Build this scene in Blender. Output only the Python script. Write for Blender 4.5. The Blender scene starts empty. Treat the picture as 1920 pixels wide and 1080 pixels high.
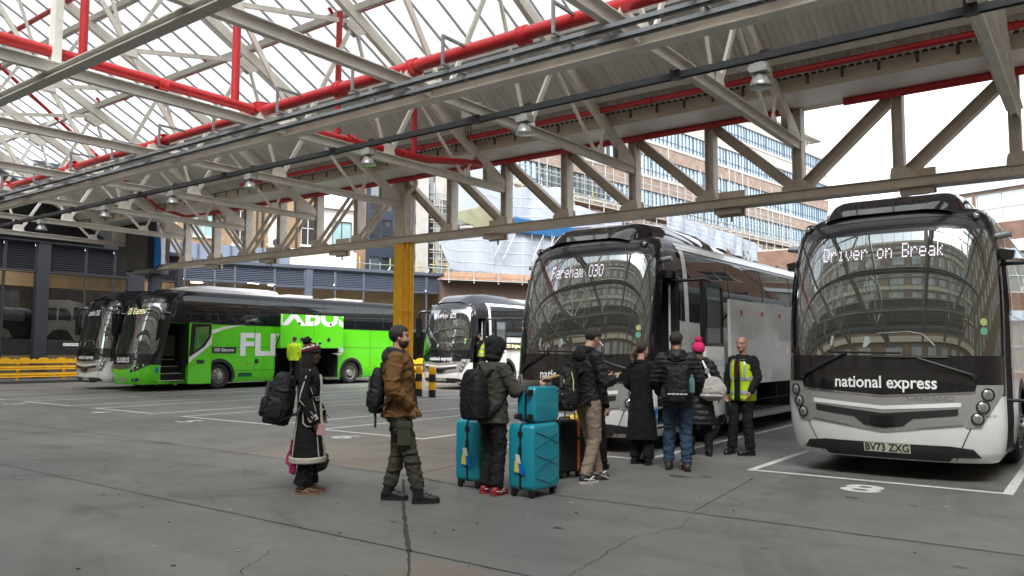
import bpy, bmesh, math, random
from math import sin, cos, pi, radians, sqrt, atan2, tan
from mathutils import Vector as V, Matrix, noise
random.seed(7)
scene = bpy.context.scene
COL = scene.collection

# ---------------------------------------------------------------- mesh builder
class MB:
    def __init__(s):
        s.v = []; s.f = []; s.m = []; s.cur = 0
    def add(s, vs, fs):
        n = len(s.v)
        s.v += [tuple(p) for p in vs]
        s.f += [tuple(i + n for i in f) for f in fs]
        s.m += [s.cur] * len(fs)
        return s
    def box(s, lo, hi):
        x0, y0, z0 = lo; x1, y1, z1 = hi
        s.add([(x0,y0,z0),(x1,y0,z0),(x1,y1,z0),(x0,y1,z0),(x0,y0,z1),(x1,y0,z1),(x1,y1,z1),(x0,y1,z1)],
              [(0,3,2,1),(4,5,6,7),(0,1,5,4),(1,2,6,5),(2,3,7,6),(3,0,4,7)])
        return s
    def cbox(s, c, d):
        return s.box([c[i]-d[i]/2 for i in range(3)], [c[i]+d[i]/2 for i in range(3)])
    def bar(s, a, b, w, h, up=(0,0,1)):
        """rectangular bar a->b; w across (perp. to up), h along up"""
        a = V(a); b = V(b); d = (b-a).normalized(); u = V(up)
        x = d.cross(u)
        if x.length < 1e-5: x = d.cross(V((0,1,0)))
        x.normalize(); u = x.cross(d).normalized()
        x *= w/2; u *= h/2
        vs = [a-x-u, a+x-u, a+x+u, a-x+u, b-x-u, b+x-u, b+x+u, b-x+u]
        s.add(vs, [(0,1,2,3),(7,6,5,4),(0,4,5,1),(1,5,6,2),(2,6,7,3),(3,7,4,0)])
        return s
    def ibeam(s, a, b, w, h, t=.025, up=(0,0,1)):
        a = V(a); b = V(b); d = (b-a).normalized(); u = V(up); x = d.cross(u).normalized(); u = x.cross(d).normalized()
        for k in (-1, 1):
            o = u*(h/2-t/2)*k
            s.bar(a+o, b+o, w, t, up)
        s.bar(a, b, t, h-2*t-.004, up)
        return s
    def tube(s, pts, r, n=8, caps=True):
        pts = [V(p) for p in pts]; rr = r if isinstance(r, (list, tuple)) else [r]*len(pts)
        rings = []; prev = None
        for i, p in enumerate(pts):
            d = (pts[min(i+1, len(pts)-1)] - pts[max(i-1, 0)]).normalized()
            if prev is None:
                x = d.cross(V((0,0,1)))
                if x.length < .05: x = d.cross(V((0,1,0)))
            else:
                x = prev - d*prev.dot(d)
            x.normalize(); prev = x; y = d.cross(x)
            rings.append([p + (x*cos(2*pi*k/n) + y*sin(2*pi*k/n))*rr[i] for k in range(n)])
        return s.loft(rings, caps)
    def loft(s, rings, caps=True, closed=True):
        n = len(rings[0]); vs = [p for r in rings for p in r]; fs = []
        for i in range(len(rings)-1):
            for k in range(n if closed else n-1):
                a = i*n+k; b = i*n+(k+1) % n
                fs.append((a, b, b+n, a+n))
        if caps and closed:
            fs.append(tuple(reversed(range(n)))); o = (len(rings)-1)*n; fs.append(tuple(o+k for k in range(n)))
        return s.add(vs, fs)
    def lathe(s, c, prof, n=16, axis='z', caps=False):
        rings = []
        for (r, h) in prof:
            ring = []
            for k in range(n):
                a = 2*pi*k/n; u = r*cos(a); w = r*sin(a)
                if axis == 'z': ring.append((c[0]+u, c[1]+w, c[2]+h))
                elif axis == 'x': ring.append((c[0]+h, c[1]+u, c[2]+w))
                else: ring.append((c[0]+w, c[1]+h, c[2]+u))
            rings.append(ring)
        return s.loft(rings, caps)
    def ell(s, c, r, n=10, M=None):
        c = V(c); rings = []
        for i in range(1, n):
            t = pi*i/n
            ring = []
            for k in range(2*n):
                a = pi*k/n
                q = V((r[0]*sin(t)*cos(a), r[1]*sin(t)*sin(a), -r[2]*cos(t)))
                if M is not None: q = M @ q
                ring.append(c+q)
            rings.append(ring)
        return s.loft(rings, True)
    def cone(s, a, b, ra, rb, n=12, ends=True):
        """capsule with rounded ends"""
        a = V(a); b = V(b); d = b-a; L = d.length
        if L < 1e-6: return s.ell(a, (ra, ra, ra))
        d.normalize(); pts = []; rr = []
        if ends:
            for t in (75, 45, 20): pts.append(a-d*ra*sin(radians(t))); rr.append(ra*cos(radians(t)))
        pts.append(a); rr.append(ra); pts.append(b); rr.append(rb)
        if ends:
            for t in (20, 45, 75): pts.append(b+d*rb*sin(radians(t))); rr.append(rb*cos(radians(t)))
        return s.tube(pts, rr, n)
    def prism(s, poly, vec):
        n = len(poly); v = V(vec); p = [V(q) for q in poly]
        s.add(p+[q+v for q in p], [tuple(range(n)), tuple(reversed(range(n, 2*n)))] +
              [(k, k+n, (k+1) % n+n, (k+1) % n) for k in range(n)])
        return s
    def quad(s, a, b, c, d):
        return s.add([a, b, c, d], [(0, 1, 2, 3)])
    def grid(s, fn, nu, nv):
        vs = [fn(i/nu, j/nv) for j in range(nv+1) for i in range(nu+1)]
        fs = [(j*(nu+1)+i, j*(nu+1)+i+1, (j+1)*(nu+1)+i+1, (j+1)*(nu+1)+i) for j in range(nv) for i in range(nu)]
        return s.add(vs, fs)
    def mesh(s, name):
        me = bpy.data.meshes.new(name); me.from_pydata(s.v, [], s.f); me.polygons.foreach_set('material_index', s.m)
        return me
    def build(s, name, mats, parent=None, smooth=None, recalc=True):
        me = s.mesh(name)
        if recalc:
            bm = bmesh.new(); bm.from_mesh(me); bmesh.ops.recalc_face_normals(bm, faces=bm.faces); bm.to_mesh(me); bm.free()
        if not isinstance(mats, (list, tuple)): mats = [mats]
        for m in mats: me.materials.append(m)
        if smooth is not None:
            me.shade_smooth()
            if smooth < 180: me.set_sharp_from_angle(angle=radians(smooth))
        me.update()
        return link(name, me, parent)

def link(name, me, parent=None):
    o = bpy.data.objects.new(name, me); COL.objects.link(o)
    if parent is not None: o.parent = parent
    return o
def empty(name, loc=(0,0,0), rz=0):
    o = bpy.data.objects.new(name, None); COL.objects.link(o); o.location = loc; o.rotation_euler = (0,0,rz); o.empty_display_size = .2
    return o
def tag(o, label, cat, group=None):
    o['label'] = label; o['category'] = cat
    if group: o['group'] = group
    return o
def thing(name, label, cat, loc=(0,0,0), rz=0, group=None):
    return tag(empty(name, loc, rz), label, cat, group)
def struct(o, kind='structure'):
    o['kind'] = kind; return o
def copy_tree(o, parent=None):
    c = o.copy(); COL.objects.link(c)
    if parent is not None: c.parent = parent
    for ch in list(o.children): copy_tree(ch, c)
    return c

# ---------------------------------------------------------------- materials
MATS = {}
def mat(name, col, rough=.6, metal=0, var=0, scale=4, bump=0, bscale=60, coat=0, spec=.5, emit=None, estr=1, stretch=None, streak=0, rust=0):
    if name in MATS: return MATS[name]
    m = bpy.data.materials.new(name); m.use_nodes = True; nt = m.node_tree; N = nt.nodes; L = nt.links
    b = N['Principled BSDF']
    b.inputs['Base Color'].default_value = (*col, 1); b.inputs['Roughness'].default_value = rough; b.inputs['Metallic'].default_value = metal
    b.inputs['Coat Weight'].default_value = coat; b.inputs['Coat Roughness'].default_value = .03; b.inputs['Specular IOR Level'].default_value = spec
    if emit:
        b.inputs['Emission Color'].default_value = (*emit, 1); b.inputs['Emission Strength'].default_value = estr
    if var or bump or streak:
        tc = N.new('ShaderNodeTexCoord'); mp = N.new('ShaderNodeMapping'); L.new(tc.outputs['Object'], mp.inputs['Vector'])
        if stretch: mp.inputs['Scale'].default_value = stretch
    if var:
        nz = N.new('ShaderNodeTexNoise'); nz.inputs['Scale'].default_value = scale; nz.inputs['Detail'].default_value = 8; nz.inputs['Roughness'].default_value = .65
        L.new(mp.outputs[0], nz.inputs['Vector'])
        mr = N.new('ShaderNodeMapRange'); mr.inputs[1].default_value = .3; mr.inputs[2].default_value = .7; mr.inputs[3].default_value = 1-var; mr.inputs[4].default_value = 1+var
        L.new(nz.outputs['Fac'], mr.inputs[0])
        mx = N.new('ShaderNodeVectorMath'); mx.operation = 'SCALE'; mx.inputs[0].default_value = col; L.new(mr.outputs[0], mx.inputs['Scale'])
        colout = mx.outputs[0]
        if rust:
            n3 = N.new('ShaderNodeTexNoise'); n3.inputs['Scale'].default_value = 2.6; n3.inputs['Detail'].default_value = 10; n3.inputs['Roughness'].default_value = .75; L.new(mp.outputs[0], n3.inputs['Vector'])
            r3 = N.new('ShaderNodeMapRange'); r3.inputs[1].default_value = .60; r3.inputs[2].default_value = .72; r3.inputs[3].default_value = 0; r3.inputs[4].default_value = rust; L.new(n3.outputs['Fac'], r3.inputs[0])
            m3 = N.new('ShaderNodeMix'); m3.data_type = 'RGBA'; m3.inputs[7].default_value = (.17,.105,.06,1); L.new(r3.outputs[0], m3.inputs[0]); L.new(mx.outputs[0], m3.inputs[6]); colout = m3.outputs[2]
        L.new(colout, b.inputs['Base Color'])
        rr = N.new('ShaderNodeMapRange'); rr.inputs[3].default_value = max(rough-.08, .02); rr.inputs[4].default_value = min(rough+.1, 1); L.new(nz.outputs['Fac'], rr.inputs[0])
        L.new(rr.outputs[0], b.inputs['Roughness'])
    if bump:
        n2 = N.new('ShaderNodeTexNoise'); n2.inputs['Scale'].default_value = bscale; n2.inputs['Detail'].default_value = 5
        L.new(mp.outputs[0], n2.inputs['Vector'])
        bp = N.new('ShaderNodeBump'); bp.inputs['Strength'].default_value = bump; bp.inputs['Distance'].default_value = .02
        L.new(n2.outputs['Fac'], bp.inputs['Height']); L.new(bp.outputs[0], b.inputs['Normal'])
    MATS[name] = m
    return m

def brick_mat(name, c1, c2, mortar, bw=.225, bh=.075):
    if name in MATS: return MATS[name]
    m = bpy.data.materials.new(name); m.use_nodes = True; nt = m.node_tree; N = nt.nodes; L = nt.links; b = N['Principled BSDF']
    tc = N.new('ShaderNodeTexCoord'); sp = N.new('ShaderNodeSeparateXYZ'); L.new(tc.outputs['Object'], sp.inputs[0])
    ad = N.new('ShaderNodeMath'); ad.operation = 'ADD'; L.new(sp.outputs['X'], ad.inputs[0]); L.new(sp.outputs['Y'], ad.inputs[1])
    cb = N.new('ShaderNodeCombineXYZ'); L.new(ad.outputs[0], cb.inputs['X']); L.new(sp.outputs['Z'], cb.inputs['Y'])
    br = N.new('ShaderNodeTexBrick'); L.new(cb.outputs[0], br.inputs['Vector']); br.inputs['Scale'].default_value = 1
    br.inputs['Brick Width'].default_value = bw; br.inputs['Row Height'].default_value = bh; br.inputs['Mortar Size'].default_value = .01
    br.inputs['Color1'].default_value = (*c1, 1); br.inputs['Color2'].default_value = (*c2, 1); br.inputs['Mortar'].default_value = (*mortar, 1)
    nz = N.new('ShaderNodeTexNoise'); nz.inputs['Scale'].default_value = 1.3; nz.inputs['Detail'].default_value = 8; L.new(tc.outputs['Object'], nz.inputs['Vector'])
    mr = N.new('ShaderNodeMapRange'); mr.inputs[1].default_value = .3; mr.inputs[2].default_value = .7; mr.inputs[3].default_value = .75; mr.inputs[4].default_value = 1.2; L.new(nz.outputs['Fac'], mr.inputs[0])
    mx = N.new('ShaderNodeVectorMath'); mx.operation = 'SCALE'; L.new(br.outputs['Color'], mx.inputs[0]); L.new(mr.outputs[0], mx.inputs['Scale'])
    L.new(mx.outputs[0], b.inputs['Base Color']); b.inputs['Roughness'].default_value = .85
    MATS[name] = m; return m

def glass_mat(name, tint=(.02,.025,.03), refl=.12, rough=.01, trans=0.0, tcol=(.5,.5,.5), bow=0, bowscale=.8):
    """dark coated glass: dielectric mirror over a dark interior, optionally see-through; bow = slight waviness of the pane"""
    if name in MATS: return MATS[name]
    m = bpy.data.materials.new(name); m.use_nodes = True; nt = m.node_tree; N = nt.nodes; L = nt.links
    N.remove(N['Principled BSDF']); out = N['Material Output']
    d = N.new('ShaderNodeBsdfDiffuse'); d.inputs['Color'].default_value = (*tint, 1)
    base = d
    if trans > 0:
        t = N.new('ShaderNodeBsdfTransparent'); t.inputs['Color'].default_value = (*tcol, 1)
        ms = N.new('ShaderNodeMixShader'); ms.inputs[0].default_value = trans; L.new(d.outputs[0], ms.inputs[1]); L.new(t.outputs[0], ms.inputs[2]); base = ms
    g = N.new('ShaderNodeBsdfGlossy'); g.inputs['Roughness'].default_value = rough; g.inputs['Color'].default_value = (.95, 1, .98, 1)
    lw = N.new('ShaderNodeFresnel'); lw.inputs['IOR'].default_value = 1.52
    mr = N.new('ShaderNodeMapRange'); mr.inputs[1].default_value = .04; mr.inputs[2].default_value = 1; mr.inputs[3].default_value = refl; mr.inputs[4].default_value = 1
    L.new(lw.outputs[0], mr.inputs[0])
    mx = N.new('ShaderNodeMixShader'); L.new(mr.outputs[0], mx.inputs[0]); L.new(base.outputs[0], mx.inputs[1]); L.new(g.outputs[0], mx.inputs[2])
    if bow:
        tc = N.new('ShaderNodeTexCoord'); nz = N.new('ShaderNodeTexNoise'); nz.inputs['Scale'].default_value = bowscale; nz.inputs['Detail'].default_value = 1
        L.new(tc.outputs['Object'], nz.inputs['Vector']); bp = N.new('ShaderNodeBump'); bp.inputs['Strength'].default_value = bow; bp.inputs['Distance'].default_value = .05
        L.new(nz.outputs['Fac'], bp.inputs['Height']); L.new(bp.outputs[0], g.inputs['Normal'])
    L.new(mx.outputs[0], out.inputs['Surface'])
    MATS[name] = m; return m

def sheet_mat(name, col, tl=.5, tr=.3, var=.12, scale=3):
    """translucent sheet (wired roof glass, tarpaulin)"""
    if name in MATS: return MATS[name]
    m = bpy.data.materials.new(name); m.use_nodes = True; nt = m.node_tree; N = nt.nodes; L = nt.links
    N.remove(N['Principled BSDF']); out = N['Material Output']
    tc = N.new('ShaderNodeTexCoord'); nz = N.new('ShaderNodeTexNoise'); nz.inputs['Scale'].default_value = scale; nz.inputs['Detail'].default_value = 7; L.new(tc.outputs['Object'], nz.inputs['Vector'])
    mr = N.new('ShaderNodeMapRange'); mr.inputs[1].default_value = .3; mr.inputs[2].default_value = .7; mr.inputs[3].default_value = 1-var; mr.inputs[4].default_value = 1; L.new(nz.outputs['Fac'], mr.inputs[0])
    sc = N.new('ShaderNodeVectorMath'); sc.operation = 'SCALE'; sc.inputs[0].default_value = col; L.new(mr.outputs[0], sc.inputs['Scale'])
    d = N.new('ShaderNodeBsdfDiffuse'); t = N.new('ShaderNodeBsdfTranslucent'); p = N.new('ShaderNodeBsdfTransparent')
    L.new(sc.outputs[0], d.inputs['Color']); L.new(sc.outputs[0], t.inputs['Color']); L.new(sc.outputs[0], p.inputs['Color'])
    a = N.new('ShaderNodeMixShader'); a.inputs[0].default_value = tl; L.new(d.outputs[0], a.inputs[1]); L.new(t.outputs[0], a.inputs[2])
    c = N.new('ShaderNodeMixShader'); c.inputs[0].default_value = tr; L.new(a.outputs[0], c.inputs[1]); L.new(p.outputs[0], c.inputs[2])
    L.new(c.outputs[0], out.inputs['Surface'])
    MATS[name] = m; return m

STEEL = mat('white_painted_steel', (.80,.765,.70), .5, var=.13, scale=2.2, rust=.35)
BEIGE = mat('cream_painted_steel', (.62,.55,.455), .55, var=.14, scale=3, rust=.5)
GALV = mat('grey_cable_tray_steel', (.24,.25,.265), .5, .1, var=.15)
RED = mat('red_pipe_paint', (.52,.02,.025), .35, var=.12, scale=4, coat=.2)
DARK = mat('dark_interior', (.012,.012,.013), .8)
BLACK = mat('black_plastic', (.012,.012,.013), .45)
RUBBER = mat('tyre_rubber', (.018,.018,.018), .8, bump=.2)
WHITEP = mat('white_line_paint', (.55,.54,.51), .8, var=.25, scale=9)
YELLOW = mat('yellow_paint', (.84,.45,.010), .42, var=.12, scale=5)

# ---------------------------------------------------------------- camera, light, sky
cam = bpy.data.cameras.new('camera'); cam.sensor_width = 36; cam.lens = 1480*36/1920; cam.clip_end = 1000; cam.clip_start = .05
co = bpy.data.objects.new('camera', cam); COL.objects.link(co)
yaw, pitch, roll = radians(36.75), radians(4.52), radians(.15)
fw = V((-sin(yaw)*cos(pitch), cos(yaw)*cos(pitch), sin(pitch))); rt = V((cos(yaw), sin(yaw), 0)); up = rt.cross(fw)
r2 = rt*cos(roll)+up*sin(roll); u2 = up*cos(roll)-rt*sin(roll)
co.matrix_world = Matrix(((r2.x,u2.x,-fw.x,0),(r2.y,u2.y,-fw.y,0),(r2.z,u2.z,-fw.z,1.55),(0,0,0,1)))
scene.camera = co
SUN_EL, SUN_AZ = radians(50), radians(150)     # azimuth measured from +Y towards +X
w = bpy.data.worlds.new('World'); scene.world = w; w.use_nodes = True
nt = w.node_tree; bg = nt.nodes['Background']
sky = nt.nodes.new('ShaderNodeTexSky'); sky.sky_type = 'NISHITA'; sky.sun_disc = False; sky.sun_elevation = SUN_EL; sky.sun_rotation = SUN_AZ
sky.air_density = 1.0; sky.dust_density = 2.0; sky.ozone_density = 1.0
hs = nt.nodes.new('ShaderNodeHueSaturation'); hs.inputs['Saturation'].default_value = .22; hs.inputs['Value'].default_value = 1.0
nt.links.new(sky.outputs[0], hs.inputs['Color']); nt.links.new(hs.outputs[0], bg.inputs['Color']); bg.inputs['Strength'].default_value = .15
sl = bpy.data.lights.new('sun', 'SUN'); sl.energy = 1.2; sl.angle = radians(25); sl.color = (1, .97, .92)
so = bpy.data.objects.new('sun', sl); COL.objects.link(so)
sd = V((sin(SUN_AZ)*cos(SUN_EL), cos(SUN_AZ)*cos(SUN_EL), sin(SUN_EL)))
so.rotation_euler = sd.to_track_quat('Z', 'Y').to_euler(); so.location = (0, 0, 60)
scene.view_settings.view_transform = 'Standard'; scene.view_settings.look = 'None'; scene.view_settings.exposure = 2.0; scene.view_settings.gamma = 1
try:
    scene.cycles.use_denoising = True; scene.cycles.max_bounces = 10; scene.cycles.transparent_max_bounces = 24; scene.cycles.caustics_reflective = False
except Exception: pass

# ---------------------------------------------------------------- ground
def ground_mat():
    m = bpy.data.materials.new('concrete_yard'); m.use_nodes = True; nt = m.node_tree; N = nt.nodes; L = nt.links; b = N['Principled BSDF']
    tc = N.new('ShaderNodeTexCoord')
    def nz(scale, detail=6, rough=.6, vec=None):
        n = N.new('ShaderNodeTexNoise'); n.inputs['Scale'].default_value = scale; n.inputs['Detail'].default_value = detail; n.inputs['Roughness'].default_value = rough
        L.new(vec or tc.outputs['Object'], n.inputs['Vector']); return n.outputs['Fac']
    def ramp(src, a, b_, c, d):
        r = N.new('ShaderNodeMapRange'); r.inputs[1].default_value = a; r.inputs[2].default_value = b_; r.inputs[3].default_value = c; r.inputs[4].default_value = d
        L.new(src, r.inputs[0]); return r.outputs[0]
    def mul(x, y):
        n = N.new('ShaderNodeMath'); n.operation = 'MULTIPLY'; L.new(x, n.inputs[0]); L.new(y, n.inputs[1]); return n.outputs[0]
    big = ramp(nz(.22, 4), .3, .7, .80, 1.18)
    mid = ramp(nz(1.6, 8, .7), .3, .7, .88, 1.12)
    fine = ramp(nz(75, 4, .85), .3, .7, .74, 1.26)
    mp = N.new('ShaderNodeMapping'); mp.inputs['Scale'].default_value = (.25, 2.2, 1); mp.inputs['Rotation'].default_value = (0, 0, radians(35)); L.new(tc.outputs['Object'], mp.inputs['Vector'])
    tyre = ramp(nz(1.2, 5, .6, mp.outputs[0]), .52, .75, 1.0, .80)
    # gum spots and small dark flecks
    vo = N.new('ShaderNodeTexVoronoi'); vo.inputs['Scale'].default_value = 3.2; vo.inputs['Randomness'].default_value = 1; L.new(tc.outputs['Object'], vo.inputs['Vector'])
    spot = ramp(vo.outputs['Distance'], .035, .05, .62, 1.0)
    vo2 = N.new('ShaderNodeTexVoronoi'); vo2.inputs['Scale'].default_value = 2.3; L.new(tc.outputs['Object'], vo2.inputs['Vector'])
    lite = ramp(vo2.outputs['Distance'], .022, .034, 1.7, 1.0)
    k = mul(mul(mul(mul(big, mid), mul(fine, tyre)), spot), lite)
    # big slabs differ in tint: brown old concrete behind the joint, grey in front
    sep = N.new('ShaderNodeSeparateXYZ'); L.new(tc.outputs['Object'], sep.inputs[0])
    wob = ramp(nz(.9, 5), 0, 1, -1.6, 1.6)
    ax = N.new('ShaderNodeMath'); ax.operation = 'ADD'; L.new(sep.outputs['X'], ax.inputs[0]); L.new(wob, ax.inputs[1])
    mx1 = ramp(ax.outputs[0], -12.2, -9.6, 0, 1); mx2 = ramp(sep.outputs['X'], -5.95, -5.9, 1, 0); my1 = ramp(sep.outputs['Y'], 7.18, 7.22, 0, 1); my2 = ramp(sep.outputs['Y'], 12, 17, 1, 0)
    brown = mul(mul(mx1, mx2), mul(my1, my2))
    bx2 = ramp(sep.outputs['X'], -4.15, -4.1, 0, 1); by2 = ramp(sep.outputs['Y'], 4.46, 4.5, 1, 0); brown2 = mul(bx2, by2)
    mxa = N.new('ShaderNodeMath'); mxa.operation = 'MAXIMUM'; L.new(brown, mxa.inputs[0]); L.new(brown2, mxa.inputs[1])
    mc = N.new('ShaderNodeMix'); mc.data_type = 'RGBA'; mc.inputs[6].default_value = (.142,.138,.130,1); mc.inputs[7].default_value = (.163,.138,.119,1); L.new(mxa.outputs[0], mc.inputs[0])
    sc = N.new('ShaderNodeVectorMath'); sc.operation = 'SCALE'; L.new(mc.outputs[2], sc.inputs[0]); L.new(k, sc.inputs['Scale'])
    L.new(sc.outputs[0], b.inputs['Base Color']); b.inputs['Specular IOR Level'].default_value = .4
    L.new(ramp(nz(.6, 6), .3, .7, .48, .72), b.inputs['Roughness'])
    bp = N.new('ShaderNodeBump'); bp.inputs['Strength'].default_value = .35; bp.inputs['Distance'].default_value = .01
    L.new(nz(70, 4, .7), bp.inputs['Height']); L.new(bp.outputs[0], b.inputs['Normal'])
    return m
GROUND = ground_mat()
g = MB(); g.quad((-300,-200,0),(250,-200,0),(250,400,0),(-300,400,0)); struct(g.build('ground', GROUND))

def strip(mb, pts, w, z, jit=0):
    """flat painted / poured strip along a polyline"""
    P = [V((p[0], p[1], z)) for p in pts]; n = len(P); L_ = []; R_ = []
    for i, p in enumerate(P):
        d = (P[min(i+1, n-1)]-P[max(i-1, 0)]).normalized(); q = V((-d.y, d.x, 0))
        ww = w/2*(1+random.uniform(-jit, jit))
        L_.append(p+q*ww); R_.append(p-q*ww)
    for i in range(n-1):
        mb.quad(R_[i], R_[i+1], L_[i+1], L_[i])
def dense(a, b, step=.25, wob=0):
    a = V(a); b = V(b); n = max(2, int((b-a).length/step)); d = (b-a).normalized(); q = V((-d.y, d.x))
    return [a+(b-a)*i/n+q*random.uniform(-wob, wob) for i in range(n+1)]
TAR = mat('joint_tar', (.035,.034,.032), .9)
mb = MB()
for a, b, w_ in (((-60,7.3),(-7.04,7.17),.02), ((-7.04,7.17),(-5.95,7.03),.025), ((-5.9,7.05),(-4.86,7.2),.012), ((-4.86,7.2),(9,7.4),.02), ((-60,4.45),(9,4.56),.018),
                 ((-6.98,7.39),(-7.07,8.38),.02), ((-7.0,7.3),(-6.31,7.04),.02), ((-6.81,6.95),(-5.45,5.57),.035), ((-5.45,5.57),(-4.34,4.5),.04), ((-4.34,4.5),(-2.6,2.7),.02), ((-12.1,7.2),(-19,6.1),.014), ((-3.24,7.27),(-3.5,9.7),.012)):
    strip(mb, dense(a, b, .10, .005), w_, .003, .3)
struct(mb.build('ground_joints', TAR))
mb = MB()
for pts, w_ in (([(-1.9,3.6),(-3.04,4.7),(-3.07,5.1),(-3.21,5.93),(-3.05,6.6),(-3.19,7.15),(-3.0,8.0),(-3.42,8.39)],.006), ([(-8.2,5.2),(-7.3,4.7),(-6.6,4.9),(-5.6,4.5)],.004), ([(-5.3,4.0),(-4.9,3.4),(-4.2,3.1),(-3.6,2.4)],.005), ([(-9.5,6.6),(-8.6,6.0),(-8.0,6.2)],.004)):
    q = []
    for i in range(len(pts)-1): q += dense(pts[i], pts[i+1], .05, .02)[:-1]
    strip(mb, q+[V(pts[-1])], w_, .003, .6)
struct(mb.build('ground_cracks', TAR))

# painted bays: number, left edge X, right edge X  (front line at Y = 10.25, running back to Y = 24)
def text_mesh(s, size=1.0, bold=0.0):
    cu = bpy.data.curves.new('t', 'FONT'); cu.body = s; cu.size = size; cu.align_x = 'CENTER'; cu.align_y = 'CENTER'; cu.offset = bold; cu.resolution_u = 3
    ob = bpy.data.objects.new('t', cu); COL.objects.link(ob)
    dg = bpy.context.evaluated_depsgraph_get(); me = bpy.data.meshes.new_from_object(ob.evaluated_get(dg))
    bpy.data.objects.remove(ob); bpy.data.curves.remove(cu)
    bm = bmesh.new(); bm.from_mesh(me); bpy.data.meshes.remove(me)
    bmesh.ops.triangulate(bm, faces=bm.faces); bm.verts.index_update()
    vs = [v.co.copy() for v in bm.verts]; fs = [tuple(v.index for v in f.verts) for f in bm.faces]; bm.free()
    return vs, fs
for num, x0, x1 in ((1,-34.3,-31.5),(2,-30.0,-27.1),(3,-25.7,-22.8),(4,-21.35,-18.5),(5,-17.2,-13.9),(6,-12.3,-9.6),(7,-8.1,-5.3),(8,-3.75,-.9),(9,.6,3.4)):
    mb = MB(); zz = .005
    for xx in (x0, x1):
        strip(mb, dense((xx, 10.2), (xx, 25), .8), .10, zz, .06)
    strip(mb, dense((x0+.05, 10.25), (x1-.05, 10.25), .4), .10, zz+.001, .06)
    o = mb.build('bay_marking', WHITEP, recalc=False); struct(o)
    vs, fs = text_mesh(str(num), .95, .02)
    cx = {8: -2.25, 6: -10.9, 5: -15.9, 4: -19.85, 3: -24.75}.get(num, (x0+x1)/2)
    mb = MB(); mb.add([(cx+v.x*.95, 9.62+v.y*.75, zz) for v in vs], fs)
    struct(mb.build('bay_number', WHITEP, recalc=False))
# oil stains and scuffs under the bays
STAIN = mat('oil_stain', (.055,.053,.05), .45, var=.4, scale=6)
mb = MB()
for (sx, sy, sr) in ((-2.2,9.0,.09),(-4.3,9.2,.16),(-4.0,9.35,.08),(-3.0,8.7,.07),(-1.6,8.9,.05),(-5.2,5.2,.05),(-7.6,5.0,.07),(-9.1,4.9,.06),(-10.3,5.6,.05),(-3.9,5.9,.07),(-2.2,6.3,.05),(-.9,6.6,.06),(-11.5,9.0,.12),(-8.9,9.3,.1)):
    n = 14; mb.add([(sx+cos(2*pi*k/n)*sr*random.uniform(.4,1.3), sy+sin(2*pi*k/n)*sr*random.uniform(.3,.8), .002) for k in range(n)], [tuple(range(n))])
struct(mb.build('ground_stains', STAIN, recalc=False))

# rubber marks left by coaches swinging into the bays, and small litter
def rubber_mat():
    m = bpy.data.materials.new('rubber_marks'); m.use_nodes = True; nt = m.node_tree; N = nt.nodes; L = nt.links; N.remove(N['Principled BSDF']); out = N['Material Output']
    tc = N.new('ShaderNodeTexCoord'); a = N.new('ShaderNodeTexNoise'); a.inputs['Scale'].default_value = 1.1; a.inputs['Detail'].default_value = 9; a.inputs['Roughness'].default_value = .7; L.new(tc.outputs['Object'], a.inputs['Vector'])
    r = N.new('ShaderNodeMapRange'); r.inputs[1].default_value = .42; r.inputs[2].default_value = .75; r.inputs[3].default_value = 0; r.inputs[4].default_value = .09; L.new(a.outputs['Fac'], r.inputs[0])
    d = N.new('ShaderNodeBsdfDiffuse'); d.inputs['Color'].default_value = (.035,.034,.033,1); t = N.new('ShaderNodeBsdfTransparent'); x = N.new('ShaderNodeMixShader'); L.new(r.outputs[0], x.inputs[0]); L.new(t.outputs[0], x.inputs[1]); L.new(d.outputs[0], x.inputs[2]); L.new(x.outputs[0], out.inputs['Surface'])
    return m
RUBM = rubber_mat()
mb = MB(); rr0 = random.Random(5)
for bx in (-2.3, -6.7, -10.9, -15.5, -19.9, -24.2):
    for rep_ in range(3):
        R_ = rr0.uniform(7, 11); dx = rr0.uniform(-.5, .5); sgn = -1 if rr0.random() < .6 else 1
        for off in (-1.05, 1.05, -.78, .78):
            pts = []
            for k in range(26):
                t = k/25; a = t*radians(70); yy = 11-rep_*.4; pts.append((bx+dx+off*cos(a)+sgn*R_*(1-cos(a)), yy-R_*sin(a)-sgn*off*sin(a)*0+off*sgn*sin(a)))
            strip(mb, pts, .22, .0015, .15)
for k in range(4):
    y0 = 3.2+k*1.0; strip(mb, [(-30+i, y0+.5*sin(i*.15+k)) for i in range(40)], .26, .0013, .1)
struct(mb.build('tyre_marks', RUBM, recalc=False))
mb = MB(); rr1 = random.Random(11)
for k in range(110):
    x, y = rr1.uniform(-14, 1), rr1.uniform(2.2, 9.8); a = rr1.uniform(0, 3.1); l, w_ = rr1.uniform(.006, .02), rr1.uniform(.004, .010); c_, s_ = cos(a), sin(a); mb.cur = 0 if rr1.random() < .6 else 1
    mb.add([(x+c_*u*l-s_*v*w_, y+s_*u*l+c_*v*w_, .004+h_) for h_ in (0, .004) for u, v in ((-1,-1),(1,-1),(1,1),(-1,1))], [(0,3,2,1),(4,5,6,7),(0,1,5,4),(1,2,6,5),(2,3,7,6),(3,0,4,7)])
o = mb.build('litter', [mat('pale_litter', (.42,.40,.36), .8), mat('dark_litter', (.045,.04,.035), .8)], recalc=False); struct(o, 'stuff'); tag(o, 'small scraps of litter scattered over the concrete yard', 'litter')
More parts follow.
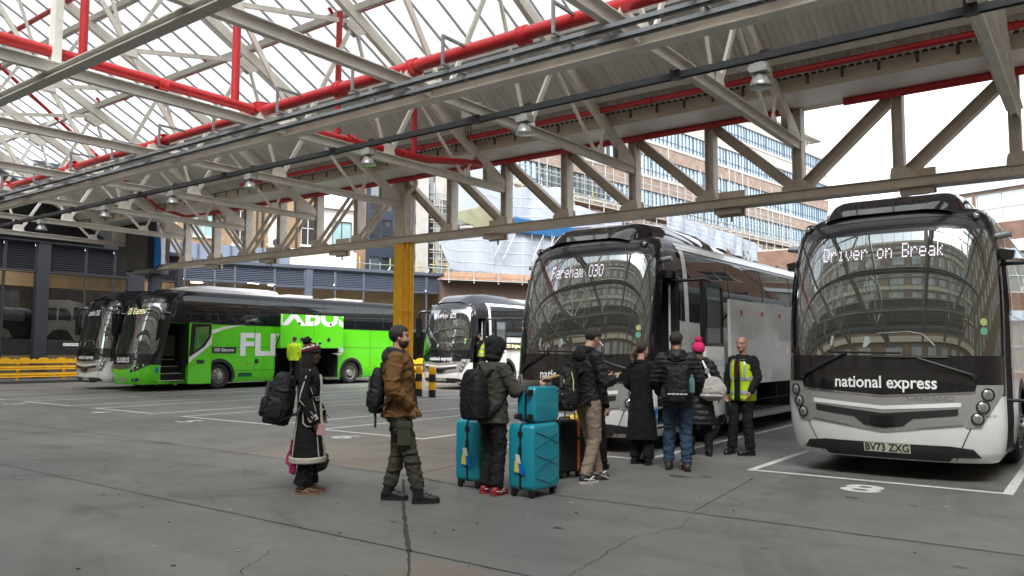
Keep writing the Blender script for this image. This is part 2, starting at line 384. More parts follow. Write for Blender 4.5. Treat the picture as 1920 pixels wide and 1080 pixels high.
# ================================================================ the station roof
TY = 17.7                                # plane of the edge girder
def roofz(y, o=6.15): return o + .527*(17.6-y)
RIDGE = 5.6
def my(y): return 2*RIDGE-y              # mirror for the other slope
roof = thing('station_roof', 'long glazed station roof on white steel trusses over the coach bays', 'roof', (-12, 5.6, 0))
def rb(mb, name, m, smooth=None, parent=None):
    for i, v in enumerate(mb.v): mb.v[i] = (v[0]+12, v[1]-5.6, v[2])
    return mb.build(name, m, parent or roof, smooth)
XT = [-17.5+4.09*k for k in range(-4, 7)]     # trusses
XW, XE = -36.2, 8.5
def truss_mesh():
    mb = MB()
    def two(a, b, w, h, up=(1,0,0), off=0):
        for mm in (False, True):
            f = (lambda p: (off, my(p[0]), p[1])) if mm else (lambda p: (off, p[0], p[1]))
            mb.bar(f(a), f(b), w, h, up)
    # bottom chord: two channels back to back
    for k in (-1, 1):
        mb.bar((k*.055, my(17.55), 6.08), (k*.055, 17.55, 6.08), .012, .17, (0,0,1))
        mb.bar((k*.10, my(17.55), 6.155), (k*.10, 17.55, 6.155), .085, .014, (0,0,1))
    mb.bar((0, my(17.2), 6.0), (0, 17.2, 6.0), .09, .012, (0,0,1))
    two((17.58, 6.22), (RIDGE, 12.53), .25, .13)                       # rafters
    two((10.4, 6.14), (6.05, 12.15), .11, .05, off=.03); two((8.8, 8.36), (11.9, 9.04), .10, .05, off=-.03)
    two((11.85, 9.02), (10.45, 6.16), .09, .05, off=.03); two((11.95, 9.0), (12.98, 6.15), .07, .05, off=-.04)
    two((13.98, 7.85), (13.02, 6.15), .10, .06, off=.03); two((13.95, 7.85), (15.86, 6.13), .08, .05, off=-.03)
    two((15.86, 6.13), (16.2, 6.85), .08, .04); two((8.75, 8.42), (9.72, 10.2), .08, .05, off=.03); two((8.75, 8.42), (7.7, 11.3), .07, .04, off=-.03)
    mb.bar((0, RIDGE-.05, 6.15), (0, RIDGE-.05, 12.4), .12, .2, (1,0,0))
    def plate(pts):
        for mm in (False, True):
            for k in (-1, 1):
                P = [(k*.068, my(y) if mm else y, z) for y, z in pts]
                mb.prism(P, (k*.010, 0, 0))
    plate([(17.55,6.2),(16.7,6.2),(16.7,6.62),(17.55,6.3)]); plate([(13.2,6.14),(12.8,6.14),(12.85,6.42),(13.1,6.42)]); plate([(16.05,6.1),(15.65,6.1),(15.75,6.35),(15.95,6.35)])
    plate([(12.2,8.85),(11.7,9.1),(11.6,8.85),(11.95,8.7)]); plate([(10.3,6.16),(9.3,6.16),(9.4,6.32),(10.2,6.32)]); plate([(9.0,8.2),(8.6,8.2),(8.55,8.6),(8.85,8.6)])
    for k in (-1, 1):                                                   # rivets on the end plates
        for (y, z) in [(17.4-.09*i, 6.24+.03*(i % 3)) for i in range(8)]+[(16.8, 6.3+.07*i) for i in range(4)]:
            for yy in (y, my(y)): mb.lathe((k*.078, yy, z), [(.018, 0), (.012, k*.012), (.001, k*.014)], 6, 'x')
    return mb
tm = truss_mesh().mesh('roof_truss'); tm.materials.append(STEEL)
bm = bmesh.new(); bm.from_mesh(tm); bmesh.ops.recalc_face_normals(bm, faces=bm.faces); bm.to_mesh(tm); bm.free()
for x in XT:
    o = link('roof_truss', tm, roof); o.location = (x+12, -5.6, 0)
# purlins on both slopes
for y, w_ in ((13.85,.14),(11.95,.12),(9.85,.14),(7.75,.12),(15.7,.10)):
    for mm in (False, True):
        mb = MB(); yy = my(y) if mm else y; z = roofz(y, 6.40)
        mb.bar((XW, yy, z), (XE, yy, z), w_, .16)
        rb(mb, 'purlin', mat('grey_purlin_paint', (.48,.465,.43), .6, var=.1))
mb = MB(); mb.bar((XW, RIDGE, 12.85), (XE, RIDGE, 12.85), .3, .12); rb(mb, 'ridge_beam', STEEL)
# tie runner along the king posts, big longitudinal beam at chord level
mb = MB(); mb.ibeam((XW, 5.5, 5.93), (XE, 5.5, 5.93), .2, .13, .02); rb(mb, 'tie_runner', mat('grey_tie_paint', (.58,.56,.51), .6, var=.1))
for yy in (10.05, my(10.05)):
    mb = MB(); mb.ibeam((XW, yy, 6.02), (XE, yy, 6.02), .24, .2, .02); rb(mb, 'runner_beam', STEEL)
# glazing: wired glass panes between bars
GL = sheet_mat('wired_roof_glass', (.66,.67,.64), tl=.70, tr=.18, var=.20, scale=2.6)
GLC = sheet_mat('clear_roof_glass', (.90,.95,.97), tl=.3, tr=.88, var=.05)
PITCH = 4.09/6
nb = int((XE-XW)/PITCH)
for mm in (False, True):
    mb = MB(); bars = MB()
    for i in range(nb+1):
        x = XT[0]+PITCH*(i-3); xe = x+PITCH
        clear = (not mm) and -33.5 < x < -28.2 and random.random() < .75
        for (ya, yb) in ((13.78, 11.95), (11.95, 9.85), (9.85, 7.75), (7.75, RIDGE)):
            mb.cur = 1 if mm or (clear and ya < 13.9 and random.random() < .8) else 0
            lift = .012
            f = (lambda y: my(y)) if mm else (lambda y: y)
            mb.quad((x+.02, f(ya), roofz(ya, 6.55)), (xe-.02, f(ya), roofz(ya, 6.55)), (xe-.02, f(yb), roofz(yb, 6.55)-lift), (x+.02, f(yb), roofz(yb, 6.55)-lift))
        f = (lambda y: my(y)) if mm else (lambda y: y)
        bars.bar((x, f(13.8), roofz(13.8, 6.52)), (x, f(RIDGE), roofz(RIDGE, 6.52)), .026, .06)
    rb(mb, 'glazing', [GL, GLC]); rb(bars, 'glazing_bars', mat('lead_glazing_bar', (.30,.30,.33), .5))
# corrugated sheets below the glazing
CORR = mat('grey_corrugated_sheet', (.72,.70,.665), .8, var=.18, scale=1.6, stretch=(3,.4,.4))
for mm in (False, True):
    n = int((XE-XW)/.146*8); y0, y1 = 14.0, 16.62
    vs = []; fs = []
    for i in range(n+1):
        x = XW+(XE-XW)*i/n; dz = .03*sin(2*pi*x/.146)
        for y in (y0, 15.3, y1):
            vs.append((x, my(y) if mm else y, roofz(y, 6.56)+dz))
    for i in range(n):
        for k in (0, 1): fs.append((i*3+k, i*3+k+1, i*3+k+4, i*3+k+3))
    mb = MB(); mb.add(vs, fs); rb(mb, 'corrugated_sheet', CORR, 60)
# box gutter: beige board, white soffit
WSOF = mat('white_soffit', (.80,.79,.76), .4, var=.10, scale=1.2)
mb = MB(); mb.box((XW, 16.33, 6.93), (XE, 16.37, 7.22)); rb(mb, 'gutter_board', mat('beige_gutter_board', (.60,.54,.44), .7, var=.14, scale=1.5))
mb = MB(); mb.box((XW, 16.375, 6.93), (XE, 17.52, 6.95)); mb.box((XW, 17.5, 6.952), (XE, 17.52, 7.3)); rb(mb, 'gutter_soffit', WSOF)
for mm in (True,):
    mb = MB(); mb.box((XW, my(17.52), 6.93), (XE, my(16.33), 6.95)); mb.box((XW, my(16.37), 6.955), (XE, my(16.33), 7.22)); rb(mb, 'gutter_board', WSOF)
mb = MB()
x = XW+.3
while x < XE:
    mb.box((x-.03, 16.31, 7.03), (x+.03, 16.328, 7.24)); x += .68
rb(mb, 'gutter_bracket', mat('grey_gutter_strap', (.13,.125,.12), .7))['kind'] = 'stuff'
mb = MB(); mb.box((XW, 16.30, 7.215), (XE, 16.40, 7.25)); rb(mb, 'gutter_rail', mat('rusty_gutter_rail', (.06,.045,.04), .85))
# bird spikes along the soffit edge
mb = MB(); x = -32
while x < 4:
    hh = random.uniform(.05, .09); mb.add([(x-.003, 17.40, 6.93), (x+.003, 17.40, 6.93), (x+random.uniform(-.02,.02), 17.38, 6.93-hh)], [(0,1,2)]); x += .035
rb(mb, 'bird_spikes', mat('spike_wire', (.10,.10,.09), .5))['kind'] = 'stuff'

mb = MB(); mb.prism([(XW+.1,9.2,6.15),(XW+.1,17.4,6.15),(XW+.1,17.4,6.6),(XW+.1,13.9,8.4),(XW+.1,9.2,7.5)], (-.06,0,0)); rb(mb, 'end_shade_sheet', DARK)  # near-black sheet painted in for the shade under the roof end
# ---------------------------------------------------------------- edge girder (lattice truss over the bay fronts)
gird = thing('edge_girder', 'long cream riveted lattice girder spanning above the parked coaches', 'girder', (-12, TY, 0))
def gb(mb, name, m=BEIGE, smooth=None):
    for i, v in enumerate(mb.v): mb.v[i] = (v[0]+12, v[1]-TY, v[2])
    return mb.build(name, m, gird, smooth)
def rivet(mb, p, ax='y', s=-1, r=.018):
    mb.lathe(p, [(r, 0), (r*.7, s*r*.6), (.001, s*r*.75)], 6, ax)
P0 = -17.5
px = [P0+2.0425*k for k in range(-7, 13)]
X0, X1 = -31.7, 8.2
mb = MB()
for k in (-1, 1):
    mb.box((X0, TY+k*.15-.012, 4.9), (X1, TY+k*.15+.012, 5.075))
mb.box((X0, TY-.21, 5.077), (X1, TY+.21, 5.095)); mb.box((X0, TY-.21, 4.878), (X1, TY+.21, 4.898))
for k in (-1, 1):
    mb.box((X0, TY+k*.164 - (.0 if k > 0 else .05), 4.90), (X1, TY+k*.164+(.05 if k > 0 else 0), 4.915))
i = 0; x = X0+.2
while x < X1:
    rivet(mb, (x, TY-.162, 5.0)); x += .34
gb(mb, 'bottom_chord')
mb = MB(); mb.box((X0, TY-.16, 6.96), (X1, TY+.16, 7.2)); mb.box((X0, TY-.2, 6.94), (X1, TY+.2, 6.958)); gb(mb, 'top_chord')
LIGHTPOST = mat('white_post_paint', (.78,.735,.66), .55, var=.18, scale=4, rust=.45)
for k, x in enumerate(px):
    kk = k-7
    mb = MB(); mb.box((x-.105, TY-.15, 5.1), (x-.085, TY+.15, 6.935)); mb.box((x+.085, TY-.15, 5.1), (x+.105, TY+.15, 6.935)); mb.box((x-.083, TY-.02, 5.1), (x+.083, TY+.02, 6.935))
    if kk != 0: gb(mb, 'post', LIGHTPOST)
    # diagonals fall away from the column to mid span
    if kk < px.__len__()-8:
        a = kk; right = px[k+1] if k+1 < len(px) else None
        if right is not None:
            if 0 <= a < 6: d = ((x+.1, 6.85), (right-.13, 5.2))
            elif 6 <= a: d = ((x+.13, 5.2), (right-.1, 6.85))
            elif -4 <= a < 0: d = ((x+.13, 5.2), (right-.1, 6.85))
            else: d = ((x+.1, 6.85), (right-.13, 5.2))
            mb = MB()
            if a >= 0:
                A = (d[0][0], TY-.12, d[0][1]); B = (d[1][0], TY-.12, d[1][1]); up_ = V((d[1][0]-d[0][0], 0, d[1][1]-d[0][1])).cross(V((0,1,0)))
                mb.bar((A[0], TY, A[2]), (B[0], TY, B[2]), .03, .19, up_)
                for s_ in (-1, 1):
                    off = up_.normalized()*.105*s_
                    mb.bar(V((A[0], TY, A[2]))+off, V((B[0], TY, B[2]))+off, .26, .02, up_)
            else:
                up_ = V((d[1][0]-d[0][0], 0, d[1][1]-d[0][1])).cross(V((0,1,0)))
                for s_ in (-1, 1):
                    mb.bar((d[0][0], TY+.12*s_, d[0][1]), (d[1][0], TY+.12*s_, d[1][1]), .05, .12, up_)
            gb(mb, 'diagonal')
    for s_ in (-1, 1):
        mb = MB(); y_ = TY+s_*.166; L_ = 1 if 0 < kk <= 6 or kk <= -4 else 0; R_ = 1 if kk >= 6 or -4 <= kk < 0 else 0
        mb.prism([(x-.16-.18*L_, y_, 5.096), (x+.16+.18*R_, y_, 5.096), (x+.16+.18*R_, y_, 5.17), (x+.13, y_, 5.32), (x-.13, y_, 5.32), (x-.16-.18*L_, y_, 5.17)], (0, s_*.014, 0))
        for dx in (-.22*L_, -.1, .1, .22*R_):
            for dz in (.04, .10): rivet(mb, (x+dx, TY+s_*.181, 5.096+dz), 'y', s_)
        gb(mb, 'gusset_plate')
# small loudspeaker boxes on the lower flange
for x in (-13.9, -6.9, -2.9, -24.5, -28.0, -20.6):
    t = thing('junction_box', 'beige metal box fixed through the lower chord of the lattice girder', 'box', (x, TY, 5.0), 0, 'beige boxes along the lattice girder')
    mb = MB(); mb.box((-.32, .215, -.28), (.32, .30, .33)); mb.box((-.30, -.10, -.25), (.30, .10, -.13)); mb.build('case', BEIGE, t)
    mb = MB(); mb.box((-.02, .215, -.285), (.02, .24, -.40)); mb.build('bracket', GALV, t)

# ---------------------------------------------------------------- the column
col = thing('roof_column', 'riveted steel column painted yellow below and grey above, with drainpipes', 'column', (-17.5, TY, 0))
mb = MB()
def colpart(z0, z1):
    m_ = MB()
    m_.box((-.18,-.17,z0), (-.16,.17,z1)); m_.box((.16,-.17,z0), (.18,.17,z1)); m_.box((-.158,-.02,z0), (.158,.02,z1))
    m_.box((-.2,-.19,z0), (.2,-.172,z1)); m_.box((-.2,.172,z0), (.2,.19,z1))
    z = z0+.1
    while z < z1:
        for dx in (-.13, .13): rivet(m_, (dx, -.191, z))
        for dx in (-.08, .08): rivet(m_, (.181, dx, z), 'x', 1); rivet(m_, (-.181, dx, z+.05), 'x', -1)
        z += .22
    return m_
colpart(0, 4.86).build('lower_post', YELLOW, col); colpart(5.1, 6.93).build('upper_post', BEIGE, col)
mb = MB(); mb.tube([(.31,-.08,.02),(.31,-.08,4.87)], .075, 12); mb.tube([(.46,-.05,.02),(.46,-.05,4.87)], .055, 10)
for z in (1.3, 2.6, 3.4): mb.lathe((.31,-.08,z), [(.076,0),(.092,.01),(.092,.09),(.076,.1)], 12)
for z in (2.75,): mb.box((-.25,-.2,z), (.62,-.19,z+.04))
mb.build('drainpipe', YELLOW, col, 40)
mb = MB(); mb.tube([(.31,-.08,5.1),(.31,-.08,6.35),(.40,-.1,6.5),(.55,-.12,6.55),(.62,-.1,6.7),(.55,-.1,6.93)], .08, 12); mb.tube([(.46,-.05,5.1),(.46,-.05,6.3)], .05, 10)
for z in (5.2, 6.3): mb.lathe((.31,-.08,z), [(.081,0),(.098,.01),(.098,.09),(.081,.1)], 12)
mb.build('upper_drainpipe', LIGHTPOST, col, 40)

# ---------------------------------------------------------------- red pipes
def pipe_thing(label, runs, couplings=(), risers=(), group=None):
    t = thing('red_pipe', label, 'pipe', runs[0][0][0], 0, group); o = V(runs[0][0][0])
    for pts, r in runs:
        m_ = MB(); m_.tube([V(p)-o for p in pts], r, 12); m_.build('pipe_run', RED, t, 40)
    for (c, ax, r) in couplings:
        m_ = MB(); c = V(c)-o; m_.lathe(c, [(r*.98,-.09),(r*1.28,-.085),(r*1.28,-.03),(r*1.12,-.02),(r*1.12,.02),(r*1.28,.03),(r*1.28,.085),(r*.98,.09)], 14, ax); m_.build('coupling', RED, t, 40)
    for pts, r in risers:
        m_ = MB(); m_.tube([V(p)-o for p in pts], r, 12); m_.build('riser', RED, t, 40)
    return t
ZP = 6.36
pipe_thing('thick red rainwater pipe hung just above the truss ties, running the length of the roof',
    [([(-29.5,9.62,ZP),(-13.62,9.52,ZP)], .092), ([(-13.3,9.5,ZP),(7.5,9.45,ZP)], .108)],
    [((x,9.52,ZP),'x',.12) for x in (-25.8,-21.6,-17.2,-11.1,-9.2,-6.9,-3,1)], [([(-13.45,9.5,ZP-.04),(-13.45,9.5,ZP+.16)], .17)])
pipe_thing('red rainwater pipe crossing from the roof ridge down to the gutter beside a truss tie',
    [([(-13.46,4.0,ZP),(-13.46,9.3,ZP)], .098), ([(-13.46,10.1,ZP-.12),(-13.46,14.4,ZP-.02),(-13.46,16.9,6.72)], .09)],
    [((-13.46,y,ZP-.05),'y',.09) for y in (7.4,11.9,13.6)],
    [([(-13.46,11.5,ZP),(-13.46,11.5,9.15)], .07), ([(-13.46,13.95,ZP),(-13.46,13.95,7.95)], .07), ([(-13.46,8.9,ZP),(-13.46,8.9,10.6)], .08), ([(-13.46,6.0,ZP),(-13.46,6.0,12.1)], .07), ([(-13.46,16.2,6.8),(-13.46,16.2,7.0)], .05)])
pipe_thing('slim red pipe lying on the upper glazing purlin with small side outlets', [([(-26.4,12.02,9.36),(7,12.02,9.36)], .07)], [((x,12.02,9.36),'x',.07) for x in (-24,-18,-12,-6)],
    [([(x,12.02,9.36),(x,11.8,9.56)], .045) for x in (-25.4,-21.9,-19.4,-16.6,-14.2,-11)])
pipe_thing('slim red pipe high under the roof ridge at the far end', [([(-33,9.15,10.72),(-13.5,9.15,10.72)], .07)])
pipe_thing('red pipe clipped below the eaves of the corrugated sheets', [([(-23.5,15.88,7.20),(7,15.88,7.20)], .065)], [((x,15.88,7.20),'x',.065) for x in (-15,-8,-1)])
pipe_thing('red pipe along the top of the lattice girder left of the grey column head', [([(-28,17.46,6.86),(-5.3,17.46,6.86)], .075)], [((x,17.46,6.86),'x',.075) for x in (-20,-11)])
pipe_thing('red pipe along the top of the lattice girder at its near right end', [([(-4.2,17.46,6.86),(5,17.46,6.86)], .085)])
pipe_thing('red pipe running down the glazing slope at the far end of the roof', [([(-27.3,9.2,10.75),(-29.3,14.85,7.85),(-29.3,16.2,7.05),(-28.6,16.9,6.75),(-25.6,17.2,6.75)], .06)], [], [([(-28.7,13.3,8.6),(-28.5,13.2,8.4)], .07)])

# ---------------------------------------------------------------- cable trays, rail and lamps
def tray(label, y, z, w_=.11, grp=None):
    t = thing('cable_tray', label, 'cable tray', (0, y, z), 0, grp)
    m_ = MB()
    for k in (-1, 1): m_.box((-33, k*w_/2-.008, -.03), (8, k*w_/2+.008, .03))
    m_.build('side_rail', GALV, t)
    m_ = MB()
    for q in range(3): m_.tube([(-33, -.03+.03*q, -.005), (8, -.03+.03*q, -.005)], .011, 6)
    m_.build('cable', BLACK, t)
    m_ = MB(); x = -32
    while x < 8: m_.box((x, -w_/2+.013, -.035), (x+.05, w_/2-.013, -.02)); x += 1.2
    m_.build('rung', GALV, t)
    return t
tray('grey cable tray hung below the truss ties, next to the thick red pipe', 9.08, 5.9)
tray('grey cable tray hung below the truss ties, next to the white runner beam', 9.46, 5.9)
t = thing('tray_hanger', 'row of galvanised channel brackets carrying the two cable trays', 'bracket', (0, 9.2, 6.0))
for x in [XT[1]+1.3+2.05*k for k in range(0, 19)]:
    m_ = MB(); m_.box((x-.02, -.35, -.06), (x+.02, .36, -.02)); m_.box((x-.02, -.35, -.02), (x+.02, -.31, .42)); m_.box((x-.02, -.31, .38), (x+.02, .35, .42)); m_.build('channel', GALV, t)
rail = thing('lamp_rail', 'single dark steel rail under the roof carrying the row of bell lamps', 'rail', (0, 11.4, 5.92))
m_ = MB(); m_.box((-33, -.055, -.05), (8, -.03, .05)); m_.box((-33, .03, -.05), (8, .055, .05)); m_.box((-33, -.028, .02), (8, .028, .045)); m_.build('channel', mat('dark_rail_steel', (.06,.065,.07), .45, .4, var=.2), rail)
for x in XT: m_ = MB(); m_.box((x-.10, -.075, -.055), (x+.06, .075, .14)); m_.build('clamp', BLACK, rail)
LAMPB = mat('lamp_box_grey', (.42,.42,.40), .5, var=.1); LAMPG = mat('lamp_bell_aluminium', (.38,.38,.37), .3, .6, var=.15, scale=14)
def make_lamp():
    t = empty('bay_lamp')
    m_ = MB(); m_.box((-.15,-.12,-.02), (.15,.12,.12)); m_.box((-.19,-.09,.02), (-.152,.09,.10)); m_.box((-.08,-.08,.122), (.08,.08,.155)); m_.build('gear_box', LAMPB, t)
    m_ = MB(); m_.lathe((0,0,-.28), [(.20,0),(.205,.015),(.175,.08),(.12,.19),(.07,.23),(.06,.262)], 22); m_.lathe((0,0,-.28), [(.198,.002),(.17,.08),(.115,.18),(.05,.2)], 22); m_.build('bell', LAMPG, t, 50)
    m_ = MB(); m_.lathe((0,0,-.285), [(.001,0),(.1,-.004),(.195,.006)], 20); m_.build('lens', glass_mat('lamp_lens', (.35,.35,.33), .1), t, 50)
    m_ = MB(); m_.tube([(.02,0,.15),(-.10,0,.30),(.02,0,.36),(.08,0,.34)], .008, 6); m_.box((.02,-.04,.31), (.16,.04,.37)); m_.build('cable', BLACK, t)
    return t
lp = make_lamp(); first = True
LL = [(-3.91,'bell lamp hanging over the near coaches, rightmost of the roof lamps'),(-8.24,'bell lamp hanging above the middle coach roof, second from the right'),(-12.34,'bell lamp hanging by the red gutter pipe and its junction box, third from the right'),
      (-16.48,'bell lamp hanging above the yellow column, fourth from the right'),(-19.94,'bell lamp hanging fifth from the right, left of the column'),(-23.63,'bell lamp hanging near the dark louvred building, second from the left'),(-27.91,'bell lamp hanging in front of the dark void, leftmost of the roof lamps')]
for x, lab in LL:
    o = lp if first else copy_tree(lp); first = False
    o.scale = (.85,)*3; o.location = (x, 11.4, 5.70); tag(o, lab, 'lamp', 'bell lamps along the roof rail')
t = thing('cable_box', 'small white switch box with black cables on the corrugated roof slope', 'switch box', (-11.9, 14.2, 7.2)); m_ = MB(); m_.box((-.2,-.05,-.1), (.2,.05,.14)); m_.box((-.45,-.02,.16), (.4,.02,.2)); m_.build('case', LAMPB, t)
m_ = MB()
for k in range(3): m_.tube([(-.1+.08*k,0,-.1),(-.1+.08*k,0,-.42),(-.05+.05*k,-.02,-.6)], .014, 6)
m_.build('cable', BLACK, t)
# ================================================================ buildings round the yard
BLUEGREY = mat('blue_grey_cladding', (.075,.092,.125), .5, var=.15, scale=2)
BLUEDARK = mat('dark_cladding', (.013,.015,.020), .55, var=.12)
LOUV = mat('louvre_blades', (.075,.092,.125), .5, var=.08); LOUVD = mat('dark_louvre_blades', (.015,.017,.022), .55)
def rot(o, d): o.rotation_euler = (0, 0, atan2(d[1], d[0])); return o
def louvre(t, u0, u1, z0, z1, m_frame, m_blade, y=0):
    b = MB(); b.box((u0, y-.03, z0), (u1, y+.02, z0+.07)); b.box((u0, y-.03, z1-.07), (u1, y+.02, z1)); b.box((u0, y-.032, z0+.07), (u0+.06, y+.02, z1-.07)); b.box((u1-.06, y-.032, z0+.07), (u1, y+.02, z1-.07))
    f = b.build('louvre_panel', m_frame, t)
    b = MB(); z = z0+.09
    while z < z1-.12:
        b.quad((u0+.06, y-.02, z), (u1-.06, y-.02, z), (u1-.06, y+.07, z+.085), (u0+.06, y+.07, z+.085)); z += .11
    b.box((u0+.06, y+.08, z0+.07), (u1-.06, y+.1, z1-.07)); b.build('blades', m_blade, f)
SHOPG = glass_mat('shop_glass', (.01,.01,.01), .045, .01, trans=.94, tcol=(.90,.90,.88))
WARM = mat('warm_interior_wall', (.36,.31,.24), .8, var=.15, scale=.6)
CEILL = mat('ceiling_light_panel', (.8,.7,.5), .5, emit=(1,.80,.55), estr=10)
def shopglass(t, u0, u1, z0, z1, m_frame, y=.05):
    g_ = MB(); g_.box((u0+.05, y, z0+.05), (u1-.05, y+.012, z1-.05)); o = g_.build('window', SHOPG, t)
    b = MB()
    for (a, c) in (((u0, z0), (u0+.05, z1)), ((u1-.05, z0), (u1, z1))): b.box((a[0], y-.03, a[1]), (c[0], y+.05, c[1]))
    b.box((u0+.05, y-.03, z0), (u1-.05, y+.05, z0+.05)); b.box((u0+.05, y-.03, z1-.05), (u1-.05, y+.05, z1)); b.build('frame', m_frame, o)

# --- dark waiting hall on the far left (plane X = -41.5, seen from the yard)
hall = thing('waiting_hall', 'dark glazed waiting hall with wide louvre band, far left behind the yellow barrier', 'building', (-41.5, 0, 0)); rot(hall, (0, 1))
for (a, c) in ((4.6,8.1),(8.5,12.1),(12.5,15.42),(15.42,16.8),(17.4,19.15),(19.15,20.62),(20.62,21.3),(22.2,24.1)):
    louvre(hall, a, c, 5.32, 6.75, BLUEDARK, LOUVD); shopglass(hall, a, c, .55, 5.30, BLUEDARK)
for (a, c) in ((8.1,8.5),(12.1,12.5),(16.82,17.38),(21.32,22.18),(24.1,24.4)):
    b = MB(); b.box((a, -.14, 0), (c, .2, 6.75)); b.build('pillar', BLUEDARK, hall)
b = MB(); b.box((4.4, -.2, 6.76), (24.5, .5, 6.95)); b.build('parapet', BLUEDARK, hall)
b = MB(); b.box((4.4, -.05, 0), (24.4, .4, .53)); b.build('plinth', mat('dark_plinth', (.05,.05,.052), .8, var=.2), hall)
b = MB(); b.box((4.4, 7.5, 0), (24.4, 7.7, 6.7)); b.box((4.4, .5, 6.4), (24.4, 7.5, 6.6)); b.box((4.3, .5, 0), (4.4, 7.7, 6.7)); b.box((24.4, .5, 0), (24.5, 7.7, 6.7)); b.build('inner_wall', WARM, hall)
b = MB(); b.box((4.4, .5, .4), (24.4, 7.5, .5)); b.build('inner_floor', mat('dark_shop_floor', (.09,.08,.07), .5), hall)
for (x, y) in ((9,2.0),(12.8,3.2),(15.2,1.6),(16.4,4.5),(18.3,1.5),(19.6,3.0),(20.5,1.8),(22.6,2.6),(17.6,5)):
    b = MB(); b.box((x, y, 6.33), (x+.4, y+1.0, 6.38)); b.build('ceiling_light', CEILL, hall)
b = MB(); b.box((15.6, 6.5, 1.0), (16.6, 6.54, 2.2)); b.build('lit_display', mat('warm_shop_display', (.4,.2,.08), .6, emit=(1,.5,.15), estr=.5, var=.7, scale=8), hall)
for k, x in enumerate((15.75,16.1,16.55,17.6,17.9)):
    b = MB(); b.ell((x, 1.5, 1.55+.12*(k % 3)), (.06,.06,.05), 6); b.build('pendant_lamp', mat('pendant_bulb', (.9,.6,.3), .5, emit=(1,.6,.25), estr=5), hall)
# mural of an old coach printed on a big panel behind the glass
MU0 = mat('mural_dark', (.10,.10,.10), .8, var=.5, scale=1.8); MU1 = mat('mural_pale', (.85,.83,.77), .8, var=.25, scale=2.5); MU2 = mat('mural_grey', (.38,.37,.35), .8, var=.3, scale=3)
b = MB(); b.box((12.3, .50, 1.25), (24.2, .54, 4.62)); mur = b.build('mural', MU0, hall)
def poly(mb_, pts, y, t=.008): mb_.prism([(p[0], y, p[1]) for p in pts], (0, -t, 0))
b = MB()
poly(b, [(17.3,2.15),(17.35,3.75),(17.6,4.0),(18.6,4.05),(19.3,3.9),(20.05,3.5),(20.4,3.0),(20.5,2.1),(19.0,1.95),(18.6,2.5),(17.9,2.5),(17.6,2.1)], .498); poly(b, [(12.8,2.2),(12.9,2.75),(15.1,2.8),(15.9,2.45),(16.1,2.1),(14.2,1.95)], .498)
b.build('printed_coach', MU1, mur)
b = MB()
for q in ([(17.6,3.0),(17.6,3.6),(18.05,3.62),(18.05,3.0)],[(18.15,3.0),(18.15,3.62),(18.5,3.6),(18.75,3.3),(18.75,3.0)],[(18.85,3.05),(18.9,3.7),(19.5,3.6),(19.5,3.05)],[(19.6,3.05),(19.6,3.55),(20.0,3.35),(20.2,3.05)],[(19.85,2.1),(19.8,2.85),(20.35,2.85),(20.4,2.15)],[(13.3,2.45),(13.4,2.7),(15.0,2.72),(15.4,2.5)]): poly(b, q, .488)
for cx_, r_ in ((18.25,.5),(13.7,.3),(15.4,.28)):
    poly(b, [(cx_+r_*cos(k*pi/8), 2.05+r_*sin(k*pi/8)) for k in range(16)], .486)
b.build('printed_windows', MU0, mur)
b = MB()
poly(b, [(12.4,3.0),(12.4,3.5),(14.2,4.1),(16.6,3.3),(16.6,2.9)], .497); poly(b, [(19.8,3.9),(21.5,4.3),(24,3.8),(24,3.3),(21.2,3.7)], .497); poly(b, [(21,2.0),(21,3.1),(23.8,3.0),(23.8,1.9)], .497)
b.build('printed_buildings', MU2, mur)
b = MB(); b.box((18.2, .38, 1.45), (19.6, .44, 1.95)); sg = b.build('shop_sign', mat('blue_shop_sign', (.012,.035,.10), .5), hall)
vs, fs = text_mesh('GREGGS', .2, .004); b = MB(); b.add([(18.75+v.x, .375, 1.78+v.y) for v in vs], fs); b.build('lettering', mat('sign_white', (.8,.8,.8), .5, emit=(1,1,1), estr=.35), sg)
b = MB(); b.box((6, .9, 7.0), (22, 1.0, 11)); b.box((6, .3, 6.97), (22, .9, 7.4)); b.build('hall_shade_sheet', DARK, hall)  # dark sheets stand in for the unlit void above the hall
for z, r_ in ((7.6,.35),(8.3,.28)):
    b = MB(); b.tube([(7, .5, z), (19, .5, z)], r_, 12); b.build('duct', mat('black_duct', (.02,.02,.022), .4), hall)

# --- blue grey louvred wing across the back
D2 = (.355, .935); n2_ = sqrt(D2[0]**2+D2[1]**2); D2 = (D2[0]/n2_, D2[1]/n2_)
wing = thing('louvred_wing', 'blue grey building with a long louvre band above windows, behind the green coach', 'building', (-41.8, 29, 0)); rot(wing, D2)
us = [-5.0,-3.7,-2.0,-.83,1.58,3.5,3.95,5.5,7.46,9.88,12.1,14.0,15.5]
for i in range(len(us)-1):
    a, c = us[i], us[i+1]
    if c-a < .6:
        b = MB(); b.box((a, -.12, 0), (c, .1, 6.75)); b.build('pillar', BLUEGREY, wing); continue
    louvre(wing, a, c, 5.62 if i < 4 else 5.5, 6.72, BLUEGREY, LOUV); z0 = .4
    shopglass(wing, a, c, 2.9, 5.6 if i < 4 else 5.48, BLUEGREY); shopglass(wing, a, c, .3, 2.88, BLUEGREY)
b = MB(); b.box((-5.1, -.18, 6.73), (15.6, .5, 6.92)); b.build('parapet', BLUEGREY, wing)
b = MB(); b.box((-5, 6.5, 0), (15.5, 6.7, 6.7)); b.box((-5, .4, 5.9), (15.5, 6.5, 6.0)); b.box((-5, .4, 2.7), (15.5, 6.5, 2.85)); b.box((15.4, .2, 0), (15.6, 6.6, 6.7)); b.build('inner_wall', WARM, wing)
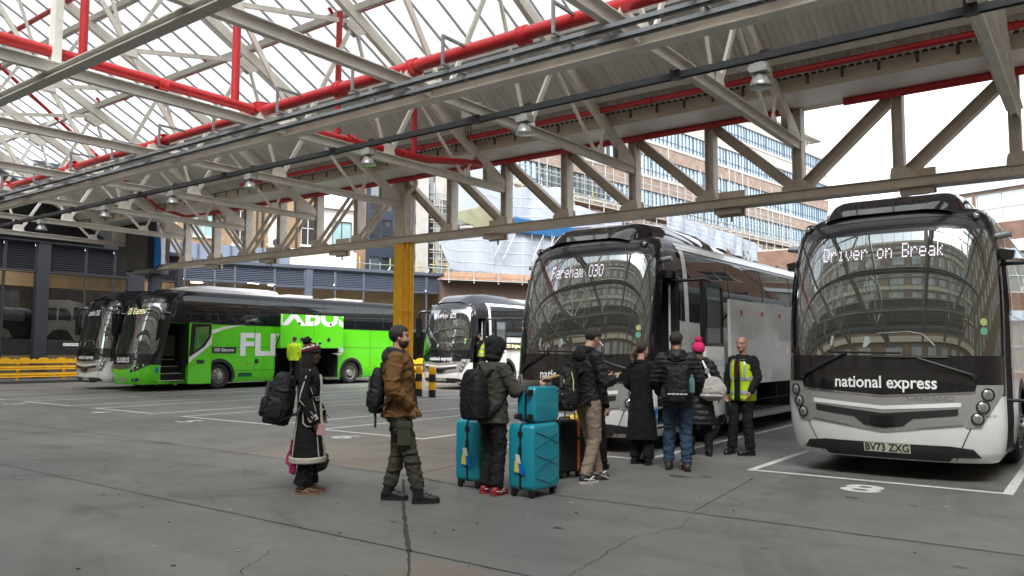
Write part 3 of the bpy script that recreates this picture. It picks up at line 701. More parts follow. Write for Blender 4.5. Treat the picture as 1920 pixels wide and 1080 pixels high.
for (x, y) in ((-4,2),(-2.6,4),(-1.5,1.5),(.6,2.5),(2.2,3.5),(4.6,1.6),(5.2,1.0),(6.6,3),(8.3,2),(9.2,1.2),(10.6,3),(12.9,2.5),(14.2,1.4)):
    b = MB(); b.box((x, y, 5.83), (x+.7, y+.25, 5.88)); b.build('ceiling_light', CEILL, wing)
b = MB(); b.box((-5, .3, 6.95), (2.5, .5, 7.9)); b.build('upper_screen', mat('pale_blue_cladding', (.17,.21,.28), .5, var=.1), wing)
b = MB()
for k in range(8): b.box((-4.9+k*.95, .22, 6.95), (-4.82+k*.95, .298, 7.9))
b.build('screen_rib', BLUEGREY, wing)
lw_ = thing('low_blue_shed', 'low pale blue flat fascia shed beside the louvred wing, behind the far white coach', 'building', (-41.8+15.7*D2[0], 29+15.7*D2[1], 0)); rot(lw_, D2)
b = MB(); b.box((0,0,5.45), (14,.6,6.55)); b.build('fascia', mat('pale_teal_cladding', (.17,.24,.30), .5, var=.12), lw_)
b = MB(); b.box((0,.1,0), (14,.5,5.44)); b.build('wall', mat('shed_wall', (.055,.07,.09), .6, var=.2), lw_)
for k in range(6):
    b = MB(); b.box((.3+k*2.2,.03,3.2), (2.2+k*2.2,.098,5.2)); b.build('window', glass_mat('shed_glass', (.03,.04,.05), .2), lw_)
b = MB(); b.lathe((.4,-.1,6.75), [(.02,0),(.55,.02),(.5,.15),(.2,.24),(.02,.26)], 16); b.tube([(.4,-.1,0.0),(.4,-.1,6.75)], .12, 10); o = tag(b.build('vent_stack', mat('pale_vent', (.45,.47,.48), .5), None, 40), 'pale mushroom vent on a pipe at the corner of the louvred wing', 'vent'); o.matrix_world = Matrix.Translation(lw_.location) @ Matrix.Rotation(atan2(D2[1], D2[0]), 4, 'Z')

# --- yellow brick house and its neighbours above the wing
YB = brick_mat('london_stock_brick', (.30,.20,.10), (.20,.13,.07), (.22,.19,.15)); WREN = mat('white_render', (.50,.49,.47), .8, var=.06, scale=.7)
def window(t, u0, u1, z0, z1, gm, fm, nx=2, nz=2, y=0, name='window', depth=.06):
    """glass pane with a frame child; every window is a part of its building"""
    b = MB(); b.box((u0, y+.02, z0), (u1, y+.04, z1)); o = b.build(name, gm, t)
    b = MB(); f = .05
    b.box((u0-f, y-depth, z0-f), (u0, y+.05, z1+f)); b.box((u1, y-depth, z0-f), (u1+f, y+.05, z1+f)); b.box((u0, y-depth, z0-f), (u1, y+.05, z0)); b.box((u0, y-depth, z1), (u1, y+.05, z1+f))
    for k in range(1, nx): x = u0+(u1-u0)*k/nx; b.box((x-.025, y-depth*.6, z0), (x+.025, y+.018, z1))
    for k in range(1, nz): z = z0+(z1-z0)*k/nz; b.box((u0, y-depth*.5, z-.025), (u1, y+.017, z+.025))
    b.build('frame', fm, o); return o
WG = glass_mat('sky_window_glass', (.05,.07,.08), .35, .02, bow=.15); WGD = glass_mat('dark_window_glass', (.02,.025,.03), .15, .02, bow=.2); TEALG = glass_mat('teal_window_glass', (.25,.42,.44), .2)
FRM = mat('white_window_frame', (.55,.55,.53), .6); FRD = mat('dark_window_frame', (.03,.035,.045), .5); BLIND = mat('white_blind', (.52,.52,.50), .8)
house = thing('brick_house', 'yellow brick house with mixed windows and black downpipes, above the louvred wing', 'building', (-50, 32, 0)); rot(house, D2)
def wall_with_holes(t, u0, u1, z0, z1, holes, m_, thick=.4, name='wall'):
    """wall slab with rectangular openings"""
    us_ = sorted({u0, u1, *[h_[0] for h_ in holes], *[h_[1] for h_ in holes]}); zs_ = sorted({z0, z1, *[h_[2] for h_ in holes], *[h_[3] for h_ in holes]})
    b = MB()
    for j in range(len(zs_)-1):
        run = None
        for i in range(len(us_)-1):
            cu_, cz_ = (us_[i]+us_[i+1])/2, (zs_[j]+zs_[j+1])/2
            hole = any(h_[0] < cu_ < h_[1] and h_[2] < cz_ < h_[3] for h_ in holes)
            if not hole and run is None: run = us_[i]
            if (hole or i == len(us_)-2) and run is not None:
                b.box((run, 0, zs_[j]), (us_[i] if hole else us_[i+1], thick, zs_[j+1])); run = None
    return b.build(name, m_, t)
hw_ = [(-3.2,-2.7,9.6,11.2,TEALG),(-1.65,-.2,9.5,11.1,TEALG),(3.55,4.5,9.3,11.4,BLIND),(6.0,7.1,9.4,12.0,WGD),(-4.8,-4.0,9.6,11.2,WGD),(1.05,2.1,9.1,11.6,WGD)]
wall_with_holes(house, -6, 7.35, 0, 15.2, [h_[:4] for h_ in hw_], YB)
for h_ in hw_:
    window(house, h_[0]+.06, h_[1]-.06, h_[2]+.06, h_[3]-.06, h_[4], FRM, 2, 2, y=.1)
    b = MB(); b.box((h_[0]-.1, -.12, h_[2]-.13), (h_[1]+.1, -.005, h_[2]-.01)); b.build('sill', FRM, house)
b = MB(); b.tube([(3.1,-.12,7),(3.1,-.12,15)], .09, 8); b.tube([(5.6,-.12,7),(5.6,-.12,15)], .06, 8); b.tube([(2.7,-.12,7),(2.7,-.12,15)], .05, 8); b.build('downpipe', BLACK, house, 40)
ac = thing('air_conditioner', 'white air conditioning unit fixed below a window of the brick house', 'air conditioner', (-50+4.0*D2[0]+.3*D2[1], 32+4.0*D2[1]-.3*D2[0], 9.35)); rot(ac, D2)
b = MB(); b.box((-.45,-.3,-.35), (.45,.25,.35)); b.build('case', FRM, ac); b = MB(); b.lathe((0,-.305,0), [(.28,0),(.26,-.02),(.01,-.021)], 16, 'y'); b.build('fan_guard', FRD, ac)
ren = thing('white_house', 'white rendered house with curved parapet and teal window, right of the yellow brick house', 'building', (-50+7.4*D2[0], 32+7.4*D2[1], 0)); rot(ren, D2)
wall_with_holes(ren, 0, 2.75, 0, 12.35, [(1.0,2.6,9.6,11.45)], WREN); window(ren, 1.05, 2.55, 9.65, 11.4, TEALG, FRD, 2, 1, y=.1)
b = MB(); b.box((-.05,-.25,12.36), (2.8,.5,12.6)); b.build('cornice', FRM, ren)
b = MB(); b.box((2.78,-.02,0), (3.75,.45,15.8)); b.build('brick_pier', brick_mat('brown_brick', (.24,.13,.085), (.17,.09,.06), (.20,.17,.14)), ren)
b = MB(); b.box((-2.6,-1.6,6.9), (2.4,-1.3,8.9)); b.build('low_parapet', WREN, ren)
off = thing('glass_office', 'dark blue glazed office behind the yellow and grey column', 'building', (-50+11.2*D2[0], 32+11.2*D2[1], 0)); rot(off, D2)
wall_with_holes(off, 0, 4.2, 0, 16.5, [(.3+k*1.0,1.2+k*1.0,z0_,z0_+2.3) for k in range(4) for z0_ in (6.6,9.6,12.6)], mat('navy_panel', (.018,.026,.045), .45))
for k in range(4):
    for j, z0_ in enumerate((6.6,9.6,12.6)): window(off, .35+k, 1.15+k, z0_+.05, z0_+2.25, WG if (k+j) % 3 == 0 else WGD, FRD, 1, 2, y=.1)
pil = thing('concrete_tower', 'grey concrete stair tower wrapped in scaffold tubes, right of the column', 'tower', (-50+15.5*D2[0], 32+15.5*D2[1], 0)); rot(pil, D2)
CONC = mat('raw_concrete', (.36,.35,.33), .85, var=.15, scale=1.2)
b = MB(); b.box((0,0,0), (1.1,.8,17)); b.box((1.9,.3,0), (3.4,.9,17)); b.build('wall', CONC, pil)
b = MB(); b.box((1.1,.5,0), (1.9,.8,17)); b.box((3.4,.6,0), (4.4,.9,17)); b.build('glass_slot', WGD, pil)
for z in (12.4, 9.0):
    louvre(pil, 2.2, 3.3, z, z+1.8, FRM, mat('pale_blade', (.30,.31,.32), .5), y=.2)
SCAF = mat('scaffold_tube', (.42,.45,.44), .4, .5, var=.2); SCAFY = mat('scaffold_yellow_sleeve', (.36,.35,.07), .6); PLANK = mat('scaffold_plank', (.33,.20,.13), .8, var=.25)
def scaffold(t, u0, u1, z0, z1, du, dz, depth=1.1, y=0, r=.04, brace=True, deck=True, rail=True, jit=.5):
    n = int((u1-u0)/du)
    for i in range(n+1):
        b = MB(); u = u0+du*i
        for yy in (y, y+depth): b.tube([(u, yy, z0), (u, yy, z1+random.uniform(0, jit))], r, 6)
        b.build('standard', SCAF, t, 60)
    z = z0+.3; lv = 0
    while z <= z1:
        b = MB()
        for yy in (y-.04, y+depth+.04): b.tube([(u0-.4, yy, z), (u1+.4, yy, z)], r, 6)
        if rail:
            b.tube([(u0-.4, y-.04, z+.55), (u1+.4, y-.04, z+.55)], r*.9, 6); b.tube([(u0-.4, y-.04, z+1.05), (u1+.4, y-.04, z+1.05)], r*.9, 6)
        b.build('ledger', SCAF, t, 60)
        if deck:
            b = MB(); b.box((u0-.3, y+.05, z+.05), (u1+.3, y+depth-.05, z+.1)); b.build('deck', PLANK, t)
        z += dz; lv += 1
    if brace:
        for i in range(0, n, 2):
            b = MB(); s_ = 1 if (i//2) % 2 else -1; ua, ub = (u0+du*i, u0+du*(i+1)) if s_ > 0 else (u0+du*(i+1), u0+du*i)
            b.tube([(ua, y-.09, z0), (ub, y-.09, z0+dz)], r*.9, 6); b.build('brace', SCAF, t, 60)
    for i in range(0, n+1, 3): b = MB(); b.tube([(u0+du*i, y-.001, z0+.9), (u0+du*i, y-.001, z0+1.9)], r*1.25, 6); b.build('sleeve', SCAFY, t, 60)
s1 = thing('scaffold', 'scaffold with yellow sleeves between the column and the white sheeting', 'scaffold', (-43.9, 46.8, 0)); rot(s1, D2); scaffold(s1, -5.5, 6.4, 6.9, 8.3, .85, 1.2, .9, deck=False)
s1b = thing('scaffold', 'tall narrow scaffold tower of crossing tubes against the concrete stair tower', 'scaffold', (-44.2, 47.5, 0)); rot(s1b, D2); scaffold(s1b, .6, 2.9, 7, 14.5, .75, 1.25, .8, jit=1.5)

# --- long brick office block with ribbon windows
D3 = (.1302, .9915)
BR = brick_mat('red_brown_brick', (.29,.20,.155), (.22,.15,.115), (.26,.23,.20)); STONE = mat('pale_stone_band', (.42,.40,.37), .8, var=.12, scale=.5)
blk = thing('office_block', 'long brown brick office block with ribbon windows and stone bands behind the girder', 'building', (-36, 69, 0)); rot(blk, D3)
RIB = glass_mat('ribbon_glass', (.33,.47,.60), .24, .03, bow=.25, bowscale=.5); RIBD = glass_mat('ribbon_glass_dark', (.05,.06,.06), .12, .03)
rows = [(8.4,10.3),(12.0,13.9),(15.6,17.5),(19.2,21.1),(22.8,24.7),(26.4,28.2)]
zb = 0
for j, (z0, z1) in enumerate(rows):
    b = MB(); b.box((-20, 0, zb), (46, .5, z0-.36)); b.build('spandrel', BR if j < 5 else STONE, blk)
    b = MB(); b.box((-20.05, -.06, z0-.358), (46.05, .5, z0-.06)); b.build('stone_band', STONE, blk)
    zb = z1+.04
    for i in range(13):
        u0 = -19.6+i*5.03; near = u0 < -6
        b = MB(); b.box((u0, .18, z0-.055), (u0+4.95, .22, z1+.035)); gl = b.build('window', RIBD if (near and random.random() < .75) else RIB, blk)
        b = MB()
        for k in range(8): b.box((u0+k*.70-.025, .06, z0-.05), (u0+k*.70+.025, .178, z1+.03))
        b.box((u0+3*.70-.24, .1, z0-.05), (u0+3*.70-.04, .175, z1+.03)); b.box((u0, .1, z0+.5), (u0+4.95, .15, z0+.54)); b.build('frame', mat('blue_grey_mullion', (.09,.11,.14), .5), gl)
b = MB(); b.box((-20,0,28.24), (46,.5,29.0)); b.build('coping', STONE, blk)
b = MB(); b.box((-20,.6,0), (-19.5,14,29)); b.box((45.5,.6,0), (46,14,29)); b.box((-20,.5,28.4), (46,14,28.6)); b.box((-19.5,3,0),(45.5,3.2,28.4)); b.build('body', STONE, blk)
b = MB(); b.box((30,2,29.02), (44,10,31.4)); b.box((29,1,31.42), (47,11,31.8)); b.build('penthouse', STONE, blk)
b = MB()
for k in range(22): b.tube([(8+k*1.8,.2,29),(8+k*1.8,.2,30.1)], .03, 5)
for z in (29.5, 30.1): b.tube([(8,.2,z),(46,.2,z)], .03, 5)
b.build('roof_railing', SCAF, blk, 60)
for (u, z) in ((-17,17.25),(-14,13.6),(-9,13.7),(-4,13.6)):
    b = MB(); b.box((u, 1.6, z), (u+1.1, 1.9, z+.09)); b.build('ceiling_light', CEILL, blk)
s2 = thing('scaffold', 'long scaffold with plank decks running along the lower floors of the brick office block', 'scaffold', (-36+3.4*D3[1], 69-3.4*D3[0], 0)); rot(s2, D3)
scaffold(s2, -18, 34, 9.6, 14.2, 2.0, 2.0, 1.3, r=.05, jit=1.0)
s3 = thing('scaffold', 'upper scaffold poles standing in front of the stone bands of the brick office block', 'scaffold', (-36+2.2*D3[1], 69-2.2*D3[0], 0)); rot(s3, D3)
scaffold(s3, -19, 30, 13.6, 18.5, 3.0, 2.4, .9, r=.04, brace=False, deck=False, rail=True, jit=4)
cnp = thing('site_canopy', 'rusty brown canopy on scaffold along the foot of the brick office block', 'canopy', (-36+5.2*D3[1], 69-5.2*D3[0], 0)); rot(cnp, D3)
b = MB(); b.prism([(-17,0,11.3),(30,0,12.4),(30,0,11.2),(-17,0,10.6)], (0,3.2,0)); b.build('fascia', mat('rusty_brown_board', (.11,.065,.045), .85, var=.3), cnp)
b = MB(); b.box((-17,.3,0), (30,3,9.4)); b.build('wall', mat('dark_brown_wall', (.06,.045,.04), .9, var=.3), cnp)  # wall below the canopy, mottled dark brown
b = MB(); b.box((20,-1,9.6), (30,-.2,9.75)); b.box((21,-1.1,9.76), (29,-.4,10.2)); b.build('plank_stack', mat('green_timber', (.16,.18,.05), .8, var=.4, scale=8), cnp)

# --- white sheeting over the scaffold
TD = (.5, .866)
SHEET = sheet_mat('white_tarpaulin', (.42,.465,.53), tl=.25, tr=.02, var=.05, scale=.35); SHB = sheet_mat('blue_tarpaulin', (.04,.13,.27), tl=.2, tr=.0); SHY = sheet_mat('yellow_net', (.50,.50,.36), tl=.4, tr=.3)
def sheet(name, label, cat, pl_o, d, u0, u1, zlo, zhi, m_, y0=0, fold=.16, nu=70, nv=40, seed=0, sag=0):
    t = MB()
    def fn(i, j):
        u = u0+(u1-u0)*i; a, c = zlo(u), zhi(u); z = a+(c-a)*j
        a1 = noise.noise((u*.55+seed, z*.2, seed*3.1)); a2 = noise.noise((u*1.1+z*.9, z*.25-u*.3, seed+5)); w_ = (1-abs(a1)*2)*fold*.9+(.5-abs(a2))*fold*.5 + sin(j*pi)*sag
        return (u, y0+w_, z+noise.noise((u*2, 3, seed))*.08)
    t.grid(fn, nu, nv)
    bk = MB(); bk.v = t.v; bk.f = t.f; bk.m = t.m
    o = bk.build(name, m_, None, 180, recalc=False)
    if nu >= 60:                       # taped seams between the widths of sheeting
        sm_ = MB()
        for jj in (.22, .47, .73):
            P = [V(fn(i/40, jj))+V((0,-.018,0)) for i in range(41)]; sm_.tube(P, .014, 5)
        for ii in (.16, .38, .61, .83): sm_.tube([V(fn(ii, j/20))+V((0,-.018,0)) for j in range(21)], .010, 5)
        sm_.build('seam', mat('sheet_seam_tape', (.62,.66,.72), .6), o, 60)
    o.location = (pl_o[0], pl_o[1], 0); rot(o, d); tag(o, label, cat)
    md = o.modifiers.new('thickness', 'SOLIDIFY'); md.thickness = .02
    return o
def pw(pts):
    def f(u):
        if u <= pts[0][0]: return pts[0][1]
        for (a, b_), (c, d_) in zip(pts, pts[1:]):
            if u <= c: return b_+(d_-b_)*(u-a)/(c-a)
        return pts[-1][1]
    return f
T0 = (-30, 50)
sheet('white_sheeting', 'large white tarpaulin hung over scaffolding above the far white coach', 'tarpaulin', T0, TD, -11.7, -1.5, pw([(-11.7,8.7),(-10.9,7.0),(-4,6.75),(-1.5,6.7)]), pw([(-11.7,8.9),(-10.9,10.0),(-1.5,10.3)]), SHEET, seed=1)
sheet('white_sheeting', 'upper white tarpaulin climbing to a peak in front of the brick office block', 'tarpaulin', T0, TD, -10.8, 2.9, pw([(-10.8,10.1),(-6,10.6),(-2,10.5),(2.9,11.0)]), pw([(-10.8,11.2),(-9.6,14.6),(-8,15.0),(-6,13.2),(-2.2,13.6),(-2.1,12.6),(2.9,11.3)]), SHEET, y0=.25, fold=.24, seed=4)
sheet('blue_sheeting', 'strip of bright blue tarpaulin between the two white sheets', 'tarpaulin', T0, TD, -6.3, -1.2, pw([(-6.3,9.9),(-1.2,9.6)]), pw([(-6.3,11.0),(-4,10.75),(-1.2,10.5)]), SHB, y0=-.25, seed=7, nu=40, nv=12)
sheet('yellow_netting', 'pale yellow translucent netting sagging at the left end of the white sheets', 'netting', T0, TD, -10.9, -7.0, pw([(-10.9,10.5),(-9,10.0),(-7.0,9.9)]), pw([(-10.9,10.9),(-8.6,11.7),(-7.0,10.7)]), SHY, y0=-.4, fold=.25, seed=9, nu=40, nv=14)
sheet('white_sheeting', 'small white tarpaulin draped over the canopy scaffold behind the middle coach', 'tarpaulin', (-36+5.6*D3[1], 69-5.6*D3[0]), D3, -3, 15, pw([(-3,12.4),(10,11.2),(15,10.8)]), pw([(-3,14.0),(4,13.6),(8,13.4),(14,12.9),(15,12.3)]), SHEET, fold=.4, seed=12)
dk = thing('plank_deck', 'timber scaffold deck with toe boards under the white sheeting', 'deck', (T0[0], T0[1], 0)); rot(dk, TD)
b = MB(); b.box((-11.6,-.6,6.35), (3,.9,6.5)); b.box((-11.6,-.62,6.5), (3,-.58,6.85)); b.build('boards', mat('orange_planks', (.36,.22,.15), .8, var=.25, scale=3), dk)
b = MB()
for k in range(8): b.tube([(-11.3+k*1.8,-.66,6.1),(-11.3+k*1.8,-.66,7.2)], .05, 6)
b.tube([(-11.8,-.7,6.28),(3.2,-.7,6.28)], .045, 6); b.build('tube', SCAF, dk, 60)
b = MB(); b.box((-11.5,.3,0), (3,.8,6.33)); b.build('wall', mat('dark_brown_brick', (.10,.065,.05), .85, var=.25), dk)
for k, u in enumerate((-7.9,-7.2,-5.0,-4.1,-3.4)):
    b = MB(); b.tube([(u,-.3,8.0-.1*k),(u,-.3,9.8)], .035, 6); b.tube([(u,-.32,8.05-.1*k),(u+.9,-.32,9.75)], .03, 6); b.build('pole', SCAF, dk, 60)

# --- brick and white building past the nearest coach
D5 = (.938, -.347)
rbd = thing('right_building', 'brown brick building with white bands past the right edge of the nearest coach', 'building', (-5, 55, 0)); rot(rbd, D5)
BAND = mat('blue_white_band', (.50,.55,.63), .6, var=.06)
holes = [(-4+k*3.05, -1.1+k*3.05, z0, z1) for k in range(5) for z0, z1 in ((9.25,11.15),(5.1,7.3),(.4,3.2))]
wall_with_holes(rbd, -4.2, 11.5, 0, 12.2, holes, brick_mat('brown_brick_wall', (.22,.115,.075), (.16,.08,.055), (.17,.14,.12)))
for (a, c, z0, z1) in holes: window(rbd, a+.06, c-.06, z0+.06, z1-.06, glass_mat('cream_blind_glass', (.24,.24,.22), .25, .03, bow=.2), FRM, 2, 2, y=.12)
for (z0, z1) in ((11.3,12.0),(7.45,8.15),(3.3,3.95)):
    b = MB(); b.box((-4.25,-.08,z0), (11.55,-.002,z1)); b.build('band', BAND, rbd)
b = MB(); b.box((-4.2,.5,0), (-3.8,9,12.2)); b.box((11,.5,0),(11.5,9,12.2)); b.box((-4.2,.41,12.21),(11.5,9,12.4)); b.box((-3.8,2.5,0),(11,2.7,12.2)); b.build('body', STONE, rbd)
# --- big brick hotel front behind the camera: what the windscreens mirror
hot = thing('facing_block', 'tall brown brick building with cream bands and white blinds facing the coaches across the road', 'building', (30, -17, 0)); rot(hot, (-1, 0))
HB = brick_mat('hotel_brick', (.42,.28,.16), (.33,.21,.12), (.3,.25,.19)); CRM = mat('cream_stone', (.78,.69,.50), .8, var=.08)
hz = [(1.0,4.6),(6.6,8.9),(10.4,12.6),(14.0,16.2),(17.6,19.8),(21.4,23.4),(25.0,26.8)]
holes = [(1.6+k*4.2, 4.0+k*4.2, a, c) for k in range(15) for (a, c) in hz]
wall_with_holes(hot, 0, 66, 0, 29, holes, HB)
for (a, c, z0, z1) in holes: window(hot, a+.05, c-.05, z0+.05, z1-.05, mat('hotel_blind_glass', (.60,.60,.54), .3, var=.35, scale=.4), FRM, 2, 2, y=.12)
for (z0, z1) in ((5.0,6.2),(9.2,9.8),(12.9,13.5),(16.5,17.2),(20.1,20.8),(23.8,24.5),(27.8,28.9)):
    b = MB(); b.box((-.05,-.25,z0), (66.05,-.003,z1)); b.build('stone_band', CRM, hot)
b = MB(); b.box((0,.41,29), (66,10,29.3)); b.box((0,1.5,0),(66,1.7,28.9)); b.build('body', STONE, hot)

# --- yellow crash barriers
def barrier(x, y, rz, n, label, scallop=True):
    t = thing('crash_barrier', label, 'barrier', (x, y, 0), rz)
    L = n*1.0
    for (z0, z1) in ((.28,.50),(.62,.82)):
        b = MB(); prof = [(-.05,z0),(-.02,z0+.02),(-.045,(z0+z1)/2),(-.02,z1-.02),(-.05,z1),(.0,z1),(.0,z0)]
        b.loft([[(0,p[0],p[1]) for p in prof],[(L,p[0],p[1]) for p in prof]], True); b.build('rail', YELLOW, t)
    if scallop:
        pts = [(0,.92)]; k = 0; x_ = 0
        while x_ < L-.01:
            r_ = .26 if k % 2 == 0 else .14
            for a in range(0, 7): pts.append((min(x_+r_-r_*cos(pi*a/6), L), 1.03+r_*.55*sin(pi*a/6)))
            x_ += 2*r_; k += 1
        pts.append((L,.92)); b = MB()
        for i in range(1, len(pts)-2): b.prism([(pts[i][0],-.03,.90),(pts[i+1][0]+.0005,-.03,.90),(pts[i+1][0]+.0005,-.03,pts[i+1][1]),(pts[i][0],-.03,pts[i][1])], (0,.025,0))
        b.build('scalloped_rail', YELLOW, t)
    for k in range(int(L/2)+1):
        b = MB(); b.box((k*2-.05, .005, .0), (k*2+.05, .09, .28)); b.box((k*2-.05, .005, .5), (k*2+.05, .09, .62)); b.box((k*2-.04, .005, .82), (k*2+.04, .06, .95)); b.build('post', YELLOW if k % 3 else mat('barrier_dark_post', (.05,.05,.05), .6), t)
    return t
barrier(-39.4, 7.4, radians(90), 11, 'yellow crash barrier with scalloped top rail in front of the dark waiting hall')
barrier(-26.4, 26.6, radians(70), 6, 'short yellow crash barrier seen between the column and the far white coach')
b = MB(); b.box((-42, 4, .002), (-38.9, 24.5, .12)); struct(b.build('kerb', mat('dark_kerb', (.06,.06,.058), .85, var=.2)))
# --- bollards
def bollard(x, y, label):
    t = thing('bollard', label, 'bollard', (x, y, 0), 0, 'black and yellow bollards by the column')
    for k, (z0, z1) in enumerate(((0,.25),(.25,.50),(.50,.76),(.76,1.0))):
        b = MB(); b.lathe((0,0,0), [(.001,z0),(.12,z0),(.12,z1),(.001,z1)] if k < 3 else [(.001,z0),(.12,z0),(.12,z1-.03),(.105,z1),(.001,z1+.01)], 20); b.build('yellow_band' if k % 2 else 'black_band', YELLOW if k % 2 else BLACK, t, 40)
    return t
bollard(-17.8, 19.45, 'black and yellow striped bollard fully in view before the far white coach')
bollard(-18.55, 19.6, 'black and yellow striped bollard partly hidden by the white block and brown jacket')
t = thing('concrete_block', 'tall white painted block standing beside the striped bollards', 'block', (-18.95, 19.3, 0)); b = MB(); b.prism([(-.25,-.2,0),(.25,-.2,0),(.25,-.2,1.02),(.2,-.2,1.06),(-.25,-.2,1.06)], (0,.4,0)); b.build('block_body', mat('white_block_paint', (.6,.6,.58), .7, var=.12), t)
b = MB(); b.box((-.26,-.21,0),(.26,.21,.1)); b.build('foot', CONC, t)
# --- pier at the far end of the girder, blue sheeting wrapped round it
t = thing('end_pier', 'grey boarded pier carrying the far end of the lattice girder', 'pier', (-33.2, TY, 0))
b = MB(); b.box((-1.2,-.5,4.95), (1.25,.5,7.0)); b.build('boarding', mat('grey_board', (.065,.06,.055), .8, var=.25, scale=1.5), t); b = MB(); b.box((.75,-.15,0), (1.1,.2,4.7)); b.build('shaft', BLUEGREY, t)
b = MB(); b.box((.1,-.45,4.74), (1.4,.4,4.94)); b.build('bearing', mat('pale_bearing', (.16,.16,.155), .7), t)
o = sheet('blue_wrap', 'bright blue plastic sheet wrapped on the end of the lattice girder', 'tarpaulin', (-31.85, TY-.35), (1,0), 0, .62, pw([(0,4.9),(.62,5.1)]), pw([(0,6.45),(.4,6.5),(.62,6.2)]), mat('blue_plastic', (.02,.22,.70), .4), fold=.12, nu=16, nv=24, seed=20)
# --- brick block added out of frame at right to darken coach corner reflections
eb = thing('added_side_block', 'unseen brown brick block with white blinds added at the near right for coach reflections', 'building', (24, -14, 0)); eb.rotation_euler = (0, 0, radians(-90)); eb.location = (24, 60, 0)
holes = [(1.6+k*4.2, 4.0+k*4.2, a, c) for k in range(17) for (a, c) in hz[:6]]
wall_with_holes(eb, 0, 74, 0, 27, holes, HB)
for (a, c, z0, z1) in holes: window(eb, a+.05, c-.05, z0+.05, z1-.05, MATS['hotel_blind_glass'], FRM, 2, 2, y=.12)
b = MB(); b.box((0,.41,27), (74,10,27.3)); b.box((0,1.5,0),(74,1.7,26.9)); b.build('body', STONE, eb)

rear = thing('added_rear_block', 'low brown brick range added behind the coaches to keep sky out of reflections', 'building', (-30, 82, 0)); rear.rotation_euler = (0, 0, 0)  # hidden range, added so the green coach side mirrors no low sky
holes = [(1.2+k*3.4, 3.4+k*3.4, a, c) for k in range(7) for (a, c) in ((1.2,3.2),(4.8,6.8),(8.4,10.4))]
wall_with_holes(rear, 0, 25, 0, 12, holes, MATS['brown_brick_wall'])
for (a, c, z0, z1) in holes: window(rear, a+.05, c-.05, z0+.05, z1-.05, WGD, FRM, 2, 2, y=.12)
b = MB(); b.box((0,.41,12), (25,8,12.2)); b.box((0,1.5,0), (25,1.7,11.9)); b.build('body', STONE, rear)
wst = thing('added_west_block', 'tall brown brick range added out of frame to darken the far windscreens', 'building', (-47, -30, 0)); wst.rotation_euler = (0, 0, radians(90))  # added out of view; blocks bright sky in the far coach windscreens
holes = [(1.6+k*4.2, 4.0+k*4.2, a, c) for k in range(8) for (a, c) in hz[:6]]
wall_with_holes(wst, 0, 36, 0, 26, holes, MATS['brown_brick_wall'])
for (a, c, z0, z1) in holes: window(wst, a+.05, c-.05, z0+.05, z1-.05, WGD, FRM, 2, 2, y=.12)
b = MB(); b.box((0,.41,26), (36,10,26.2)); b.box((0,1.5,0), (36,1.7,25.9)); b.build('body', STONE, wst)

rr_ = thing('right_range', 'taller brown brick range out of frame on the right, mirrored in the coach side', 'building', (-5+11.8*D5[0], 55+11.8*D5[1], 0)); rot(rr_, D5)
holes = [(1+k*3.05, 3.3+k*3.05, z0, z1) for k in range(7) for z0, z1 in ((16.3,18.2),(12.6,14.6),(8.9,10.9),(5.1,7.3),(.6,3.2))]
wall_with_holes(rr_, 0, 23, 0, 20, holes, MATS['brown_brick_wall'])
for (a, c, z0, z1) in holes: window(rr_, a+.06, c-.06, z0+.06, z1-.06, WGD, FRM, 2, 2, y=.12)
b = MB(); b.box((0,.41,20), (23,9,20.2)); b.box((0,1.5,0), (23,1.7,19.9)); b.build('body', STONE, rr_)
# ================================================================ coaches
CW = mat('coach_white', (.76,.76,.745), .25, coat=.6, var=.07, scale=1.4); CB = mat('coach_black', (.007,.007,.009), .2, coat=.45); CBS = mat('coach_black_side', (.007,.007,.009), .3, coat=.15, spec=.3); CG = mat('coach_green', (.105,.60,.010), .28, coat=.6, var=.04, scale=.8)
CS = mat('coach_silver', (.34,.335,.32), .32, .35, coat=.3, var=.05); CDK = mat('coach_dark_plastic', (.016,.016,.017), .5)
WS = glass_mat('windscreen_glass', (.012,.015,.015), .28, .005, bow=.05, bowscale=1.2); SG = glass_mat('coach_side_glass', (.008,.010,.011), .06, .01, bow=.12, bowscale=.7)
HOLD = mat('hold_lining', (.020,.020,.021), .8, var=.3); CHROME = mat('lamp_chrome', (.5,.5,.5), .15, .9); LENS = glass_mat('lamp_glass', (.25,.26,.27), .25)
LETW = mat('white_lettering', (.78,.78,.77), .4); LETG = mat('grey_lettering', (.22,.22,.21), .4, .3); LETB = mat('ghost_lettering', (.36,.40,.48), .4); PLATE = mat('plate_yellow_white', (.62,.62,.52), .5, var=.06); INK = mat('plate_ink', (.012,.012,.012), .5)
LEDW = mat('display_white', (.8,.75,.85), .5, emit=(1,.86,1), estr=.20); LEDY = mat('display_yellow', (.8,.8,.4), .5, emit=(1,.95,.55), estr=.45); RIM = mat('wheel_rim_steel', (.42,.41,.38), .35, .6, var=.2)
STEPE = mat('step_edge', (.55,.55,.52), .5); BLUES = mat('blue_sticker', (.02,.16,.50), .4); HUBM = mat('hub_dark', (.05,.05,.05), .5)
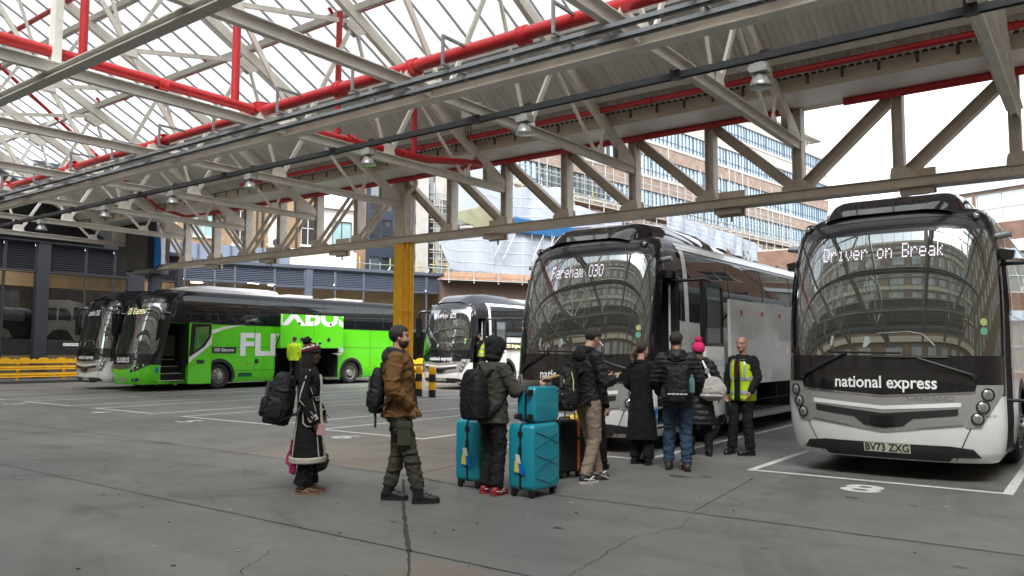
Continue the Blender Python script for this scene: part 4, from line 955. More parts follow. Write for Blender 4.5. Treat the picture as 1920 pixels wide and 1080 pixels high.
FONT = {'D':'11110 10001 10001 10001 10001 10001 11110','r':'0 0 10110 11001 10000 10000 10000','i':'00100 0 01100 00100 00100 00100 01110','v':'0 0 10001 10001 10001 01010 00100','e':'0 0 01110 10001 11111 10000 01110','o':'0 0 01110 10001 10001 10001 01110','n':'0 0 10110 11001 10001 10001 10001',
 'B':'11110 10001 10001 11110 10001 10001 11110','a':'0 0 01110 00001 01111 10001 01111','k':'10000 10000 10010 10100 11000 10100 10010','g':'0 0 01111 10001 01111 00001 01110','h':'10000 10000 10110 11001 10001 10001 10001','t':'01000 01000 11100 01000 01000 01001 00110','s':'0 0 01111 10000 01110 00001 11110','w':'0 0 10001 10001 10101 10101 01010',
 'l':'01100 00100 00100 00100 00100 00100 01110','m':'0 0 11010 10101 10101 10101 10101','F':'11111 10000 10000 11110 10000 10000 10000','G':'01110 10001 10000 10111 10001 10001 01110','L':'10000 10000 10000 10000 10000 10000 11111','d':'00001 00001 01101 10011 10001 10001 01111',
 '0':'01110 10001 10001 10001 10001 10001 01110','2':'01110 10001 00001 00110 01000 10000 11111','3':'11110 00001 00001 01110 00001 00001 11110','5':'11111 10000 11110 00001 00001 10001 01110',' ':'0 0 0 0 0 0 0'}
def dots(s):
    out = []
    for ci, ch in enumerate(s):
        for ri, row in enumerate(FONT[ch].split()):
            row = row.zfill(5)
            for k, b_ in enumerate(row):
                if b_ == '1': out.append((ci*6+k, 6-ri))
    return out, len(s)*6-1
class Interp:
    def __init__(s, pts): s.p = pts
    def __call__(s, z):
        P = s.p
        if z <= P[0][0]: return P[0][1]
        if z >= P[-1][0]: return P[-1][1]
        for i in range(len(P)-1):
            if z <= P[i+1][0]:
                t = (z-P[i][0])/(P[i+1][0]-P[i][0]); d = P[i+1][0]-P[i][0]
                def sl(k):
                    a = max(k-1, 0); b = min(k+1, len(P)-1); return (P[b][1]-P[a][1])/(P[b][0]-P[a][0])
                m0, m1 = sl(i)*d, sl(i+1)*d
                return (2*t**3-3*t**2+1)*P[i][1]+(t**3-2*t**2+t)*m0+(-2*t**3+3*t**2)*P[i+1][1]+(t**3-t**2)*m1
class Coach:
    def __init__(s, label, loc, L, hwp, fyp, ztop, c=.7, n=2.4, zb=.24, body=CW, holes=(), arches=(), group=None, upper=None, zsplit=9):
        s.upper = upper; s.zsplit = zsplit
        s.t = thing('coach', label, 'coach', loc, 0, group); s.L = L; s.hw = Interp(hwp); s.fy = Interp(fyp); s.c = c; s.n = n; s.ztop = ztop; s.zb = zb; s.holes = holes; s.arches = arches
        s.skin(body)
    def corner(s, z): return s.fy(z)+s.c
    def A(s, a, z, off=0):
        th = a*pi/2; w = s.hw(z); e = 2/s.n
        x = w*math.copysign(abs(sin(th))**e, th); y = s.fy(z)+s.c*(1-max(cos(th), 0)**e)
        if off:
            # superellipse normal in plan
            nx = math.copysign(abs(sin(th))**(2-e), th)/w; ny = -max(cos(th), 1e-6)**(2-e)/s.c; l = sqrt(nx*nx+ny*ny); x += off*nx/l; y += off*ny/l
        return (x, y, z)
    def F(s, x, z, off=.005):
        w = s.hw(z); q = min(abs(x)/w, .9999); sn = q**(s.n/2); a = math.asin(min(sn, 1))/(pi/2)
        return s.A(math.copysign(a, x), z, off)
    def S(s, y, z, off=.005, side=1): return (side*(s.hw(z)+off), y, z)
    def ys(s):
        base = [1.3+.1*i for i in range(int((s.L-1.3)/.1)+1)]
        for (y0, y1, z0, z1) in s.holes: base += [y0, y1]
        return sorted({round(y, 3) for y in base if y > 1.2})
    def skin(s, body):
        zs = [s.zb+.1*i for i in range(int((s.ztop-s.zb)/.1)+1)]
        for h_ in s.holes: zs += [h_[2], h_[3]]
        zs = sorted({round(z, 3) for z in zs if z < s.ztop-.02}); zs += [s.ztop-.02, s.ztop]
        ang = [-1+2*i/40 for i in range(41)]; Y = s.ys(); mb = MB(); rows = []
        for z in zs:
            r = []; c_ = s.corner(z)
            yy = [max(y, c_+.004*(k+1)) for k, y in enumerate(Y)]
            for y in reversed(yy): r.append((-s.hw(z), y, z))
            for a in ang: r.append(s.A(a, z))
            for y in yy: r.append((s.hw(z), y, z))
            rows.append(r)
        nr = len(rows[0]); mb.v = [p for r in rows for p in r]
        for j in range(len(rows)-1):
            for i in range(nr-1):
                q = [rows[j][i], rows[j][i+1], rows[j+1][i+1], rows[j+1][i]]
                cy = sum(p[1] for p in q)/4; cz = sum(p[2] for p in q)/4; cx = sum(p[0] for p in q)/4
                skip = False
                if i >= len(Y)+40:
                    for (y0, y1, z0, z1) in s.holes:
                        lo = y0 if y0 > 1.25 else -9
                        if lo < cy < y1 and z0 < cz < z1: skip = True
                if i < len(Y) or i >= len(Y)+40:
                    for (ya, ra) in s.arches:
                        if (cy-ya)**2+(cz-.5)**2 < ra*ra: skip = True
                if not skip: mb.f.append((j*nr+i, j*nr+i+1, (j+1)*nr+i+1, (j+1)*nr+i)); mb.m.append(1 if cz > s.zsplit else 0)
        # roof lid
        zt = s.ztop; last = rows[-1]; n0 = len(mb.v); ring = [V(p) for p in last]; prev = (len(rows)-1)*nr
        for (f, dz) in ((.9,.035),(.6,.07),(.02,.09)):
            cen = n0
            for p in ring: mb.v.append((p.x*f, 1.6+(p.y-1.6)*(1-(1-f)*.35) if p.y < 3 else p.y, zt+dz))
            for i in range(nr-1): mb.f.append((prev+i, prev+i+1, cen+i+1, cen+i)); mb.m.append(1 if s.zsplit < 5 else 0)
            prev = cen; n0 = len(mb.v)
        # back
        for j in range(len(rows)-1): mb.f.append((j*nr, (j+1)*nr, (j+1)*nr+nr-1, j*nr+nr-1)); mb.m.append(0)
        mb.build('body', [body, s.upper or body], s.t, 50)
        for ya, ra in s.arches:
            for sd in (1, -1):
                b = MB(); n = 16; P = []
                for k in range(n+1):
                    a = pi*k/n*1.12-.06*pi; P.append((cos(a), sin(a)))
                for k in range(n):
                    (c0, s0), (c1, s1) = P[k], P[k+1]; x = sd*(s.hw(.8)+.006)
                    b.quad((x, ya+c0*(ra-.05), .5+s0*(ra-.05)), (x, ya+c1*(ra-.05), .5+s1*(ra-.05)), (x, ya+c1*(ra+.08), .5+s1*(ra+.08)), (x, ya+c0*(ra+.08), .5+s0*(ra+.08)))
                b.build('arch_trim', CDK, s.t)
                b = MB(); xi = sd*(s.hw(.8)-.02); xo = sd*.5
                b.quad((xo, ya-ra, .25), (xo, ya+ra, .25), (xo, ya+ra, 1.2), (xo, ya-ra, 1.2)); b.quad((xo, ya-ra, 1.19), (xo, ya+ra, 1.19), (xi, ya+ra, 1.19), (xi, ya-ra, 1.19))
                b.quad((xo, ya-ra, .25), (xi, ya-ra, .25), (xi, ya-ra, 1.2), (xo, ya-ra, 1.2)); b.quad((xo, ya+ra, .25), (xi, ya+ra, .25), (xi, ya+ra, 1.2), (xo, ya+ra, 1.2)); b.build('wheel_well', HOLD, s.t)
        b = MB(); b.box((-s.hw(.4)+.1, .9, .26), (s.hw(.4)-.1, s.L-.2, .34)); b.build('underfloor', HOLD, s.t)
    def wrap(s, name, m, a0, a1, z0, z1, off=.004, na=40, nz=24, a0f=None, a1f=None, parent=None):
        b = MB()
        def fn(i, j):
            z = z0+(z1-z0)*j; p0 = a0f(j) if a0f else a0; p1 = a1f(j) if a1f else a1; return s.A(p0+(p1-p0)*i, z, off)
        b.grid(fn, na, nz); return b.build(name, m, parent or s.t, 180)
    def strip(s, name, m, top, bot, off=.006, nx=30, nz=5, parent=None):
        """front patch between two polylines (x,z)"""
        t_, b_ = pwl(top), pwl(bot); x0 = max(top[0][0], bot[0][0]); x1 = min(top[-1][0], bot[-1][0])
        xs = sorted({round(x0+(x1-x0)*i/nx, 4) for i in range(nx+1)} | {round(p[0], 4) for p in top+bot if x0 <= p[0] <= x1}); mb = MB(); n = len(xs)
        for j in range(nz+1):
            for x in xs: zb_, zt_ = b_(x), t_(x); mb.v.append(s.F(x, zb_+(zt_-zb_)*j/nz, off))
        for j in range(nz):
            for i in range(n-1): mb.f.append((j*n+i, j*n+i+1, (j+1)*n+i+1, (j+1)*n+i)); mb.m.append(0)
        return mb.build(name, m, parent or s.t, 180)
    def side(s, name, m, top, bot, off=.006, ny=20, nz=6, side=1, parent=None, minc=False):
        t_, b_ = pwl(top), pwl(bot); y0 = max(top[0][0], bot[0][0]); y1 = min(top[-1][0], bot[-1][0])
        yy = sorted({round(y0+(y1-y0)*i/ny, 4) for i in range(ny+1)} | {round(p[0], 4) for p in top+bot if y0 <= p[0] <= y1}); mb = MB(); n = len(yy)
        for j in range(nz+1):
            for y in yy:
                zb_, zt_ = b_(y), t_(y); z = zb_+(zt_-zb_)*j/nz; mb.v.append(s.S(max(y, s.corner(z)) if minc else y, z, off, side))
        for j in range(nz):
            for i in range(n-1): mb.f.append((j*n+i, j*n+i+1, (j+1)*n+i+1, (j+1)*n+i)); mb.m.append(0)
        return mb.build(name, m, parent or s.t, 180)
    def ftext(s, txt, x, z, size, m, name='lettering', off=.011, bold=.0, sx=1, parent=None):
        vs, fs = text_mesh(txt, size, bold); b = MB(); b.add([s.F(x+v.x*sx, z+v.y, off) for v in vs], fs); return b.build(name, m, parent or s.t, recalc=False)
    def stext(s, txt, y, z, size, m, name='lettering', off=.012, bold=0, sx=1, keep=None, parent=None):
        vs, fs = text_mesh(txt, size, bold); b = MB(); P = [(y+v.x*sx, z+v.y) for v in vs]
        if keep: fs = [f for f in fs if keep(sum(P[i][0] for i in f)/3, sum(P[i][1] for i in f)/3)]
        b.add([s.S(p[0], p[1], off) for p in P], fs); return b.build(name, m, parent or s.t, recalc=False)
    def led(s, txt, x, z, wd, ht, m, off=.010):
        d, n = dots(txt); px_ = wd/n; pz = ht/7; b = MB()
        for (i, j) in d:
            xa = x-wd/2+i*px_; za = z-ht/2+j*pz
            b.quad(s.F(xa, za, off), s.F(xa+px_*.66, za, off), s.F(xa+px_*.66, za+pz*.74, off), s.F(xa, za+pz*.74, off))
        o = b.build('destination_display', m, s.t, recalc=False); o['kind'] = 'stuff'; return o
    def recess(s, y0, y1, z0, z1, depth, name='hold', m=HOLD, front=True):
        b = MB(); x = s.hw((z0+z1)/2)-.01; xi = x-depth
        ya, yb = (y0, y0) if front else (s.fy(z1)+.24, s.corner(z1)+.05); b.quad((xi,ya,z0),(xi,y1,z0),(xi,y1,z1),(xi,ya,z1)); b.quad((xi,ya,z0),(x,yb,z0),(x,y1,z0),(xi,y1,z0)); b.quad((xi,ya,z1),(x,yb,z1),(x,y1,z1),(xi,y1,z1)); b.quad((xi,y1,z0),(x,y1,z0),(x,y1,z1),(xi,y1,z1))
        if front: b.quad((xi,y0,z0),(x,y0,z0),(x,y0,z1),(xi,y0,z1))
        return b.build(name, m, s.t)
    def wheel(s, y, r=.5, side=1, rear=False):
        x = side*(s.hw(.5)-.03); b = MB(); q = -side
        b.lathe((x, y, r), [(r*.60,q*.02),(r*.66,0),(r*.86,-q*.012),(r*.97,q*.03),(r,q*.07),(r,q*.25),(r*.95,q*.3),(r*.5,q*.3)], 36, 'x'); w_ = b.build('wheel', RUBBER, s.t, 40)
        b = MB()
        if rear: b.lathe((x, y, r), [(r*.60,q*.015),(r*.57,q*.02),(r*.55,q*.14),(r*.34,q*.16),(r*.30,q*.05),(r*.26,q*.03),(.001,q*.03)], 32, 'x')
        else: b.lathe((x, y, r), [(r*.60,q*.015),(r*.57,-q*.01),(r*.54,q*.05),(r*.42,q*.03),(r*.36,-q*.02),(r*.26,-q*.025),(r*.24,-q*.07),(r*.18,-q*.08),(.001,-q*.08)], 32, 'x')
        b.build('rim', RIM, w_, 35)
        b = MB()
        for k in range(10):
            a = 2*pi*k/10; rr_ = r*(.34 if not rear else .42)
            if rear: b.lathe((x+q*.14, y+cos(a)*rr_, r+sin(a)*rr_), [(.03,0),(.03,-q*.012),(.001,-q*.013)], 8, 'x')
            else: b.lathe((x-q*.005, y+cos(a)*r*.48, r+sin(a)*r*.48), [(.028,.002*q),(.028,-q*.018),(.001,-q*.02)], 8, 'x'); b.lathe((x, y+cos(a)*r*.31, r+sin(a)*r*.31), [(.02,0),(.02,-q*.05),(.001,-q*.055)], 6, 'x')
        b.build('hub_bolts', HUBM, w_)
    def wipers(s, spec):
        for (p, e, b0, b1) in spec:
            b = MB(); b.tube([s.F(p[0], p[1], .03), s.F((p[0]+e[0])/2, (p[1]+e[1])/2, .06), s.F(e[0], e[1], .05)], [.02,.016,.012], 6); b.lathe(s.F(p[0], p[1], .0), [(.035,-.05),(.03,.0)], 10, 'y', True)
            n = 12; b.tube([s.F(b0[0]+(b1[0]-b0[0])*k/n, b0[1]+(b1[1]-b0[1])*k/n, .028) for k in range(n+1)], .012, 5); b.build('wiper', BLACK, s.t, 60)
    def leaf(s, y0, y1, z0, z1, out, lower=CW, zg=1.2, arm=True, glass=None, txt=None):
        x = s.hw(1)+out; b = MB(); f = .07
        b.box((x, y0, zg), (x+.05, y0+f, z1)); b.box((x, y1-f, zg), (x+.05, y1, z1)); b.box((x, y0+f, z1-f), (x+.05, y1-f, z1)); b.box((x, y0+f, zg), (x+.05, y1-f, zg+.05)); d = b.build('door', CB, s.t)
        b = MB(); b.box((x+.015, y0+f, zg+.05), (x+.035, y1-f, z1-f)); b.build('glass', glass or glass_mat('door_glass', (.20,.23,.23), .16, trans=.5, tcol=(.55,.6,.58)), d)
        b = MB(); b.box((x, y0, z0), (x+.05, y1, zg-.002)); b.build('lower_panel', lower, d)
        if txt:
            vs, fs = text_mesh(*txt[:2]); b = MB(); b.add([(x+.054, txt[2]+v.x, txt[3]+v.y) for v in vs], fs); b.build('ghost_lettering', LETB, d, recalc=False)
        if arm:
            xs_ = s.hw(1)-.15; b = MB(); b.tube([(xs_, y0+.02, z1+.03), (x+.02, y0+.02, z1+.03), (x+.02, y0+.3, z1+.01)], .025, 8); b.tube([(x-.04, y0+.05, z0+.4), (x-.04, y0+.05, z1)], .022, 8); b.tube([(xs_, y0+.02, .95), (x, y0+.1, .95)], .022, 8); b.build('hinge_arm', BLACK, d, 60)
        return d
def pwl(pts):
    def f(x):
        if x <= pts[0][0]: return pts[0][1]
        for (a, b_), (c, d_) in zip(pts, pts[1:]):
            if x <= c: return b_+(d_-b_)*(x-a)/max(c-a, 1e-6)
        return pts[-1][1]
    return f
HWP = [(.2,1.10),(.3,1.19),(.6,1.245),(.9,1.25),(1.5,1.25),(2.2,1.25),(2.7,1.225),(3.0,1.195),(3.2,1.15),(3.33,1.07),(3.40,.96)]
FYP = [(.2,.16),(.3,.08),(.6,.015),(.85,0),(1.1,.01),(1.5,.05),(2.0,.12),(2.5,.22),(3.0,.36),(3.2,.46),(3.33,.60),(3.40,.80)]
def levante(label, loc, dest, plate, holes=(), L=13.6, mirrors=False, arches=((2.75,.6),(9.3,.6),(10.65,.6)), dash=True, dome=True, tz=.19):
    c = Coach(label, loc, L, HWP, FYP, 3.40, .55, 2.5, .24, CW, holes, arches, 'white and black coaches', CBS, 1.99)
    c.wrap('front_mask', CB, -1.0, 1.0, 1.03, 3.395, .004)
    c.strip('front_mask_lip', CB, [(-1.05,1.10),(1.05,1.10)], [(-1.05,1.12),(-1.0,1.07),(0,1.0),(.97,1.07),(1.05,1.12)][1:-1] and [(-1.05,1.08),(0,1.005),(1.05,1.08)], .005)
    w_ = c.wrap('windscreen', WS, -.845, .845, 1.5, 3.05, .008, 44, 24, a0f=lambda j: -.845+.03*max(0, .08-j)/.08+.05*max(0, j-.93)/.07, a1f=lambda j: .845-.03*max(0, .08-j)/.08-.05*max(0, j-.93)/.07)
    # silver mask between the lamps, with the dark V slot
    c.strip('grille', CS, [(-.97,1.08),(-.9,1.075),(0,1.015),(.9,1.075),(.97,1.08)], [(-.97,1.0),(-.86,.68),(-.45,.63),(0,.565),(.45,.63),(.86,.68),(.97,1.0)], .008, 40)
    g_ = c.strip('chrome_lip', CHROME, [(-.97,1.085),(0,1.02),(.97,1.085)], [(-.97,1.06),(0,.995),(.97,1.06)], .013, 30, 1)
    c.strip('grille_bar', CW, [(-.83,.955),(0,.89),(.83,.955)], [(-.83,.905),(0,.845),(.83,.905)], .013, 30, 2)
    c.strip('grille_slot', CDK, [(-.80,.88),(0,.80),(.80,.88)], [(-.80,.81),(-.78,.80),(-.33,.745),(-.22,.65),(0,.62),(.22,.65),(.33,.745),(.78,.80),(.80,.81)], .013, 40, 3)
    c.strip('grille_shelf', CS, [(-.84,.745),(-.42,.69),(-.36,.67)], [(-.84,.70),(-.42,.645),(-.36,.635)], .016, 12, 2); c.strip('grille_shelf', CS, [(.36,.67),(.42,.69),(.84,.745)], [(.36,.635),(.42,.645),(.84,.70)], .016, 12, 2)
    b = MB(); b.box((-.13,-.03,.66), (.13,-.012,.77)); b.build('radar_cover', CB, c.t)
    c.strip('bumper_slot', CDK, [(-1.0,.31),(-.93,.41),(-.7,.44),(.7,.44),(.93,.41),(1.0,.31)], [(-1.0,.305),(-.72,.30),(-.68,.25),(.68,.25),(.72,.30),(1.0,.305)], .007, 40, 3)
    for sd in (-1, 1):
        P = [(.985,1.085),(1.10,1.12),(1.235,1.18)] ; Q = [(.985,1.05),(1.10,.70),(1.235,.98)]
        # lamp panel: leaning parallelogram following the corner
        mb = MB(); n = 14; rows_ = []
        for j in range(n+1):
            t_ = j/n; z = .66+.50*t_; xi = .865+.125*t_+.0*t_; xo = 1.02+.21*min(1, t_*1.25)
            rows_.append([c.F(sd*(xi+(min(xo, 1.235)-xi)*k/8), z, .009) for k in range(9)])
        mb.v = [p for r in rows_ for p in r]
        for j in range(n):
            for k in range(8): mb.f.append((j*9+k, j*9+k+1, j*9+10+k, j*9+9+k)); mb.m.append(0)
        lpn = mb.build('headlamp', CS, c.t, 180)
        for (lx, lz, lr) in ((1.09,1.05,.066),(1.04,.905,.066),(.985,.77,.062)):
            p = V(c.F(sd*lx, lz, .012)); p2 = V(c.F(sd*lx, lz, .06)); d = (p2-p).normalized(); u = V((0,0,1)); x_ = d.cross(u).normalized(); u = x_.cross(d)
            def disc(r, o): return [p+d*o+x_*cos(2*pi*k/16)*r+u*sin(2*pi*k/16)*r for k in range(16)]
            b = MB(); b.loft([disc(lr*1.18,-.02),disc(lr*1.18,.008),disc(lr,.012),disc(lr*.92,.0)], False); b.build('lamp_ring', CDK, lpn, 40)
            b = MB(); b.loft([disc(lr*.92,.002),disc(lr*.7,.012),disc(lr*.3,.018)], True); b.build('lamp_lens', LENS, lpn, 60)
            b = MB(); b.loft([disc(lr*.5,.017),disc(lr*.35,.021)], True); b.build('lamp_eye', CHROME, lpn, 60)
        b = MB(); zz = [.26+.06*k for k in range(8)]; 
        for z in zz: b.quad(c.F(sd*(.74+.18*(z-.26)/.42), z, .0085), c.F(sd*(.752+.18*(z-.26)/.42), z, .0085), c.F(sd*(.752+.18*(z+.06-.26)/.42), z+.06, .0085), c.F(sd*(.74+.18*(z+.06-.26)/.42), z+.06, .0085))
        b.build('panel_gap', CDK, c.t)
        b = MB(); b.ell(c.F(sd*.98, 3.22, .0), (.075,.05,.075), 8); mk = b.build('marker_lamp', CB, c.t, 60); b = MB(); b.ell(V(c.F(sd*.98, 3.22, .05)), (.035,.02,.035), 6); b.build('lens', LENS, mk, 60)
    pl = c.strip('number_plate', PLATE, [(-.235,.435),(.285,.435)], [(-.235,.325),(.285,.325)], .016, 8, 1); c.ftext(plate, .025, .378, .128, INK, 'plate_text', .019, .003, parent=pl, sx=.86)
    c.ftext('national express', .02, tz+.98, .205, LETW, 'brand_lettering', .010, .0035, sx=.86)
    c.ftext('CAETANO', .52, .995, .085, LETG, 'maker_lettering', .012, .002, sx=1.25)
    c.ftext('55.61.55', 1.10, .80, .035, INK, 'fleet_number', .012, 0)
    c.led(dest, -.02, 2.82, (.095 if len(dest) > 11 else .088)*len(dest), .19 if len(dest) > 11 else .2, LEDW)
    c.wipers((((-.98,1.24),(-.42,1.53),(-.62,1.545),(.22,1.535)), ((.98,1.26),(.40,1.47),(-.1,1.485),(.72,1.48))))
    for (z, m_) in ((1.90, mat('yellow_green_sticker', (.30,.33,.12), .5)), (1.79, mat('green_sticker', (.10,.28,.20), .5))):
        b = MB(); b.add([c.F(1.07, z, .011)]+[c.F(1.07+.034*cos(2*pi*k/16), z+.046*sin(2*pi*k/16), .011) for k in range(16)], [(0, 1+k, 1+(k+1) % 16) for k in range(16)]); b.build('windscreen_sticker', m_, c.t, recalc=False)
    if dash:
        b = MB(); b.add([c.F(x, z, .010) for x, z in ((-.62,1.62),(-.18,1.60),(-.12,1.67),(-.15,1.74),(-.60,1.75))], [(0,1,2,3,4)]); b.build('dashboard_paper', mat('paper_grey', (.30,.33,.35), .8), c.t, recalc=False)
        b = MB(); b.tube([c.F(-.05,1.77,.012), c.F(.30,1.79,.012), c.F(.45,1.76,.012), c.F(.58,1.62,.012)], .008, 5); b.build('dash_rail', LETG, c.t)
    # raised roof dome
    sec = [(.60,3.36,.55,.74),(.72,3.45,.66,.82),(.90,3.58,.74,.90),(1.2,3.66,.78,.95),(1.9,3.715,.80,.98),(3.2,3.70,.80,.98),(4.6,3.52,.76,.95),(5.4,3.44,.7,.9)]
    b = MB(); rings = []
    for (y, z1, tw, bw) in sec:
        z0 = min(3.30, z1-.05); ring = []
        for k in range(25):
            u = -1+2*k/24; ax = abs(u); x = u*bw if ax > .82 else u/.82*(tw+.0)*1.0
            t_ = 0 if ax > .999 else (1-max(0, (ax-.60)/.40)**2.2); ring.append(((tw*u/.8 if ax < .8 else math.copysign(tw+(bw-tw)*(ax-.8)/.2, u)), y, z0+(z1-z0)*t_))
        rings.append(ring)
    b.loft(rings, False, False); b.v.append((0,.6,3.3)); 
    b.build('roof_dome', mat('coach_black_gloss', (.006,.006,.009), .08, coat=1.0), c.t, 180)
    return c
def levante_side(c, pillar=True, bay=False):
    L = c.L
    c.side('side_glass', SG, [(1.40,3.16),(L-.3,3.16)], [(1.40,2.04),(2.0,2.02),(L-.3,1.95)], .006, 40)
    c.side('side_glass', SG, [(1.1,3.16),(L-.3,3.16)], [(1.1,2.04),(L-.3,1.95)], .006, 40, side=-1)
    c.side('white_stripe', CW, [(1.5,3.33),(L-.2,3.33)], [(1.5,3.22),(L-.2,3.22)], .010, 40, 2)
    c.side('side_mask', CBS, [(.7,3.3),(1.42,3.3)], [(.7,2.72),(1.42,2.72)], .005, 10, minc=True)
    for y in (3.5,5.3,7.1,8.9,10.7,12.2): c.side('window_joint', CDK, [(y,3.16),(y+.03,3.16)], [(y,1.97),(y+.03,1.97)], .010, 1)
    if pillar: c.side('white_pillar', CW, [(1.56,3.3),(1.76,3.3)], [(1.52,.9),(1.72,.9)], .012, 4, 14)
    for y in (3.0,4.2,6.0,7.6,8.4): c.side('panel_joint', CDK, [(y,1.93),(y+.015,1.93)], [(y,.35),(y+.015,.35)], .004, 1)
    c.side('skirt_seam', CDK, [(3.4,.62),(8.7,.62)], [(3.4,.605),(8.7,.605)], .004, 12, 1)
def door_set(c, y0, y1, leaf, steps=4, z1=2.72):
    c.recess(.35, y1, .34, z1, .85, 'entrance', DARK, front=False); x = c.hw(1)
    for k in range(steps):
        b = MB(); b.box((x-.28-.2*k-.2, .5, .36+.24*k), (x-.1-.2*k, y1-.02, .40+.24*k+.001*k)); st = b.build('step', HOLD, c.t); b = MB(); b.box((x-.11-.2*k, .5, .385+.24*k), (x-.095-.2*k, y1-.02, .41+.24*k)); b.build('step_edge', STEPE, st)
    b = MB(); b.tube([(x-.12, y1-.12, .5), (x-.12, y1-.12, z1-.1)], .02, 8); b.build('grab_rail', STEPE, c.t, 60)
    if leaf: c.leaf(*leaf[:5], **leaf[5])

# --- nearest coach, bay 8
c3 = levante('nearest white and black coach facing the yard, its display reading Driver on Break', (-2.19,10.50,0), 'Driver on Break', 'BV73 ZXG', ((.6,1.38,.36,2.72),)); levante_side(c3)
door_set(c3, .6, 1.38, (1.05,1.75,.55,2.62,.50,dict(lower=CW, zg=1.5)))
# --- middle coach, bay 7, boarding
c2 = levante('white and black coach with its door and luggage hold open where the queue boards', (-6.70,10.44,0), 'Fareham 030', 'BV73 ZXF', ((.6,1.38,.36,2.72),(3.55,6.9,.40,1.75))); levante_side(c2)
door_set(c2, .6, 1.38, (1.0,1.72,.55,2.62,.55,dict(lower=CW, zg=1.62, txt=('national', .24, 1.36, 1.38))))
c2.recess(3.55, 6.9, .40, 1.75, 2.2); c2.side('hold_sill', CS, [(3.4,.40),(7,.40)], [(3.4,.34),(7,.34)], .012, 10, 1)
b = MB(); x = c2.hw(1)-.5; b.box((x,4.6,.42),(x+.04,4.7,1.7)); b.box((x-.3,5.2,.55),(x+.1,5.9,1.05)); b.box((x+.105,5.35,.72),(x+.11,5.75,.9)); b.build('hold_fittings', mat('hold_grey', (.07,.07,.075), .6), c2.t)
for (y0, y1) in ((2.35,4.35),(4.37,6.3)):
    b = MB(); x = c2.hw(1)+.42; b.box((x,y0,.98),(x+.05,y1,2.42)); f = b.build('luggage_flap', CW, c2.t)
    for yy in (y0+.45, y1-.5): b = MB(); b.box((x+.051,yy,2.18),(x+.06,yy+.09,2.26)); b.build('marker', mat('orange_marker', (.55,.12,.02), .4), f)
    b = MB()
    for k in range(6): b.prism([(x+.054,y0+.4+.16*k,1.75),(x+.054,y0+.47+.16*k,1.75),(x+.054,y0+.57+.16*k,2.0),(x+.054,y0+.50+.16*k,2.0)], (.002,0,0))
    b.build('worn_lettering', mat('worn_grey_print', (.50,.50,.49), .5), f)
    b = MB(); b.tube([(c2.hw(1)-.05,y0+.1,1.74),(x,y0+.1,2.2)], .02, 6); b.build('flap_arm', BLACK, f)
c2.side('grey_wing', CS, [(2.3,2.42),(3.5,2.42)], [(2.3,2.0),(3.5,2.0)], .014, 8, 2); c2.stext('LEVANTE', 2.98, 2.2, .15, INK, 'model_lettering', .02, sx=1.1)
bd = MB(); bd.box((c2.hw(1)+.004, 1.85, 1.42),(c2.hw(1)+.012, 2.35, 1.68)); sg_ = bd.build('side_display', CDK, c2.t); c2.stext('030', 2.0, 1.55, .14, LEDY, 'display_text', .018, parent=sg_)
c2.stext('national express', 3.0, 1.2, .42, LETB, 'brand_lettering', .012, .004, keep=lambda y, z: y < 3.4)
for z in (.64,.48):
    b = MB(); b.add([c2.A(.955, z, .012)]+[c2.A(.955+.03*cos(2*pi*k/16), z+.075*sin(2*pi*k/16), .012) for k in range(16)], [(0, 1+k, 1+(k+1) % 16) for k in range(16)]); b.build('blue_sticker', BLUES, c2.t, recalc=False)
# camera mirrors
for c in (c2, c3):
    for sd in (1, -1):
        b = MB(); p = c.A(sd*.985, 2.72, .02); b.prism([(p[0]-sd*.02,p[1]+.05,2.68),(p[0]+sd*.12,p[1]+.05,2.69),(p[0]+sd*.14,p[1]+.05,2.79),(p[0]-sd*.02,p[1]+.05,2.82)], (0,.14,0)); b.build('mirror_camera', CB, c.t)
        b = MB(); b.tube([c.A(sd*.99, 2.98, .0), V(c.A(sd*.99, 2.98, .0))+V((sd*.16,0,.02))], [.045,.04], 10); b.build('side_camera', LENS, c.t, 60)
# --- Brighton coach, far bay behind the column
c4 = levante('distant white and black coach showing Brighton 025, driver in its open doorway', (-21.12,23.5,0), 'Brighton 025', 'BV72 XEO', ((.6,1.38,.36,2.72),)); levante_side(c4)
door_set(c4, .6, 1.38, (1.45,2.15,.55,2.66,.40,dict(lower=CW, zg=1.5)))
bd = MB(); bd.box((c4.hw(1)+.05, 2.4, 1.52),(c4.hw(1)+.058, 4.0, 1.80)); sg_ = bd.build('side_display', CDK, c4.t); c4.stext('025 Brighton', 3.2, 1.66, .2, LEDY, 'display_text', .062, parent=sg_, sx=1.1)
b = MB(); b.add([c4.S(2.6,.75,.012)]+[c4.S(2.6+.14*cos(2*pi*k/16), .75+.14*sin(2*pi*k/16), .012) for k in range(16)], [(0, 1+k, 1+(k+1) % 16) for k in range(16)]); b.build('blue_sticker', BLUES, c4.t, recalc=False)
b = MB(); b.box((-.7,2.6,3.46),(.7,5.2,3.62)); rf = b.build('roof_unit', CW, c4.t); b = MB()
for k in range(3): b.box((-.6,2.8+.75*k,3.621),(.6,3.3+.75*k,3.64))
b.build('grille_panel', HUBM, rf)
